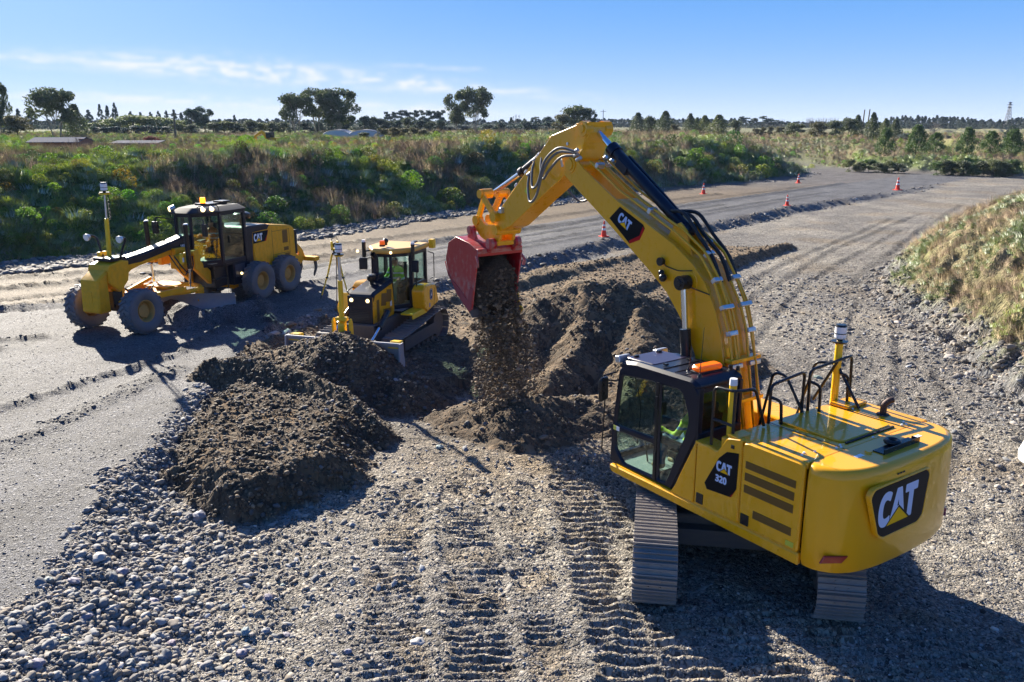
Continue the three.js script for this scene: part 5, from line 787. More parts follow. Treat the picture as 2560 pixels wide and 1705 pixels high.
// ---------- motor grader: x forward, z to the right, origin under the front axle ----------
function tyreGeom(R, W, rimR, lugs, lugD, chevron) {
  const b = B(); const p = [[rimR, -W * 0.36], [rimR + 0.03, -W * 0.46], [R * 0.80, -W * 0.52], [R * 0.93, -W * 0.47], [R - lugD, -W * 0.40], [R - lugD, W * 0.40], [R * 0.93, W * 0.47], [R * 0.80, W * 0.52], [rimR + 0.03, W * 0.46], [rimR, W * 0.36]];
  b.lathe(p, 40, ZAX(), 0.9);
  for (let i = 0; i < lugs; i++) for (const s of [-1, 1]) { const a = (i + (s > 0 ? 0.5 : 0)) / lugs * 2 * Math.PI, m = M4().makeRotationZ(a).multiply(M4().makeTranslation(0, R - lugD * 0.55, s * W * 0.24)).multiply(M4().makeRotationY(s * chevron)); b.add(new RoundedBoxGeometry(R * 0.11, lugD * 1.1, W * 0.52, 1, 0.008), m); }
  return b.geom();
}
function wheel(parent, x, y, z, tg, R, rimR, W, side, lean = 0) {            // hub faces outwards along side
  const t = mesh('wheel', tg, MAT.rubberBlue, parent); t.position.set(x, y, z); t.rotation.x = lean;
  const r = B(); r.lathe([[rimR * 0.98, -W * 0.38], [rimR * 1.02, W * 0.38], [rimR * 0.96, W * 0.40], [rimR * 0.88, W * 0.34], [rimR * 0.80, W * 0.05], [rimR * 0.60, W * 0.02], [rimR * 0.58, W * 0.16], [rimR * 0.30, W * 0.20], [0.001, W * 0.20]].map(([a, b]) => [a, b]), 28, ZAX(), 0.5);
  for (let i = 0; i < 10; i++) { const a = i / 10 * 2 * Math.PI; r.cyl([Math.cos(a) * rimR * 0.69, Math.sin(a) * rimR * 0.69, W * 0.03], [Math.cos(a) * rimR * 0.69, Math.sin(a) * rimR * 0.69, W * 0.08], 0.022, 0.018, 6); }
  const rm = mesh('rim', r.geom(), MAT.rimTan, t); if (side < 0) rm.rotation.y = Math.PI; return t;
}
MAT.rubberBlue = std([0.125, 0.128, 0.135], 1, { roughnessMap: dustRough, map: dustTint }); MAT.trackDark = std([0.2, 0.19, 0.175], 1, { metalness: 0.4, roughnessMap: dustRough, map: dustTint }); MAT.rimTan = std([0.42, 0.25, 0.06], 0.7, { map: dustTint });
function facetCab(par, plan, y0, y1, lows, sills, post, glassNames) {           // posts at the corners, a pane in each side
  const c = B(), n = plan.length;
  plan.forEach(([x, z], i) => c.bar([x, y0, z], [x + (post[i][1] ?? 0), y1, z * 0.98], post[i][0], post[i][0], 0, 0.02));
  for (let i = 0; i < n; i++) { const p = plan[i], q = plan[(i + 1) % n]; c.bar([p[0], y1 - 0.04, p[1]], [q[0], y1 - 0.04, q[1]], 0.07, 0.13, 0, 0.02); c.bar([p[0], sills[i] - 0.05, p[1]], [q[0], sills[i] - 0.05, q[1]], 0.06, 0.13, 0, 0.02); const h = sills[i] - 0.1 - lows[i]; if (h > 0.08) c.bar([p[0], lows[i] + h / 2, p[1]], [q[0], lows[i] + h / 2, q[1]], 0.05, h, 0, 0.01); }
  const cm = c.build('cab', MAT.navy, par);
  for (let i = 0; i < n; i++) { const p = plan[i], q = plan[(i + 1) % n], h = y1 - 0.1 - sills[i]; B().bar([p[0], sills[i] + h / 2, p[1]], [q[0], sills[i] + h / 2, q[1]], 0.008, h, 0, 0.0005).build('window', MAT.glass, cm); }
  return cm;
}
const GR = { x: -11.73, y: 0.46, z: -24.2, yaw: Math.atan2(-0.367, -0.930) };
{
  const G = thing('motor_grader', 'yellow and black six wheeled motor grader working on the haul road', 'grader', GR.x, GR.y, GR.z, turnOf(GR.yaw));
  const tg = tyreGeom(0.665, 0.45, 0.32, 22, 0.03, 0.5);
  wheel(G, 0, 0.655, -1.05, tg, 0.665, 0.32, 0.45, -1, 0.10); wheel(G, 0, 0.655, 1.05, tg, 0.665, 0.32, 0.45, 1, 0.10);
  for (const x of [-5.33, -6.87]) for (const s of [-1, 1]) wheel(G, x, 0.655, s * 1.05, tg, 0.665, 0.32, 0.45, s);
  B().bar([0, 0.72, -0.85], [0, 0.72, 0.85], 0.26, 0.24).box(0.36, 0.5, 0.4, 0, 0.95, 0).box(0.3, 0.55, 0.12, 0.0, 0.75, -0.62).box(0.3, 0.55, 0.12, 0, 0.75, 0.62).bar([-0.2, 0.75, -0.8], [-0.2, 0.75, 0.8], 0.07, 0.07).build('front_axle', MAT.blackMatt, G);
  for (const s of [-1, 1]) B().box(2.2, 0.42, 0.24, -6.1, 0.70, s * 0.72).build('tandem_case', MAT.blackMatt, G);
  // front frame and push block
  const zF = 0.20;
  const blk = B(); blk.ext(roundPoly([[0.76, 0.66], [0.84, 0.72], [0.80, 1.62], [0.40, 1.88], [0.40, 0.66]], 0.02), -0.34, 0.34, 0.05); const bk = blk.build('front_weight', MAT.paintDusty, G);
  B().box(0.012, 0.5, 0.22, 0.83, 1.05, 0).build('front_plate', MAT.paintDusty, bk);
  const fb = B(); fb.ext(roundPoly([[0.42, 1.88], [0.36, 2.0], [-0.10, 2.10], [-0.36, 2.04], [-0.34, 1.72], [-0.28, 1.47], [0.05, 1.18], [0.42, 1.50]], 0.02), -0.40, 0.40, 0.03); fb.box(0.5, 0.7, 0.3, -0.08, 1.2, 0); fb.build('front_frame', MAT.paintDusty, G);
  const ar = B(); ar.ext([[-0.30, 1.52], [-0.62, 1.72], [-0.96, 1.80], [-1.5, 1.86], [-2.0, 1.90], [-2.7, 1.88], [-3.0, 2.0], [-3.0, 2.25], [-2.2, 2.12], [-0.34, 1.86]], -zF, zF, 0.02); ar.build('main_frame', MAT.paintDusty, G);
  const bt = B(); bt.ext(roundPoly([[-0.30, 2.08], [-1.2, 2.17], [-2.3, 2.34], [-2.95, 2.47], [-3.3, 2.47], [-3.3, 1.95], [-2.9, 2.0], [-2.2, 2.05], [-1.0, 1.86], [-0.45, 1.86], [-0.30, 1.80]], 0.04), -zF - 0.012, zF + 0.012, 0.05); const btm = bt.build('frame_cover', MAT.navy, G);
  { const pl = plate([[2.62, 2.08], [3.02, 2.08], [3.02, 2.24], [2.62, 2.24]], 0.003, (c) => { c.fillStyle = '#0c0e18'; c.fillRect(2, 2, 2, 1); word(c, '140M', 2.66, 2.11, 0.09, 0.8, '#c8ccd8'); }, 128); const m = mesh('emblem', pl.g, pl.m, btm); m.rotation.y = Math.PI; m.position.z = -zF - 0.014; }
  B().box(0.16, 0.03, 0.004, -1.30, 1.80, -zF - 0.004).build('sticker', MAT.white, G);
  B().box(0.12, 0.05, 0.16, -0.98, 1.55, -zF - 0.05).build('step', MAT.black, G);
  B().box(0.55, 0.1, 0.7, -0.05, 2.13, 0).build('front_deck', MAT.navy, G);
  // front lamps
  for (const s of [-1, 1]) { const l = B(); l.pipe([[-0.12, 2.12, s * 0.32], [-0.14, 2.4, s * 0.42], [-0.18, 2.72, s * 0.56], [0.02, 2.78, s * 0.62]], 0.035, 0.12, 7); const lm = l.build('lamp_arm', MAT.black, G); const h = B(); h.lathe([[0.001, -0.08], [0.06, -0.07], [0.10, 0], [0.11, 0.05], [0.001, 0.055]], 16, M4().makeTranslation(0.08, 2.74, s * 0.62).multiply(M4().makeRotationZ(-Math.PI / 2 - 0.25))); h.build('headlight', MAT.zinc, lm); B().cyl([0.12, 2.73, s * 0.62], [0.145, 2.725, s * 0.62], 0.1, 0.095, 16).build('lens', MAT.lampGlass, lm); }
  // front receiver mast
  { const p = B(); p.bar([-0.16, 2.15, 0.12], [-0.16, 3.28, 0.06], 0.10, 0.09); const pm = p.build('mast', MAT.paintBright, G); B().cyl([-0.16, 3.2, 0.06], [-0.17, 4.0, 0.03], 0.028, 0.025, 10).build('mast_tube', MAT.zinc, pm); B().box(0.22, 0.05, 0.22, -0.17, 3.98, 0.03).build('mount_plate', MAT.paintBright, pm); receiver(pm, -0.17, 4.0, 0.03, 0.9); const w = B(); const q = []; for (let i = 0; i <= 60; i++) q.push([-0.2 + Math.cos(i * 1.6) * 0.025, 3.25 + i * 0.012, -0.06 + Math.sin(i * 1.6) * 0.025]); w.tube(q, 0.008, 4, 180, false, 0.5); w.build('coiled_cable', MAT.blackMatt, pm); B().box(0.3, 0.28, 0.1, -0.15, 2.16, 0.38).build('mast_bracket', MAT.paintBright, pm); }
  // blade linkage
  for (const s of [-1, 1]) { const x = s < 0 ? -2.22 : -2.5, l = B(); l.cyl([x, 1.55, s * 0.92], [x + 0.03, 2.92, s * 0.92], 0.075, 0.075, 14); const lm = l.build('lift_cylinder', MAT.black, G); B().cyl([x, 2.9, s * 0.92], [x, 2.95, s * 0.92], 0.075, 0.06, 12).build('cylinder_cap', MAT.zinc, lm); B().cyl([x, 1.6, s * 0.92], [x, 0.98, s * 0.86], 0.035, 0.035, 10).build('rod', MAT.chrome, lm); }
  const sd = B(); sd.box(0.5, 0.55, 0.16, -2.5, 1.86, -0.30); sd.box(0.42, 0.42, 0.34, -2.2, 1.75, -0.55); sd.box(0.26, 0.62, 0.2, -2.70, 1.75, -0.72); sd.box(0.5, 0.55, 0.16, -2.5, 1.86, 0.30); sd.box(0.42, 0.4, 0.34, -2.45, 1.85, 0.66); sd.bar([-2.5, 2.0, -0.9], [-2.5, 2.0, 0.9], 0.12, 0.14); sd.build('saddle', MAT.paintDusty, G);
  const ac = B(); for (const x of [-2.05, -2.22]) { ac.cyl([x, 1.70, -0.78], [x, 1.98, -0.78], 0.07, 0.07, 12); ac.sph(0.07, x, 1.98, -0.78); } ac.build('accumulator', MAT.paintBright, G);
  B().box(0.06, 0.14, 0.01, -2.05, 1.84, -0.852).box(0.06, 0.14, 0.01, -2.22, 1.84, -0.852).build('sticker', MAT.white, G);
  const hs = B(); hs.tube([[-1.95, 1.95, -0.6], [-2.0, 1.6, -0.85], [-2.2, 1.42, -0.9], [-2.45, 1.6, -0.85], [-2.5, 1.9, -0.8]], 0.02, 6, 30, false, 0.5).tube([[-1.85, 2.0, -0.5], [-1.8, 1.7, -0.8], [-2.1, 1.35, -0.8], [-2.4, 1.5, -0.7]], 0.018, 6, 30, false, 0.5).tube([[-0.3, 1.2, -0.2], [-0.8, 0.9, -0.4], [-1.3, 1.15, -0.3]], 0.02, 6, 20, false, 0.5).tube([[-0.2, 1.4, 0.2], [-0.7, 1.0, -0.1], [-1.2, 1.1, -0.2]], 0.02, 6, 20, false, 0.5); hs.build('hose', MAT.blackMatt, G);
  const db = B(); for (const s of [-1, 1]) db.bar([0.0, 0.80, s * 0.12], [-2.0, 0.92, s * 0.85], 0.16, 0.18); db.bar([-1.95, 0.92, -0.9], [-1.95, 0.92, 0.9], 0.16, 0.18); db.bar([-1.2, 0.88, -0.5], [-2.1, 1.0, 0.6], 0.08, 0.1); db.bar([-0.9, 1.0, 0.35], [-2.2, 1.15, 0.7], 0.1, 0.1); db.box(0.9, 0.06, 1.0, -2.1, 1.0, 0); db.build('drawbar', MAT.paintDusty, G);
  const cr = B(); cr.add(new THREE.TorusGeometry(0.78, 0.075, 8, 40).toNonIndexed(), M4().makeRotationX(Math.PI / 2).setPosition(-2.45, 0.80, 0)); const bl = Math.atan2(0.93, 1.0); for (const s of [-1, 1]) cr.bar([-2.45 + s * 0.75 * Math.cos(bl), 0.78, -s * 0.75 * Math.sin(bl) * -1], [-2.45 + s * 0.75 * Math.cos(bl), 0.35, s * 0.75 * Math.sin(bl)], 0.12, 0.3); cr.build('circle', MAT.paintDusty, G);
  { const g = B(); const pr = []; for (let i = 0; i <= 8; i++) { const a = i / 8; pr.push([0.10 * Math.sin(a * Math.PI) * -1, a * 0.60]); } const pr2 = pr.map(([x, y]) => [x - 0.03, y]).reverse(); g.ext(pr.concat(pr2), -1.85, 1.85, 0.004, null, null, 0.9); g.box(0.04, 0.18, 3.7, 0.01, 0.06, 0); const m = g.build('blade', MAT.greyPale, G); m.position.set(-2.45, 0.02, 0); m.rotation.y = 0.50; }
  // rear frame, articulation
  const rfm = B(); rfm.ext([[-2.9, 1.75], [-3.1, 1.75], [-3.9, 1.0], [-4.9, 0.72], [-5.0, 0.45], [-4.7, 0.42], [-3.6, 0.80], [-2.95, 1.40]], -0.46, -0.30, 0.02).ext([[-2.9, 1.75], [-3.1, 1.75], [-3.9, 1.0], [-4.9, 0.72], [-5.0, 0.45], [-4.7, 0.42], [-3.6, 0.80], [-2.95, 1.40]], 0.30, 0.46, 0.02); rfm.build('rear_frame', MAT.paintDusty, G);
  B().box(1.5, 0.75, 1.3, -4.4, 1.02, 0.05).box(0.9, 0.85, 1.55, -4.85, 1.05, 0).box(2.4, 0.5, 1.0, -6.2, 1.0, 0).build('chassis', MAT.navy, G);
  B().box(0.50, 0.42, 0.02, -4.72, 1.10, -0.79).build('battery_door', phy([0.03, 0.035, 0.06], 0.4), G);
  for (const x of [-3.35, -3.95]) B().pipe([[x, 1.45, -0.86], [x, 0.62, -0.90], [x - 0.02, 0.62, -0.70]], 0.025, 0.05).build('ladder_rail', MAT.black, G);
  B().box(0.55, 0.03, 0.2, -3.65, 0.64, -0.82).box(0.55, 0.03, 0.2, -3.65, 0.98, -0.82).build('step', MAT.black, G);
  // cab
  { const zc = 0.78, plan = [[-3.12, -0.30], [-3.12, 0.30], [-3.92, zc], [-5.14, 0.74], [-5.14, -0.74], [-3.92, -zc]];
    const cm = facetCab(G, plan, 1.36, 3.12, [1.9, 1.36, 1.36, 1.36, 1.36, 1.36], [2.12, 1.56, 1.52, 2.30, 1.52, 1.56], [[0.09], [0.09], [0.10], [0.12], [0.12], [0.11]]);
    B().extY(roundPoly([[-3.3, -0.3], [-3.3, 0.3], [-3.92, zc], [-5.14, 0.74], [-5.14, -0.74], [-3.92, -zc]], 0.03), 1.34, 1.42, 0.01).build('cab_floor', MAT.navy, cm);
    const r = B(); r.add(loft([[3.12, 0], [3.16, -0.04], [3.18, 0], [3.28, 0.24], [3.30, 0.30]].map(([y, k]) => roundPoly([[-2.98 - k * 0.9, -0.34 + k * 0.2], [-2.98 - k * 0.9, 0.34 - k * 0.2], [-3.9 - k * 0.5, 0.86 - k], [-5.22 + k * 0.2, 0.80 - k * 0.8], [-5.22 + k * 0.2, -0.80 + k * 0.8], [-3.9 - k * 0.5, -0.86 + k]], 0.06, 2).reverse().map(([x, z]) => [x, y, z])))); const rm = r.build('roof', phy([0.035, 0.04, 0.05], 0.75, { specularIntensity: 0.4 }), G);
    const ba = B(); ba.box(0.9, 0.06, 0.6, -4.6, 3.33, 0.1); ba.box(0.4, 0.06, 0.4, -4.9, 3.38, -0.1); ba.build('roof_unit', MAT.black, rm);
    B().cyl([-4.15, 3.30, 0.05], [-4.15, 3.38, 0.05], 0.08, 0.08, 14).build('beacon_base', MAT.blackMatt, rm); B().cyl([-4.15, 3.38, 0.05], [-4.15, 3.56, 0.05], 0.085, 0.08, 16).build('beacon_light', std([0.9, 0.3, 0.02], 0.3, { emissive: col(1, 0.3, 0.01), emissiveIntensity: 1.6 }), rm);
    for (const [x, z] of [[-3.42, -0.55], [-3.66, -0.70], [-3.10, 0.42], [-3.38, 0.60]]) { const l = B(); l.cyl([x - 0.06, 3.28, z], [x + 0.03, 3.25, z + Math.sign(z) * 0.05], 0.085, 0.08, 14); const lm = l.build('work_light', MAT.zinc, rm); B().cyl([x + 0.03, 3.25, z + Math.sign(z) * 0.05], [x + 0.045, 3.246, z + Math.sign(z) * 0.058], 0.074, 0.07, 14).build('lens', MAT.lampOn, lm); }
    B().pipe([[-3.25, 3.18, -0.52], [-3.25, 3.36, -0.5], [-3.85, 3.36, -0.80], [-3.88, 3.18, -0.82]], 0.014, 0.06).build('light_guard', MAT.black, rm);
    for (const s of [-1, 1]) { const m = B(); m.pipe([[-3.3, 2.9, s * 0.45], [-2.95, 3.0, s * 0.95], [-2.93, 2.75, s * 1.0]], 0.02, 0.06); m.box(0.09, 0.40, 0.22, -2.94, 2.66, s * 1.0, 0, s * 0.2, 0, 0.03); m.build('mirror', MAT.black, cm); }
    B().box(0.05, 0.25, 0.03, -4.30, 2.2, -zc - 0.015).build('door_handle', MAT.black, cm);
    B().tube([[-3.72, 1.62, -0.70], [-3.76, 2.1, -0.74], [-3.80, 2.85, -0.76]], 0.012, 5).build('wiper', MAT.black, cm);
    B().box(0.08, 0.26, 0.006, -5.18, 1.75, -0.76).build('sticker', std([0.6, 0.55, 0.02], 0.5), cm);
    const st = B(); st.box(0.5, 0.14, 0.52, -4.35, 1.88, 0); st.box(0.14, 0.8, 0.5, -4.65, 2.28, 0, 0, 0, 0.1); st.box(0.4, 0.4, 0.4, -4.35, 1.62, 0); for (const q of [-0.3, 0.3]) st.box(0.4, 0.08, 0.1, -4.2, 2.1, q); st.box(0.16, 0.5, 0.3, -3.55, 1.8, 0, 0, 0, 0.2); st.build('seat', MAT.seat, cm);
    B().box(1.5, 0.02, 1.4, -4.2, 1.475, 0).build('floor_mat', std([0.3, 0.27, 0.2], 0.8), cm);
    const ml = B(); ml.box(0.08, 0.10, 0.09, -4.72, 1.0, -0.83); const mm = ml.build('work_light', MAT.black, G); B().cyl([-4.68, 1.0, -0.87], [-4.66, 1.0, -0.89], 0.045, 0.045, 12).build('lens', MAT.lampOn, mm); }
  // engine bay
  { const zc = 0.74, h = B(); h.ext(roundPoly([[-5.45, 2.48], [-6.5, 2.46], [-7.75, 2.30], [-7.96, 2.18], [-7.99, 1.02], [-6.6, 0.95], [-5.62, 1.10]], 0.05), -zc, zc, 0.045); const hm = h.build('engine_cover', MAT.paintDusty, G);
    B().ext(roundPoly([[-5.16, 2.45], [-5.3, 2.52], [-6.3, 2.50], [-6.52, 2.44], [-6.38, 2.28], [-5.56, 2.26], [-5.5, 1.0], [-5.2, 1.0]], 0.03), -zc - 0.02, zc + 0.02, 0.04).build('front_shroud', MAT.navy, G);
    const pl = plate([[5.56, 1.88], [6.26, 1.90], [6.42, 2.27], [5.56, 2.27]], 0.004, (c) => { c.fillStyle = '#10121c'; c.fillRect(5, 1, 2, 2); badge(c, 5.60, 1.955, 0.24, '#dfe4ee'); c.fillStyle = '#c01820'; c.beginPath(); c.moveTo(6.16, 1.88); c.lineTo(6.27, 1.88); c.lineTo(6.44, 2.27); c.lineTo(6.40, 2.28); c.lineTo(6.35, 2.12); c.closePath(); c.fill(); }, 384); const m = mesh('emblem', pl.g, pl.m, hm); m.rotation.y = Math.PI; m.position.z = -zc - 0.004;
    for (const [x, y, w, hh] of [[-7.36, 1.93, 0.30, 0.46], [-7.40, 1.48, 0.28, 0.13], [-7.45, 1.20, 0.26, 0.22]]) { const v = B(); v.box(w, hh, 0.012, x, y, -zc - 0.002, 0, 0, 0, 0.002); for (let q = 0; q < 8; q++) v.box(w * 0.94, hh * 0.045, 0.008, x, y - hh / 2 + hh * (q + 0.5) / 8, -zc - 0.009, 0, 0, 0, 0); v.build('vent_grille', MAT.ventDark, hm); }
    const sm = B(); sm.box(0.012, 1.25, 0.006, -6.62, 1.62, -zc - 0.001, 0, 0, 0, 0).box(0.01, 1.1, 0.006, -7.62, 1.65, -zc - 0.001, 0, 0, 0, 0).box(1.0, 0.01, 0.006, -7.12, 2.18, -zc - 0.001, 0, 0, 0, 0).box(1.0, 0.01, 0.006, -7.12, 1.34, -zc - 0.001, 0, 0, 0, 0); sm.build('seam', MAT.blackMatt, hm);
    B().box(0.12, 0.9, 1.5, -8.02, 1.65, 0).build('rear_grille', MAT.blackMatt, G);
    const it = B(); it.cyl([-6.1, 2.48, 0.1], [-6.1, 2.66, 0.1], 0.10, 0.10, 14); it.lathe([[0.001, 0], [0.28, 0.0], [0.30, 0.05], [0.29, 0.16], [0.2, 0.22], [0.001, 0.22]], 24, M4().makeTranslation(-6.1, 2.68, 0.1)); it.build('air_cleaner', MAT.black, G);
    B().pipe([[-5.35, 2.5, 0.4], [-5.35, 3.25, 0.4], [-5.45, 3.4, 0.4]], 0.055, 0.06, 10).build('exhaust_pipe', MAT.black, G); }
  // ripper
  { const r = B(); for (const s of [-1, 1]) r.ext(roundPoly([[-8.05, 1.55], [-8.35, 1.6], [-8.75, 1.25], [-8.9, 0.95], [-8.6, 0.7], [-8.05, 0.8]], 0.06), s * 0.45 - 0.04, s * 0.45 + 0.04, 0.012, [[[-8.42, 1.22], [-8.52, 1.14], [-8.46, 1.04], [-8.36, 1.1]]]); r.box(0.3, 0.16, 2.0, -8.95, 0.88, 0); r.bar([-8.2, 1.1, -0.4], [-8.9, 0.9, -0.4], 0.1, 0.12); r.bar([-8.2, 1.1, 0.4], [-8.9, 0.9, 0.4], 0.1, 0.12); const rm = r.build('ripper', MAT.paintDusty, G); for (const z of [-0.88, -0.2, 0.5, 0.9]) B().ext([[-8.88, 0.86], [-9.04, 0.86], [-9.06, 0.5], [-8.86, 0.22], [-8.84, 0.3], [-8.94, 0.52]], z - 0.035, z + 0.035, 0.01).build('ripper_shank', MAT.dirtySteel, rm); }
  shade(G);
  const at = (x, y, z) => V(x, y, z).applyMatrix4(M4().makeRotationY(turnOf(GR.yaw)).setPosition(GR.x, GR.y, GR.z)).toArray();
  seatedPerson('grader operator in orange high visibility jacket seated in the cab', { jacket: [0.5, 0.14, 0.02], trousers: [0.03, 0.035, 0.05], boots: [0.1, 0.07, 0.05], hair: [0.03, 0.02, 0.015], hand: [0.36, 0.30, 0.2], stripe: [0.5, 0.5, 0.48] }, at(-4.42, 2.02, 0), turnOf(GR.yaw));
}
// ---------- bulldozer ----------
const DZ = { x: -3.68, y: 0.18, z: -23.05, yaw: Math.atan2(-0.30, -0.954) };
const DC = -0.58;                                                          // how far back the engine and cab sit on the tracks
{
  const D = thing('bulldozer', 'compact yellow bulldozer pushing dark soil with a wide straight blade', 'bulldozer', DZ.x, DZ.y, DZ.z, turnOf(DZ.yaw));
  for (const s of [-1, 1]) {
    const zc = s * 0.98, W = 0.56, path = []; const rad = 0.33, xf = 1.25, xr = -1.5, f = B();
    f.box(2.5, 0.26, 0.26, -0.12, 0.42, zc); f.cyl([xf, 0.36, zc - 0.12], [xf, 0.36, zc + 0.12], 0.27, 0.27, 22); f.cyl([xr, 0.50, zc - 0.12], [xr, 0.50, zc + 0.12], 0.36, 0.36, 22); f.box(2.2, 0.34, 0.02, -0.12, 0.45, zc + s * 0.17);
    for (let i = 0; i < 7; i++) f.cyl([-1.0 + i * 0.33, 0.15, zc - 0.14], [-1.0 + i * 0.33, 0.15, zc + 0.14], 0.10, 0.10, 12);
    const push = (x, y) => path.push([x, y]);
    for (let i = 0; i <= 14; i++) push(xr + (xf - xr) * i / 14, mix(0.94, 0.72, sst(0.0, 1, i / 14)) ); for (let i = 1; i < 8; i++) { const a = Math.PI / 2 - i / 8 * Math.PI; push(xf + Math.cos(a) * rad, 0.37 + Math.sin(a) * 0.36); } for (let i = 0; i <= 14; i++) push(xf - (xf - xr + 0.1) * i / 14, 0.03); for (let i = 1; i < 8; i++) { const a = -Math.PI / 2 - i / 8 * Math.PI; push(xr + Math.cos(a) * 0.44, 0.49 + Math.sin(a) * 0.46); }
    const cv = new THREE.CatmullRomCurve3(path.map(([x, y]) => V(x, y, 0)), true, 'catmullrom', 0.5), N = 40, per = cv.getLength();
    const tr = mesh('track', f.geom(), MAT.dirtySteel, D); const sh = B(); sh.box(per / N * 0.98, 0.02, W, 0, 0, 0, 0, 0, 0, 0.004); sh.ext([[-0.07, 0.01], [-0.04, 0.01], [-0.05, 0.06], [-0.06, 0.06]], -W / 2, W / 2, 0.003); sh.box(per / N * 0.9, 0.09, 0.16, 0, -0.06, 0); const shoe = sh.geom();
    for (let i = 0; i < N; i++) { const u = i / N, p = cv.getPointAt(u), t = cv.getTangentAt(u), m = mesh('track_shoe', shoe, MAT.trackDark, tr); m.position.set(p.x, p.y, zc); m.rotation.z = Math.atan2(t.y, t.x); }
  }
  const hw = 0.36;
  B().box(3.2, 0.55, 0.95, -0.2, 0.75, 0).build('chassis', MAT.dirtySteel, D);
  { const h = B(); h.ext(roundPoly([[1.75, 0.62], [1.78, 1.74], [1.70, 1.78], [0.55, 1.95], [0.45, 1.2], [0.60, 0.62]], 0.04), -hw, hw, 0.02); const hm = h.build('engine_cover', MAT.paint, D);
    B().ext(roundPoly([[1.80, 1.60], [1.80, 1.80], [1.68, 1.86], [0.5, 2.06], [0.45, 1.92], [1.66, 1.70], [1.7, 1.60]], 0.03), -hw - 0.012, hw + 0.012, 0.07).build('bonnet', MAT.navy, D);
    const g = B(); g.box(0.05, 1.02, 0.70, 1.785, 1.05, 0); const gm = g.build('grille', MAT.navy, D); for (let i = 0; i < 18; i++) B().box(0.03, 0.016, 0.56, 1.815, 0.60 + i * 0.046, 0, 0, 0, 0, 0.003).build('grille_bar', MAT.blackMatt, gm);
    B().box(0.06, 0.30, 0.72, 1.80, 1.62, 0).build('lamp_panel', MAT.navy, D);
    for (const s of [-1, 1]) B().cyl([1.82, 1.66, s * 0.24], [1.845, 1.66, s * 0.24], 0.055, 0.05, 14).build('headlight', MAT.lampOn, D);
    for (const s of [-1, 1]) { const v = B(); v.box(0.30, 0.34, 0.01, 0.80, 1.62, s * (hw + 0.002), 0, 0, 0.15); v.box(0.30, 0.34, 0.01, 1.12, 1.57, s * (hw + 0.002), 0, 0, 0.15); v.build('vent_grille', MAT.ventDark, hm); B().box(0.5, 0.13, 0.01, 0.92, 1.22, s * (hw + 0.002), 0, 0, 0.1).build('vent_grille', MAT.ventDark, hm); B().box(0.14, 0.75, 0.01, 1.48, 1.25, s * (hw + 0.002)).build('vent_grille', MAT.ventDark, hm); B().box(0.1, 0.15, 0.005, 0.68, 1.38, s * (hw + 0.004)).build('sticker', MAT.white, hm); }
    B().cyl([1.05, 1.9, 0.02], [1.05, 2.05, 0.02], 0.06, 0.06, 12).lathe([[0.001, 0], [0.11, 0], [0.12, 0.03], [0.12, 0.14], [0.09, 0.17], [0.001, 0.17]], 18, M4().makeTranslation(1.05, 2.05, 0.02)).build('air_cleaner', MAT.black, D);
    B().box(0.36, 0.22, 0.26, 0.62, 2.08, 0.06).pipe([[0.62, 2.1, 0.08], [0.62, 2.62, 0.08], [0.72, 2.74, 0.12]], 0.075, 0.1, 12).build('exhaust_pipe', MAT.navy, D);
    B().pipe([[1.62, 1.72, hw], [1.62, 1.85, hw + 0.12], [1.25, 1.9, hw + 0.12], [1.25, 1.8, hw]], 0.018, 0.05).build('grab_rail', MAT.black, D); }
  // blade
  { const pr = []; for (let i = 0; i <= 8; i++) { const a = i / 8; pr.push([-0.16 * Math.sin(a * Math.PI) + 0.05 * a, a * 0.98 - 0.1]); } const b = B(); b.ext(pr.concat(pr.map(([x, y]) => [x - 0.05, y]).reverse()), -1.66, 1.66, 0.004, null, null, 0.9); b.box(0.06, 0.05, 3.3, 0.02, 0.88, 0); for (const s of [-1, 1]) b.ext([[-0.12, -0.1], [0.08, -0.1], [0.12, 0.3], [0.08, 0.9], [-0.1, 0.9]], s * 1.66 - 0.025, s * 1.66 + 0.025, 0.004); const m = b.build('blade', MAT.greyPale, D); m.position.set(2.6, 0.05, -0.2); m.rotation.y = -0.06; m.rotation.x = 0.02;
    for (const s of [-1, 1]) { const y = B(); y.box(0.22, 0.16, 0.26, -0.16, 0.84, s * 1.46, 0, 0, 0.1); y.box(0.1, 0.1, 0.34, -0.05, 0.80, s * 1.46); y.build('blade_bracket', MAT.paintBright, m); }
    const a = B(); for (const s of [-1, 1]) a.bar([2.15, 0.3, s * 0.45], [0.9, 0.42, s * 0.62], 0.14, 0.2); a.bar([2.2, 0.6, 0], [1.8, 0.6, 0], 0.3, 0.3); a.build('push_arm', MAT.dirtySteel, D);
    for (const s of [-1, 1]) { const c = B(); c.cyl([0.75, 1.28, s * 0.56], [1.35, 0.98, s * 0.60], 0.085, 0.085, 14); const cm = c.build('lift_cylinder', MAT.black, D); B().cyl([1.35, 0.98, s * 0.60], [1.85, 0.62, s * 0.55], 0.04, 0.04, 10).build('rod', MAT.chrome, cm); }
    // receiver mast bolted to the blade
    const q = B(); for (const s of [-1, 1]) q.ext([[2.18, 0.86], [2.36, 0.92], [2.36, 1.38], [2.26, 1.46], [2.20, 1.35]], 0.10 + s * 0.24 - 0.02, 0.10 + s * 0.24 + 0.02, 0.006); q.box(0.08, 0.18, 0.5, 2.36, 0.95, 0.10); q.box(0.16, 0.10, 0.30, 2.28, 1.44, 0.10); q.ext(roundPoly([[2.22, 1.0], [2.34, 1.0], [2.36, 1.3], [2.22, 1.4]], 0.03), 0.0, 0.2, 0.02); q.box(0.10, 0.26, 0.18, 2.30, 0.74, 0.10); const qm = q.build('mast_bracket', MAT.paintBright, D);
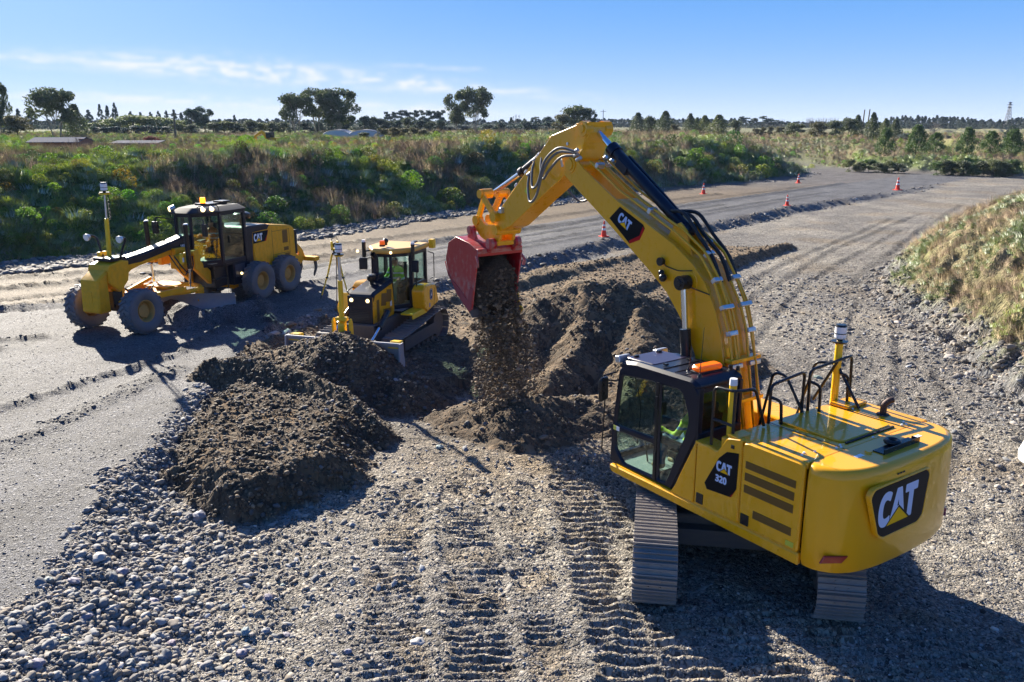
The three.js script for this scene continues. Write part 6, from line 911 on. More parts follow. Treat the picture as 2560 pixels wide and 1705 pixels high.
    B().cyl([2.28, 1.4, 0.10], [2.28, 2.42, 0.10], 0.065, 0.06, 14).build('mast', MAT.paintBright, qm); B().cyl([2.28, 2.4, 0.10], [2.28, 3.08, 0.10], 0.038, 0.036, 12).build('mast_tube', MAT.zinc, qm); receiver(qm, 2.28, 3.06, 0.10, 0.85); B().box(0.14, 0.05, 0.16, 2.28, 3.05, 0.10).build('mount_plate', MAT.paintBright, qm); B().tube([[2.3, 3.0, 0.16], [2.34, 2.2, 0.17], [2.34, 1.7, 0.2], [2.3, 1.45, 0.16]], 0.012, 5).build('cable', MAT.blackMatt, qm); }
  // cab, faceted towards the front
  { const plan = [[0.42, -0.28], [0.42, 0.16], [-0.06, 0.52], [-0.95, 0.56], [-0.95, -0.72], [-0.06, -0.68]];
    const cm = facetCab(D, plan, 1.08, 2.72, [1.5, 1.1, 1.1, 1.1, 1.1, 1.1], [1.9, 1.24, 1.80, 1.80, 1.80, 1.24], [[0.08], [0.08], [0.09], [0.10], [0.10], [0.12]]);
    B().extY(roundPoly([[0.5, -0.28], [0.5, 0.28], [0.0, 0.72], [-1.1, 0.76], [-1.1, -0.76], [0.0, -0.72]], 0.03), 0.98, 1.12, 0.02).build('cab_floor', MAT.navy, cm);
    const r = B(); r.extY(roundPoly([[0.58, -0.32], [0.58, 0.22], [0.0, 0.60], [-1.1, 0.64], [-1.1, -0.80], [0.0, -0.80]], 0.05), 2.72, 2.86, 0.04); const rm = r.build('roof', phy([0.66, 0.36, 0.06], 0.5, { clearcoat: 0.3 }), D);
    B().cyl([0.35, 2.9, 0.0], [0.35, 2.95, 0.0], 0.08, 0.08, 12).build('beacon_base', MAT.blackMatt, rm); B().cyl([0.35, 2.95, 0], [0.35, 3.06, 0], 0.075, 0.07, 14).build('beacon_light', MAT.orange, rm); B().sph(0.085, 0.1, 3.02, 0.02, 1, 0.9, 1, 12).cyl([0.1, 2.9, 0.02], [0.1, 2.98, 0.02], 0.05, 0.06, 10).build('antenna_dome', MAT.black, rm);
    B().box(0.2, 0.05, 0.12, -0.6, 2.93, -0.55).build('roof_unit', MAT.black, rm); B().box(0.18, 0.26, 0.16, -1.16, 2.82, -0.86).build('work_light', MAT.paintBright, rm);
    for (const s of [-1, 1]) { const l = B(); l.cyl([0.20, 2.55, s * 0.75 - 0.1], [0.20, 2.98, s * 0.75 - 0.1], 0.055, 0.055, 12); l.bar([0.20, 2.72, s * 0.75 - 0.1], [0, 2.72, s * 0.6 - 0.08], 0.04, 0.04); const lm = l.build('light_bracket', MAT.black, cm); B().cyl([0.20, 2.98, s * 0.75 - 0.1], [0.20, 3.04, s * 0.75 - 0.1], 0.058, 0.05, 12).build('post_cap', MAT.white, lm); const mi = B(); mi.pipe([[-0.05, 2.5, s * 0.62 - 0.06], [0.15, 2.5, s * 0.78 - 0.1]], 0.015); mi.box(0.08, 0.34, 0.24, 0.18, 2.36, s * 0.80 - 0.1, 0, s * 0.3, 0, 0.03); mi.build('mirror', MAT.navy, cm); B().cyl([0.86, 2.82, s * 0.5], [0.88, 2.82, s * 0.5], 0.04, 0.04, 10).build('work_light', MAT.lampOn, rm); }
    B().box(0.05, 0.28, 0.04, -0.06, 1.75, -0.82).build('door_handle', MAT.black, cm); B().pipe([[0.0, 1.3, -0.82], [0.02, 2.2, -0.88], [-0.06, 2.3, -0.82]], 0.014, 0.05).build('grab_rail', MAT.black, cm); B().pipe([[-1.0, 2.6, -0.8], [-1.12, 2.55, -0.92], [-1.12, 1.85, -0.92], [-1.0, 1.8, -0.84]], 0.014, 0.05).build('grab_rail', MAT.black, cm);
    const st = B(); st.box(0.46, 0.14, 0.48, -0.42, 1.56, 0); st.box(0.13, 0.75, 0.46, -0.70, 1.95, 0, 0, 0, 0.1); st.box(0.4, 0.36, 0.4, -0.4, 1.3, 0); for (const q of [-0.32, 0.32]) st.box(0.4, 0.1, 0.12, -0.25, 1.78, q); st.box(0.2, 0.5, 0.5, 0.42, 1.4, 0); st.build('seat', MAT.seat, cm);
    B().box(1.4, 0.02, 1.2, -0.2, 1.13, 0).build('floor_mat', std([0.2, 0.2, 0.19], 0.9), cm);
    for (const s of [-1, 1]) { const k = B(); k.ext(roundPoly([[-0.42, 1.66], [-0.62, 1.80], [-1.15, 1.76], [-1.36, 1.70], [-1.55, 1.15], [-0.72, 1.0], [-0.48, 1.15]], 0.06), s * 0.74, s * 1.12, 0.04); const km = k.build('side_tank', MAT.paint, D); B().box(0.012, 0.66, 0.02, -1.22, 1.4, s * 1.115, 0, 0, 0.25).build('seam', MAT.blackMatt, km);
      if (s < 0) { const pl = plate(roundPoly([[0.86, 1.32], [1.06, 1.32], [1.06, 1.64], [0.86, 1.64]], 0.09), 0.004, (c) => { c.fillStyle = '#0c1a44'; c.save(); c.fillRect(0, 1, 2, 1); c.translate(0.2, -0.02); c.strokeStyle = '#dfe6f2'; c.lineWidth = 0.012; c.beginPath(); c.ellipse(0.76, 1.5, 0.085, 0.145, 0, 0, 7); c.stroke(); c.fillStyle = '#e4eaf4'; c.beginPath(); c.moveTo(0.70, 1.42); c.lineTo(0.74, 1.46); c.lineTo(0.77, 1.60); c.lineTo(0.78, 1.52); c.lineTo(0.83, 1.42); c.lineTo(0.79, 1.47); c.lineTo(0.74, 1.44); c.closePath(); c.fill(); c.restore(); }, 128); const m = mesh('emblem', pl.g, pl.m, km); m.rotation.y = Math.PI; m.position.z = -1.123; B().box(0.07, 0.12, 0.004, -0.85, 1.18, -1.124).build('sticker', std([0.05, 0.1, 0.35], 0.4), km); } }
    for (const s of [-1, 1]) { const t = B(); t.box(1.0, 0.05, 0.36, -0.25, 1.12, s * 0.86 - 0.03); t.box(0.95, 0.13, 0.04, -0.25, 1.05, s * 1.03 - 0.03); t.build('fender_step', MAT.paintBright, D); } }
  B().cyl([0.2, 1.2, 0.75], [0.2, 1.2, 1.15], 0.2, 0.2, 20).box(0.5, 0.5, 0.3, 0.25, 1.35, 0.9, 0, 0, 0.3).build('hydraulic_tank', MAT.paintBright, D);
  for (const c of D.children) if (['engine_cover', 'bonnet', 'grille', 'lamp_panel', 'headlight', 'air_cleaner', 'exhaust_pipe', 'grab_rail', 'cab', 'roof'].includes(c.name)) c.position.x += DC;
  for (const c of D.children) if (c.name === 'mast_bracket') { c.position.x += 0.2; c.position.z -= 0.24; }
  shade(D);
  const at = (x, y, z) => V(x, y, z).applyMatrix4(M4().makeRotationY(turnOf(DZ.yaw)).setPosition(DZ.x, DZ.y, DZ.z)).toArray();
  seatedPerson('bulldozer driver in lime high visibility jacket seated behind the cab glass', { jacket: [0.22, 0.62, 0.02], trousers: [0.20, 0.22, 0.14], boots: [0.2, 0.14, 0.09], hair: [0.04, 0.03, 0.02], hand: [0.34, 0.22, 0.28], stripe: [0.55, 0.6, 0.68] }, at(-0.46 + DC, 1.70, 0), turnOf(DZ.yaw));
}
// ---------- trees ----------
const barkM = std([0.10, 0.075, 0.055], 0.95), barkPale = std([0.26, 0.23, 0.19], 0.9), barkGrey = std([0.14, 0.125, 0.115], 0.95);
const leafCol = { euc: [0.10, 0.13, 0.05], eucBrown: [0.14, 0.135, 0.055], olive: [0.16, 0.19, 0.06], pine: [0.05, 0.085, 0.06], young: [0.09, 0.16, 0.03], dark: [0.055, 0.095, 0.065], willow: [0.21, 0.26, 0.07], blue: [0.05, 0.09, 0.075], redbush: [0.2, 0.045, 0.035], bare: [0.24, 0.19, 0.165] };
const leafMats = {}; for (const k in leafCol) leafMats[k] = new THREE.MeshPhysicalMaterial({ color: col(...leafCol[k]), roughness: 0.75, side: THREE.DoubleSide, transmission: k === 'bare' ? 0 : 0.45, thickness: 0 });
function clumps(seed, spec) {                                               // list of crown balls: centre, radii
  const r = rng(seed), out = []; for (let i = 0; i < spec.n; i++) { const a = r() * 6.283, t = Math.pow(r(), 0.8), y = spec.y0 + (1 - spec.y0) * t, w = spec.w(t) * Math.sqrt(r()); out.push([Math.cos(a) * w, y - spec.r * 0.5 * (t > 0.8 ? 1 : 0), Math.sin(a) * w, spec.r * (0.65 + 0.6 * r())]); } return out;
}
const treeCache = new Map();
function treeParts(kind, variant) {                                          // unit tree: height 1, crown half width 0.5
  const key = kind + variant; if (treeCache.has(key)) return treeCache.get(key);
  const r = rng(1000 + variant * 17 + kind.length * 101 + kind.charCodeAt(0)), wood = B(); let g;
  if (kind === 'broad' || kind === 'round') {
    const low = kind === 'broad' ? 0.30 : 0.05, cl = clumps(300 + variant * 7 + (kind === 'round' ? 50 : 0), { n: kind === 'broad' ? 30 : 22, y0: low, r: kind === 'broad' ? 0.14 : 0.18, w: (t) => (kind === 'broad' ? 0.26 + 0.16 * Math.sin(t * 3.0) : 0.36 * Math.sqrt(Math.max(0.03, 1 - (t - 0.35) ** 2 / 0.5))) });
    g = leafCloud(400 + variant + kind.length, kind === 'broad' ? 5200 : 3600, kind === 'broad' ? 0.03 : 0.034, (q) => { const c = cl[Math.floor(q() * cl.length)]; const a = q() * 6.283, u = q() * 2 - 1, s = Math.sqrt(1 - u * u), k = Math.pow(q(), 0.4) * c[3] * (1 + 0.3 * n3(a, u * 2, c[0] * 9)); return [c[0] + Math.cos(a) * s * k, Math.min(1.02, c[1] + u * k * 0.72), c[2] + Math.sin(a) * s * k]; }, 0.2);
    const n = kind === 'broad' ? 3 : 1; for (let i = 0; i < n; i++) { const a = r() * 6.283, o = n > 1 ? 0.05 : 0, x = Math.cos(a) * o, z = Math.sin(a) * o; wood.tube([[x, -0.02, z], [x * 2, 0.25, z * 2], [x * 3.5, 0.6, z * 3.5]], 0.012, 5, 8); }
    cl.forEach((c, i) => { if (i % 2 === 0) wood.tube([[c[0] * 0.12, Math.max(0.1, c[1] * 0.45), c[2] * 0.12], [c[0] * 0.5, c[1] * 0.78, c[2] * 0.5], [c[0], c[1], c[2]]], 0.0055, 4, 5); });
  } else if (kind === 'column') {
    g = leafCloud(500 + variant, 3000, 0.034, (q) => { const y = q(), a = q() * 6.283, w = (0.12 + 0.38 * Math.pow(Math.sin(Math.PI * Math.pow(y, 0.75)), 0.8)) * (0.75 + 0.35 * n3(Math.cos(a) * 1.3, y * 5, Math.sin(a) * 1.3 + variant)) * (1 - 0.55 * y), k = Math.pow(q(), 0.45); return [Math.cos(a) * w * k * 1.5, y, Math.sin(a) * w * k * 1.5]; }, 0.1); wood.cyl([0, -0.02, 0], [0, 0.8, 0], 0.018, 0.006, 6);
  } else if (kind === 'conifer' || kind === 'young') {
    const yg = kind === 'young', cl = []; for (let i = 0; i < (yg ? 70 : 60); i++) { const t = Math.pow(r(), 0.8) , a = r() * 6.283, w = (yg ? 0.40 * Math.pow(1 - t * 0.92, 0.7) * (0.55 + 0.45 * sst(0, 0.18, t)) : 0.40 * Math.pow(1 - t * 0.95, 0.85)) * (0.55 + 0.55 * r()); cl.push([Math.cos(a) * w, (yg ? 0.08 : 0.1) + t * 0.88, Math.sin(a) * w, (yg ? 0.10 : 0.085) * (1.1 - t * 0.5)]); }
    g = leafCloud(600 + variant + (yg ? 9 : 13), yg ? 5200 : 2600, yg ? 0.022 : 0.03, (q) => { const c = cl[Math.floor(q() * cl.length)], k = Math.pow(q(), 0.45) * c[3], a = q() * 6.283, u = q() * 2 - 1, s = Math.sqrt(1 - u * u); return [c[0] + Math.cos(a) * s * k, Math.min(1, c[1] + (u * 0.9 + (yg ? 0.25 : -0.1)) * k * (yg ? 1.4 : 0.8)), c[2] + Math.sin(a) * s * k]; }, yg ? -0.8 : 0.2); wood.cyl([0, -0.02, 0], [0, 0.95, 0], 0.02, 0.004, 6);
  } else if (kind === 'pine') {                                              // tall bare stem, flat ragged crown
    const cl = clumps(700 + variant, { n: 12, y0: 0.42, r: 0.11, w: (t) => 0.34 * (1 - t * 0.55) }); g = leafCloud(750 + variant, 1700, 0.034, (q) => { const c = cl[Math.floor(q() * cl.length)], a = q() * 6.283, u = q() * 2 - 1, k = Math.pow(q(), 0.5) * c[3] * 1.25; return [c[0] + Math.cos(a) * k, c[1] + u * k * 0.4, c[2] + Math.sin(a) * k]; }); wood.cyl([0, -0.02, 0], [0, 0.95, 0], 0.014, 0.006, 6); cl.forEach((c) => wood.cyl([0, c[1] - 0.05, 0], [c[0], c[1], c[2]], 0.005, 0.003, 4));
  } else {                                                                    // leafless
    const pts = []; wood.cyl([0, 0, 0], [0, 0.9, 0], 0.014, 0.003, 5); for (let i = 0; i < 46; i++) { const y = 0.15 + 0.78 * r(), a = r() * 6.283, L = 0.34 * (1.05 - y) * (0.6 + r() * 0.6) + 0.05; const e = [Math.cos(a) * L * 0.55, y + L * 0.9, Math.sin(a) * L * 0.55]; wood.cyl([0, y, 0], e, 0.004, 0.002, 3); pts.push(e, [e[0] * 0.6, y + L * 0.5, e[2] * 0.6]); }
    g = leafCloud(800 + variant, 520, 0.03, (q) => { const p = pts[Math.floor(q() * pts.length)]; return [p[0] + (q() - 0.5) * 0.1, p[1] + (q() - 0.5) * 0.1, p[2] + (q() - 0.5) * 0.1, 0.35]; }, -1.2);
  }
  const o = [g, wood.geom()]; treeCache.set(key, o); return o;
}
const ORD = ['first', 'second', 'third', 'fourth', 'fifth', 'sixth', 'seventh', 'eighth', 'ninth', 'tenth', 'eleventh', 'twelfth'], nth = (i, n) => (i === n - 1 ? 'rightmost' : i === 0 ? 'leftmost' : ORD[i] + ' from left');
// px centre, px top and px half width are where the tree shows in the picture (2354 across); dist is how far off it stands
function tree(name, label, kind, variant, leaf, cx, top, w, dist, group, bark = barkM, lift = 0) {
  const r0 = rayAt(cx * DSP, 124), hor = Math.hypot(r0.x, r0.z), X = r0.x / hor * dist, Z = r0.z / hor * dist, y = gy(X, Z) + lift;
  const rt = rayAt(cx * DSP, top * DSP), topY = CAM_H + rt.y / Math.hypot(rt.x, rt.z) * dist, h = Math.max(1, topY - y), half = w * DSP / FPX * dist * 0.5;
  const [g, wd] = treeParts(kind, variant), o = thing(name, label, 'tree', X, y, Z, (cx * 13.7) % 6.28, group), s = half / (kind === 'young' ? 0.43 : kind === 'column' ? 0.36 : kind === 'pine' ? 0.34 : kind === 'bare' ? 0.3 : 0.45);
  const c = mesh('crown', g, leafMats[leaf], o), t = mesh('trunk', wd, bark, o); c.scale.set(s, h, s); t.scale.set(s, h, s); return o;
}
{
  // left: gum trees, conifers and scrub behind the bund
  tree('gum_tree', 'tall gum tree cut off by the left edge of the picture', 'broad', 0, 'euc', 2, 188, 44, 150, null, barkPale);
  tree('gum_tree', 'big shaggy gum tree standing alone at far left', 'broad', 1, 'euc', 128, 204, 92, 165, null, barkPale);
  tree('gum_tree', 'lower leafy companion on the right of the far left gum tree', 'column', 0, 'euc', 174, 240, 40, 168, null, barkPale);
  tree('gum_tree', 'short olive gum at the left edge below the taller one', 'round', 0, 'eucBrown', 38, 262, 62, 140);
  tree('conifer', 'dark conifer between the two far left gums', 'conifer', 0, 'dark', 75, 244, 36, 330); tree('conifer', 'small dark conifer left of the shaggy gum', 'conifer', 1, 'dark', 45, 250, 26, 330);
  tree('conifer', 'first of three pointed conifers above the green scrub hill', 'conifer', 2, 'pine', 233, 240, 24, 330); tree('conifer', 'middle one of three pointed conifers above the scrub hill', 'conifer', 3, 'pine', 250, 242, 24, 335); tree('conifer', 'tallest of three pointed conifers above the scrub hill', 'conifer', 0, 'pine', 267, 236, 22, 330);
  [[205, 252, 34], [302, 256, 26], [325, 258, 22], [348, 257, 26], [366, 255, 22], [384, 254, 22], [402, 252, 24], [418, 258, 24]].forEach(([x, t, w], i, A) => tree('conifer', 'far dark conifer above the green hill, ' + nth(i, A.length), 'conifer', i % 4, 'dark', x, t, w, 420, 'skyline conifers above the scrub hill'));
  [[226, 280, 62], [265, 270, 70], [305, 264, 76], [345, 264, 74], [385, 270, 66], [422, 276, 56]].forEach(([x, t, w], i, A) => tree('willow_scrub', 'pale green willow scrub on the low hill behind the left field, ' + nth(i, A.length), 'round', i % 3, 'willow', x, t, w, 250, 'willows on the scrub hill'));
  [[212, 289, 34], [236, 292, 34], [260, 289, 34], [284, 292, 34], [308, 288, 34], [332, 286, 36], [356, 288, 36], [380, 290, 34]].forEach(([x, t, w], i, A) => tree('hedge_shrub', 'dark blue green shrub in the hedge below the scrub hill, ' + nth(i, A.length), 'round', (i + 1) % 3, 'blue', x, t, w, 205, 'shrubs in the dark hedge'));
  tree('gum_tree', 'smaller of the pair of dark gums right of the scrub hill', 'broad', 2, 'dark', 441, 250, 34, 230); tree('gum_tree', 'larger of the pair of dark gums right of the scrub hill', 'broad', 0, 'dark', 467, 246, 42, 235);
  tree('conifer', 'thin spindly conifer between scrub and the umbrella gums', 'conifer', 1, 'dark', 540, 264, 18, 260);
  [[408, 282, 40], [440, 284, 40], [490, 280, 44], [515, 276, 44], [545, 280, 44], [572, 276, 44], [600, 280, 42], [628, 278, 42], [652, 280, 40]].forEach(([x, t, w], i, A) => tree('shrub', 'mixed olive shrub in the row left of the umbrella gums, ' + nth(i, A.length), 'round', i % 3, i % 3 ? 'euc' : 'olive', x, t, w, 215, 'shrub row left of the umbrella gums'));
  tree('gum_tree', 'leftmost crown of the umbrella shaped gum group', 'broad', 1, 'euc', 682, 214, 74, 200, null, barkPale); tree('gum_tree', 'middle crown of the umbrella shaped gum group', 'broad', 2, 'euc', 732, 203, 88, 205, null, barkPale); tree('gum_tree', 'rightmost crown of the umbrella shaped gum group', 'broad', 0, 'euc', 784, 204, 84, 203, null, barkPale);
  [[700, 280, 40], [730, 278, 40], [762, 276, 42], [795, 270, 46]].forEach(([x, t, w], i, A) => tree('shrub', 'dark bush under the umbrella shaped gum group, ' + nth(i, A.length), 'round', i % 3, 'dark', x, t, w, 225, 'bushes under the umbrella gums'));
  tree('gum_tree', 'left half of the twin gum left of the excavator boom', 'broad', 0, 'euc', 1053, 208, 56, 225, null, barkPale); tree('gum_tree', 'right taller half of the twin gum left of the boom', 'broad', 1, 'euc', 1093, 201, 72, 225, null, barkPale);
  [[893, 253], [907, 255], [920, 252], [932, 250], [944, 254], [958, 251], [972, 252], [985, 250], [996, 251], [1008, 253], [1018, 252]].forEach(([x, t], i, A) => tree('pine_tree', 'tall bare stemmed pine in the skyline row left of the twin gum, ' + nth(i, A.length), 'pine', i % 4, 'pine', x, t, 20, 340, 'row of tall skyline pines'));
  [[838, 264, 30], [858, 266, 30], [876, 272, 30], [890, 276, 30], [912, 274, 34], [938, 270, 36], [965, 274, 34], [990, 278, 34], [1012, 276, 32]].forEach(([x, t, w], i, A) => tree('shrub', 'grey green shrub below the row of skyline pines, ' + nth(i, A.length), 'round', i % 3, i % 2 ? 'euc' : 'dark', x, t, w, 235, 'shrubs below the skyline pines'));
  [[880, 293, 34], [905, 291, 32], [928, 294, 34], [952, 292, 32], [975, 295, 34], [1000, 298, 26]].forEach(([x, t, w], i, A) => tree('brown_shrub', 'brownish heath shrub right of the white plastic tunnels, ' + nth(i, A.length), 'round', i % 3, 'eucBrown', x, t, w, 145, 'heath shrubs beside the tunnels'));
  [[1120, 284, 34], [1148, 278, 34], [1175, 270, 26], [1210, 276, 34], [1232, 282, 30], [1262, 280, 34]].forEach(([x, t, w], i, A) => tree('shrub', 'dark low tree in the belt between twin gum and boom, ' + nth(i, A.length), i === 2 ? 'conifer' : 'round', i % 3, 'dark', x, t, w, 260, 'belt of low trees left of the boom'));
  tree('pine_tree', 'rounded pine left of the boom top on the skyline', 'pine', 2, 'dark', 1229, 268, 28, 330); tree('shelter_tree', 'block of dark shelter trees just left of the boom top', 'round', 1, 'dark', 1262, 266, 30, 380);
  [[1180, 267], [1186, 264], [1193, 265]].forEach(([x, t], i, A) => tree('bare_poplar', 'leafless poplar left of the boom top, ' + nth(i, A.length), 'bare', 0, 'bare', x, t, 12, 360, 'leafless poplars left of the boom', barkGrey));
  tree('gum_tree', 'dense dark gum behind the top of the boom', 'round', 0, 'euc', 1318, 239, 72, 215); tree('gum_tree', 'brown tinged gum directly left of the boom pivot', 'round', 2, 'eucBrown', 1292, 262, 48, 190); tree('gum_tree', 'flat topped gum at right of the dense dark one', 'broad', 2, 'euc', 1350, 248, 40, 215);
  // right
  tree('slim_gum', 'first slim gum right of the boom', 'column', 1, 'euc', 1466, 259, 34, 200); tree('slim_gum', 'bushier second gum right of the boom', 'round', 1, 'euc', 1494, 264, 34, 205); tree('slim_gum', 'tall pointed third gum right of the boom', 'column', 2, 'euc', 1529, 255, 36, 200);
  tree('slim_gum', 'small rounded shrub gum beside the third gum', 'round', 0, 'eucBrown', 1552, 284, 26, 195); tree('slim_gum', 'slim pointed gum in the middle distance right of the first three', 'column', 0, 'euc', 1587, 261, 26, 200); tree('slim_gum', 'short gum filling between two slim gums', 'column', 1, 'olive', 1603, 270, 20, 205); tree('slim_gum', 'loose conical gum with gaps in its crown', 'column', 2, 'olive', 1620, 265, 30, 200); tree('slim_gum', 'broad loose gum above the dark bund crest', 'column', 0, 'olive', 1652, 264, 42, 195); tree('slim_gum', 'low dark domed gum right of the loose ones', 'round', 2, 'euc', 1692, 276, 32, 190);
  [[1740, 294, 20], [1755, 291, 18], [1772, 291, 20], [1793, 290, 24], [1812, 294, 20]].forEach(([x, t, w], i, A) => tree('shrub', 'little brown shrub in the line across the far field, ' + nth(i, A.length), 'round', i % 3, 'eucBrown', x, t, w, 190, 'line of little brown shrubs'));
  tree('domed_tree', 'wide domed tree at the end of the shrub line', 'round', 0, 'euc', 1826, 281, 50, 180); tree('domed_tree', 'second domed tree left of the twin poles', 'round', 1, 'eucBrown', 1880, 277, 44, 175); tree('domed_tree', 'low spreading dark tree left of the twin poles', 'round', 2, 'euc', 1923, 277, 46, 178); tree('domed_tree', 'full rounded tree nearest the twin poles', 'round', 0, 'euc', 1953, 268, 38, 180); tree('slim_gum', 'narrow tree touching the rounded one by the poles', 'column', 2, 'euc', 1972, 264, 24, 182);
  tree('slim_gum', 'pointed dark tree right of the twin poles', 'column', 1, 'euc', 2007, 259, 28, 165); tree('slim_gum', 'thin olive tree right of the pointed dark one', 'column', 0, 'olive', 2036, 272, 22, 175); tree('slim_gum', 'bushy dark tree beside the thin olive one', 'column', 2, 'euc', 2060, 274, 28, 172);
  tree('bare_bush', 'reddish leafless bush behind the young pines', 'bare', 1, 'bare', 2150, 280, 60, 160, null, barkGrey);
  tree('shrub', 'dark clump of bushes left of the reddish leafless bush', 'round', 1, 'dark', 2085, 306, 46, 160);
  const yp = [[2040, 299, 46, 'young pine at the left end of the row on the back bank'], [2112, 292, 58, 'tallest bushy young pine in the row on the back bank'], [2158, 310, 46, 'young pine standing close right of the tallest one'], [2230, 298, 50, 'pointed young pine alone in the middle of the back bank'], [2285, 306, 50, 'wide young pine second from the right edge'], [2334, 302, 52, 'young pine at the right edge of the picture']];
  yp.forEach(([x, t, w, l], i) => tree('young_pine', l, 'young', i % 4, 'young', x, t - 5, w, 128 + (i % 3) * 3, null)); tree('young_pine', 'darker pine peering over the two at the right edge', 'young', 1, 'dark', 2330, 290, 46, 140);
  [[1715, 268, 24], [1735, 270, 22], [1752, 266, 24], [1770, 270, 24], [1790, 274, 22], [1704, 266, 20]].forEach(([x, t, w], i, A) => tree('pine_tree', 'far dark pine on the skyline over the shrub line, ' + nth(i, A.length), 'pine', i % 4, 'dark', x, t, w, 420, 'far pines over the shrub line'));
  [1962, 1986, 2008, 2032, 2052, 2078, 2166, 2188, 2206, 2230, 2252, 2276, 2300, 2322, 2344].forEach((x, i, A) => tree('bank_shrub', 'low green shrub along the top of the back bank, ' + (i < 12 ? nth(i, 99) : ['third from right', 'second from right', 'rightmost'][i - 12]), 'round', i % 3, i % 4 === 0 ? 'olive' : i % 2 ? 'euc' : 'young', x, 364 + (i * 7) % 12, 30 + (i * 5) % 14, 115.4 + (i % 3) * 0.6 + 3.5 * sst(2150, 1960, x), 'shrubs along the back bank'));
  // bare poplar belts, and the plantation that reads as one mass
  const inst = (name, label, cat, kind, leaf, spots, bark) => { const root = thing(name, label, cat); root.userData.kind = 'stuff'; const m = M4(), q = new THREE.Quaternion(), [g, wd] = treeParts(kind, 3); for (const [gg, mat, nm] of [[g, leafMats[leaf], 'crowns'], [wd, bark, 'trunks']]) { const im = new THREE.InstancedMesh(gg, mat, spots.length); im.name = nm; im.userData.kind = 'stuff'; spots.forEach(([cx, top, w, dist], i) => { const r0 = rayAt(cx * DSP, 124), hor = Math.hypot(r0.x, r0.z), X = r0.x / hor * dist, Z = r0.z / hor * dist, y = gy(X, Z), rt = rayAt(cx * DSP, top * DSP), h = Math.max(1.5, CAM_H + rt.y / Math.hypot(rt.x, rt.z) * dist - y), s = w * DSP / FPX * dist * 0.5 / 0.42; m.compose(V(X, y, Z), q.setFromAxisAngle(UPV, i * 2.4), V(s, h, s)); im.setMatrixAt(i, m); }); im.castShadow = im.receiveShadow = true; root.add(im); } };
  const r = rng(5), pl = [], po = [], bl = [], mid = [];
  for (let x = 1690; x < 2420; x += 5) pl.push([x + r() * 5, x < 2040 ? 278 + r() * 5 : 267 + 4 * Math.sin(x * 0.02) + r() * 9, 22, 480 + r() * 60]); for (let x = 1360; x < 1700; x += 5) pl.push([x + r() * 5, 271 + r() * 5, 24, 520 + r() * 50]);
  for (let x = -40; x < 1360; x += 6) bl.push([x + r() * 6, (x < 650 ? 271 : 272) + r() * 9, 30, 430 + r() * 70]); for (let x = 480; x < 1340; x += 9) mid.push([x + r() * 9, 283 + r() * 8, 32, 300 + r() * 40]);
  for (let x = 1756; x < 1802; x += 5) po.push([x + r() * 4, 273 + r() * 3, 10, 430]); for (let x = 1850; x < 1925; x += 4) po.push([x + r() * 4, 269 + r() * 4, 11, 440]);
  inst('pine_plantation', 'dark pine plantation along the horizon at right', 'trees', 'conifer', 'pine', pl, barkM); inst('shelter_belt', 'dark belt of distant trees along the horizon at left', 'trees', 'conifer', 'dark', bl, barkM); inst('scrub_belt', 'low dark scrub belt at the back of the left fields', 'trees', 'round', 'dark', mid, barkM); inst('bare_poplars', 'far row of leafless poplars on the right horizon', 'trees', 'bare', 'bare', po, barkGrey);
}
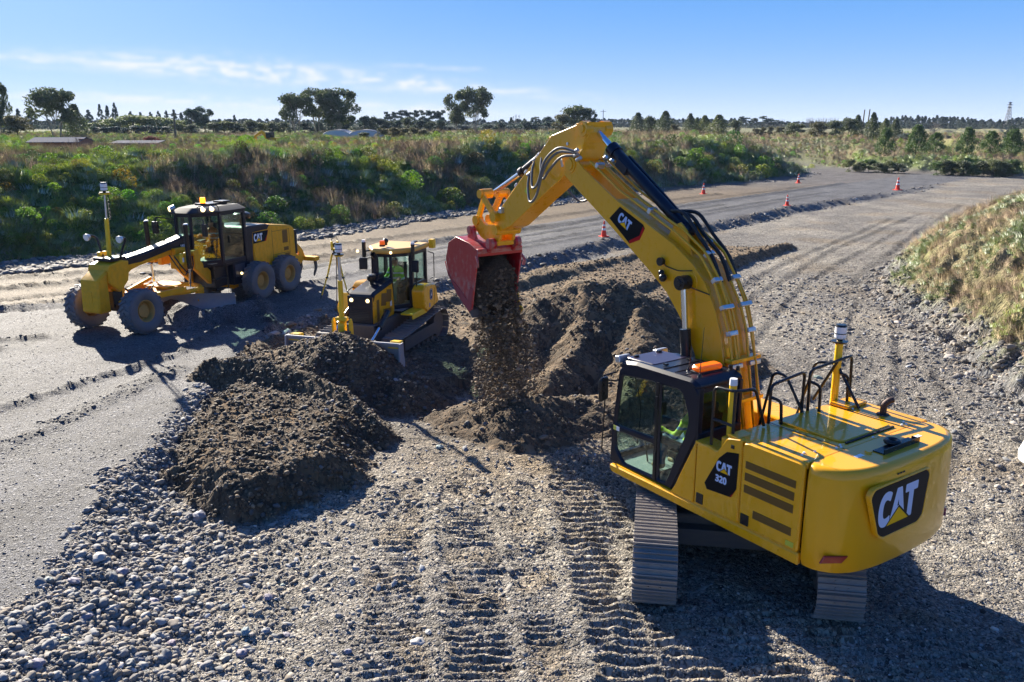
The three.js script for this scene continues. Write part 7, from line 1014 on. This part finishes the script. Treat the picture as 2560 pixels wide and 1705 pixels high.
// ---------- things in the fields and on the road ----------
const at2 = (px, py, dist) => { const r = rayAt(px * DSP, py * DSP), k = dist / Math.hypot(r.x, r.z); return V(r.x * k, CAM_H + r.y * k, r.z * k); };
{
  const M = { plastic: phy([0.5, 0.54, 0.6], 0.6, { side: THREE.DoubleSide }), roofSheet: phy([0.11, 0.12, 0.15], 1, { specularIntensity: 0.1 }), wall: std([0.28, 0.12, 0.08], 0.9) };
  // plastic tunnels
  [[772, 64, 'left white plastic tunnel house with rounded roof'], [838, 82, 'right white plastic tunnel house behind a round bush']].forEach(([x, w, l], i) => { const d = 150 + i * 2, p = at2(x, 300, d), gyv = gy(p.x, p.z), R = w * DSP / FPX * d * 0.5, H = p.y - gyv + 0.05, t = thing('tunnel_house', l, 'greenhouse', p.x, gyv, p.z, 0.12); const pts = []; for (let k = 0; k <= 16; k++) { const a = k / 16 * Math.PI; pts.push([Math.cos(a) * R, Math.pow(Math.sin(a), 0.85) * H]); } B().ext(pts.concat(pts.slice().reverse().map(([a, b]) => [a * 0.985, b * 0.975])), -14, 0, 0, null, null, 1).build('cover', M.plastic, t); B().ext(pts, -0.1, -0.04, 0).build('end_wall', M.plastic, t); const hp = B(); for (let z = -14; z <= 0; z += 2) hp.tube(pts.map(([a, b]) => [a * 1.004, b * 1.004, z]), 0.04, 4, 24, false, 0.5); hp.build('hoop', MAT.greyPale, t); });
  tree('round_bush', 'round dark green bush in front of the white tunnel', 'round', 0, 'euc', 834, 303, 34, 128, null);
  tree('red_bush', 'small dark red bush on the left field', 'round', 1, 'redbush', 343, 312, 36, 100, null);
  tree('purple_shrub', 'purple leafless shrub in front of the long shed', 'bare', 1, 'bare', 172, 316, 34, 92, null, barkGrey);
  { const p = at2(140, 320, 100), g = gy(p.x, p.z) - 0.4, t = thing('shed', 'long low shed with pale blue grey roof in the left field', 'shed', p.x, g, p.z, 0.1), H = p.y - g + 0.18, L = 98 * DSP / FPX * 100 / 2; B().box(L * 2 - 0.3, H - 0.35, 3.6, 0, (H - 0.35) / 2, 0).build('wall', M.wall, t); for (const s of [-1, 1]) B().bar([-L, H - 0.22, s * 1.1], [L, H - 0.22, s * 1.1], 2.35, 0.06, s * 0.20).build('roof', M.roofSheet, t); B().box(0.1, 0.6, 3.4, L - 0.1, H - 0.4, 0).build('gable', M.wall, t); }
  { const p = at2(316, 330, 96), g = gy(p.x, p.z) - 0.5, t = thing('shed', 'small shed with flat grey roof near the red bush', 'shed', p.x, g, p.z, 0.1), H = p.y - g + 0.15; B().box(4.2, H - 0.1, 2.4, 0, (H - 0.1) / 2, 0).build('wall', MAT.greyPale, t); B().bar([-2.4, H, 0], [2.4, H, 0], 2.8, 0.07, 0.08).build('roof', M.roofSheet, t); }
  { const p = at2(452, 322, 112), g = gy(p.x, p.z), t = thing('van', 'white van roof showing over the grass of the left field', 'van', p.x, g - 0.25, p.z, 0.3), h = p.y - g + 0.4; B().ext(roundPoly([[-1.2, 0.3], [1.3, 0.3], [1.35, h * 0.6], [0.9, h], [-1.1, h], [-1.25, h * 0.8]], 0.15), -0.85, 0.85, 0.1).build('body', MAT.white, t); B().box(1.5, 0.35, 1.72, 0.1, h * 0.72, 0).build('window', MAT.blackMatt, t); for (const x of [-0.75, 0.8]) for (const s of [-1, 1]) B().cyl([x, 0.3, s * 0.7], [x, 0.3, s * 0.88], 0.3, 0.3, 14).build('wheel', MAT.rubber, t); }
  // distant digger
  { const p = at2(630, 318, 105), g = gy(p.x, p.z), t = thing('small_excavator', 'distant yellow digger half hidden beyond the grass bank', 'excavator', p.x, g, p.z, 2.7), y = p.y - g - 1.4; B().box(1.6, 0.8, 1.2, 0, y + 1.1, 0).build('body', MAT.paint, t); B().box(0.7, 1.0, 0.7, 0.35, y + 1.6, -0.25).build('cab', MAT.black, t); B().box(1.9, 0.45, 1.5, 0, y + 0.4, 0).build('track', MAT.blackMatt, t); B().ext([[0.7, y + 1.0], [1.0, y + 1.0], [1.7, y + 2.0], [2.9, y + 1.5], [2.9, y + 1.7], [1.7, y + 2.35], [1.3, y + 2.1]], -0.12, 0.12, 0.02).build('boom', MAT.paint, t); B().bar([2.85, y + 1.7, 0], [2.5, y + 0.4, 0], 0.2, 0.22).build('stick', MAT.paint, t); }
  // poles, pylon
  const pole = (label, x, top, d, lean, arms, mat, base = 0) => { const p = at2(x, top, d), g = gy(p.x, p.z) - base, t = thing('power_pole', label, 'pole', p.x, g, p.z, 0.3), h = p.y - g; B().cyl([-lean, 0, 0], [0, h, 0], 0.16, 0.11, 8).build('shaft', mat, t); if (arms) B().box(1.8, 0.1, 0.1, 0, h - 0.5, 0).build('crossarm', MAT.wood, t); };
  pole('single timber power pole in the left field', 399, 254, 125, 0.1, true, MAT.wood); pole('pale pole on the skyline right of the boom top', 1387, 252, 260, 0, true, MAT.greyPale); pole('left one of the twin leaning poles on the right', 1988, 252, 190, 0.3, false, MAT.wood); pole('right one of the twin leaning poles on the right', 2000, 251, 192, 0.3, false, MAT.wood);
  { const d = 520, p = at2(2323, 235, d), g = gy(p.x, p.z), h = p.y - g, t = thing('pylon', 'steel lattice power pylon at far right on the horizon', 'pylon', p.x, g, p.z, 0.5), L = B(), w = h * 0.13; const ty = (k) => [w * mix(1, 0.13, Math.pow(k, 0.8)), h * k]; for (const sx of [-1, 1]) for (const sz of [-1, 1]) { let prev = ty(0); for (let k = 1; k <= 8; k++) { const c = ty(k / 8); L.cyl([sx * prev[0], prev[1], sz * prev[0]], [sx * c[0], c[1], sz * c[0]], 0.14, 0.12, 4); L.cyl([sx * prev[0], prev[1], sz * prev[0]], [-sx * c[0], c[1], sz * c[0]], 0.07, 0.07, 3); L.cyl([sx * prev[0], prev[1], sz * prev[0]], [sx * c[0], c[1], -sz * c[0]], 0.07, 0.07, 3); prev = c; } } L.build('lattice', MAT.steel, t); for (const [k, q] of [[0.80, 0.16], [0.90, 0.2], [0.985, 0.13]]) B().cyl([-h * q, h * k, 0], [0, h * (k + 0.015), 0], 0.1, 0.25, 4).cyl([h * q, h * k, 0], [0, h * (k + 0.015), 0], 0.1, 0.25, 4).build('crossarm', MAT.steel, t); }
  // traffic cones
  const coneO = MAT.coneO = phy([0.85, 0.045, 0.012], 0.5), coneW = std([0.8, 0.8, 0.8], 0.4);
  [[1388, 544, 36, 'traffic cone on the road edge behind the excavator boom'], [1617, 446, 24, 'traffic cone at the grass bank foot, nearer of two'], [1809, 473, 24, 'traffic cone in the middle of the road edge, right of the boom'], [1835, 421, 20, 'small far traffic cone by the nose of the grass bank'], [2063, 437, 26, 'traffic cone at the far end of the road edge, rightmost']].forEach(([x, y, hp, l]) => {
    const p = onGround(x * DSP, y * DSP); if (!p) return; const d = Math.hypot(p.x, p.z), h = hp * DSP / FPX * d * 1.0, t = thing('traffic_cone', 'orange and white ' + l, 'cone', p.x, p.y - 0.01, p.z, 0.4, 'traffic cones along the haul road'), k = h / 0.9;
    B().box(0.46 * k, 0.05 * k, 0.46 * k, 0, 0.03 * k, 0).build('base', coneO, t); const rr = (y2) => mix(0.17, 0.035, y2 / 0.9) * k; const seg = (a, b, m, n, e = 0) => B().cyl([0, a * k, 0], [0, b * k, 0], rr(a) + e, rr(b) + e, 18).build(n, m, t); seg(0.05, 0.9, coneO, 'cone'); seg(0.38, 0.50, coneW, 'reflective_band', 0.004); seg(0.62, 0.72, coneW, 'reflective_band', 0.004);
  });
  // survey tripod with total station, between grader and bulldozer
  { const a = onGround(776 * DSP, 684 * DSP), t = thing('survey_tripod', 'yellow survey tripod standing on the road left of the bulldozer', 'tripod', a.x, a.y, a.z), d = Math.hypot(a.x, a.z), H = 1.55; for (const q of [0.6, 2.7, 4.8]) { const c = Math.cos(q), s = Math.sin(q); const lg = B(); lg.bar([c * 0.10, H, s * 0.10], [c * 0.32, H * 0.5, s * 0.32], 0.03, 0.055).bar([c * 0.13, H, s * 0.07], [c * 0.33, H * 0.5, s * 0.29], 0.025, 0.03).cyl([c * 0.30, H * 0.55, s * 0.30], [c * 0.55, 0.12, s * 0.55], 0.028, 0.022, 8); const lm = lg.build('leg', MAT.paintBright, t); B().box(0.09, 0.06, 0.09, c * 0.33, H * 0.48, s * 0.33).cyl([c * 0.55, 0.14, s * 0.55], [c * 0.60, 0, s * 0.60], 0.025, 0.008, 7).build('leg_clamp', MAT.blackMatt, lm); } B().cyl([0, H - 0.02, 0], [0, H + 0.05, 0], 0.13, 0.12, 14).build('head', MAT.blackMatt, t);
    const u = thing('survey_instrument', 'yellow and black survey instrument mounted on the tripod', 'instrument', a.x, a.y + H + 0.05, a.z, 0.5); B().cyl([0, 0, 0], [0, 0.08, 0], 0.09, 0.08, 14).box(0.12, 0.16, 0.12, 0, 0.26, 0).cyl([-0.1, 0.27, 0], [0.12, 0.27, 0], 0.045, 0.05, 12).build('telescope', MAT.blackMatt, u); B().ext(roundPoly([[-0.13, 0.08], [0.13, 0.08], [0.13, 0.40], [0.08, 0.40], [0.08, 0.14], [-0.08, 0.14], [-0.08, 0.40], [-0.13, 0.40]], 0.02), -0.07, 0.07, 0.01).build('yoke', MAT.paintBright, u); B().pipe([[-0.11, 0.4, 0], [-0.09, 0.5, 0], [0.09, 0.5, 0], [0.11, 0.4, 0]], 0.014, 0.03).build('carry_handle', MAT.blackMatt, u); void d; }
  // marker flakes on the road shoulder, white tank at the right edge
  { const p = onGround(2352 * DSP, 1068 * DSP), t = thing('white_tank', 'smooth white rounded container cut off by the right edge', 'container', p.x + 0.42, p.y, p.z); B().lathe([[0.001, 0], [0.40, 0], [0.46, 0.06], [0.47, 0.22], [0.40, 0.42], [0.22, 0.54], [0.001, 0.57]], 32).build('body', MAT.white, t); B().cyl([0, 0.56, 0], [0, 0.62, 0], 0.08, 0.08, 16).build('lid', MAT.white, t); }
}
// ---------- air ----------
scene.fog = new THREE.FogExp2(0xbfd4f0, 0.00012);
renderer.render(scene, camera);
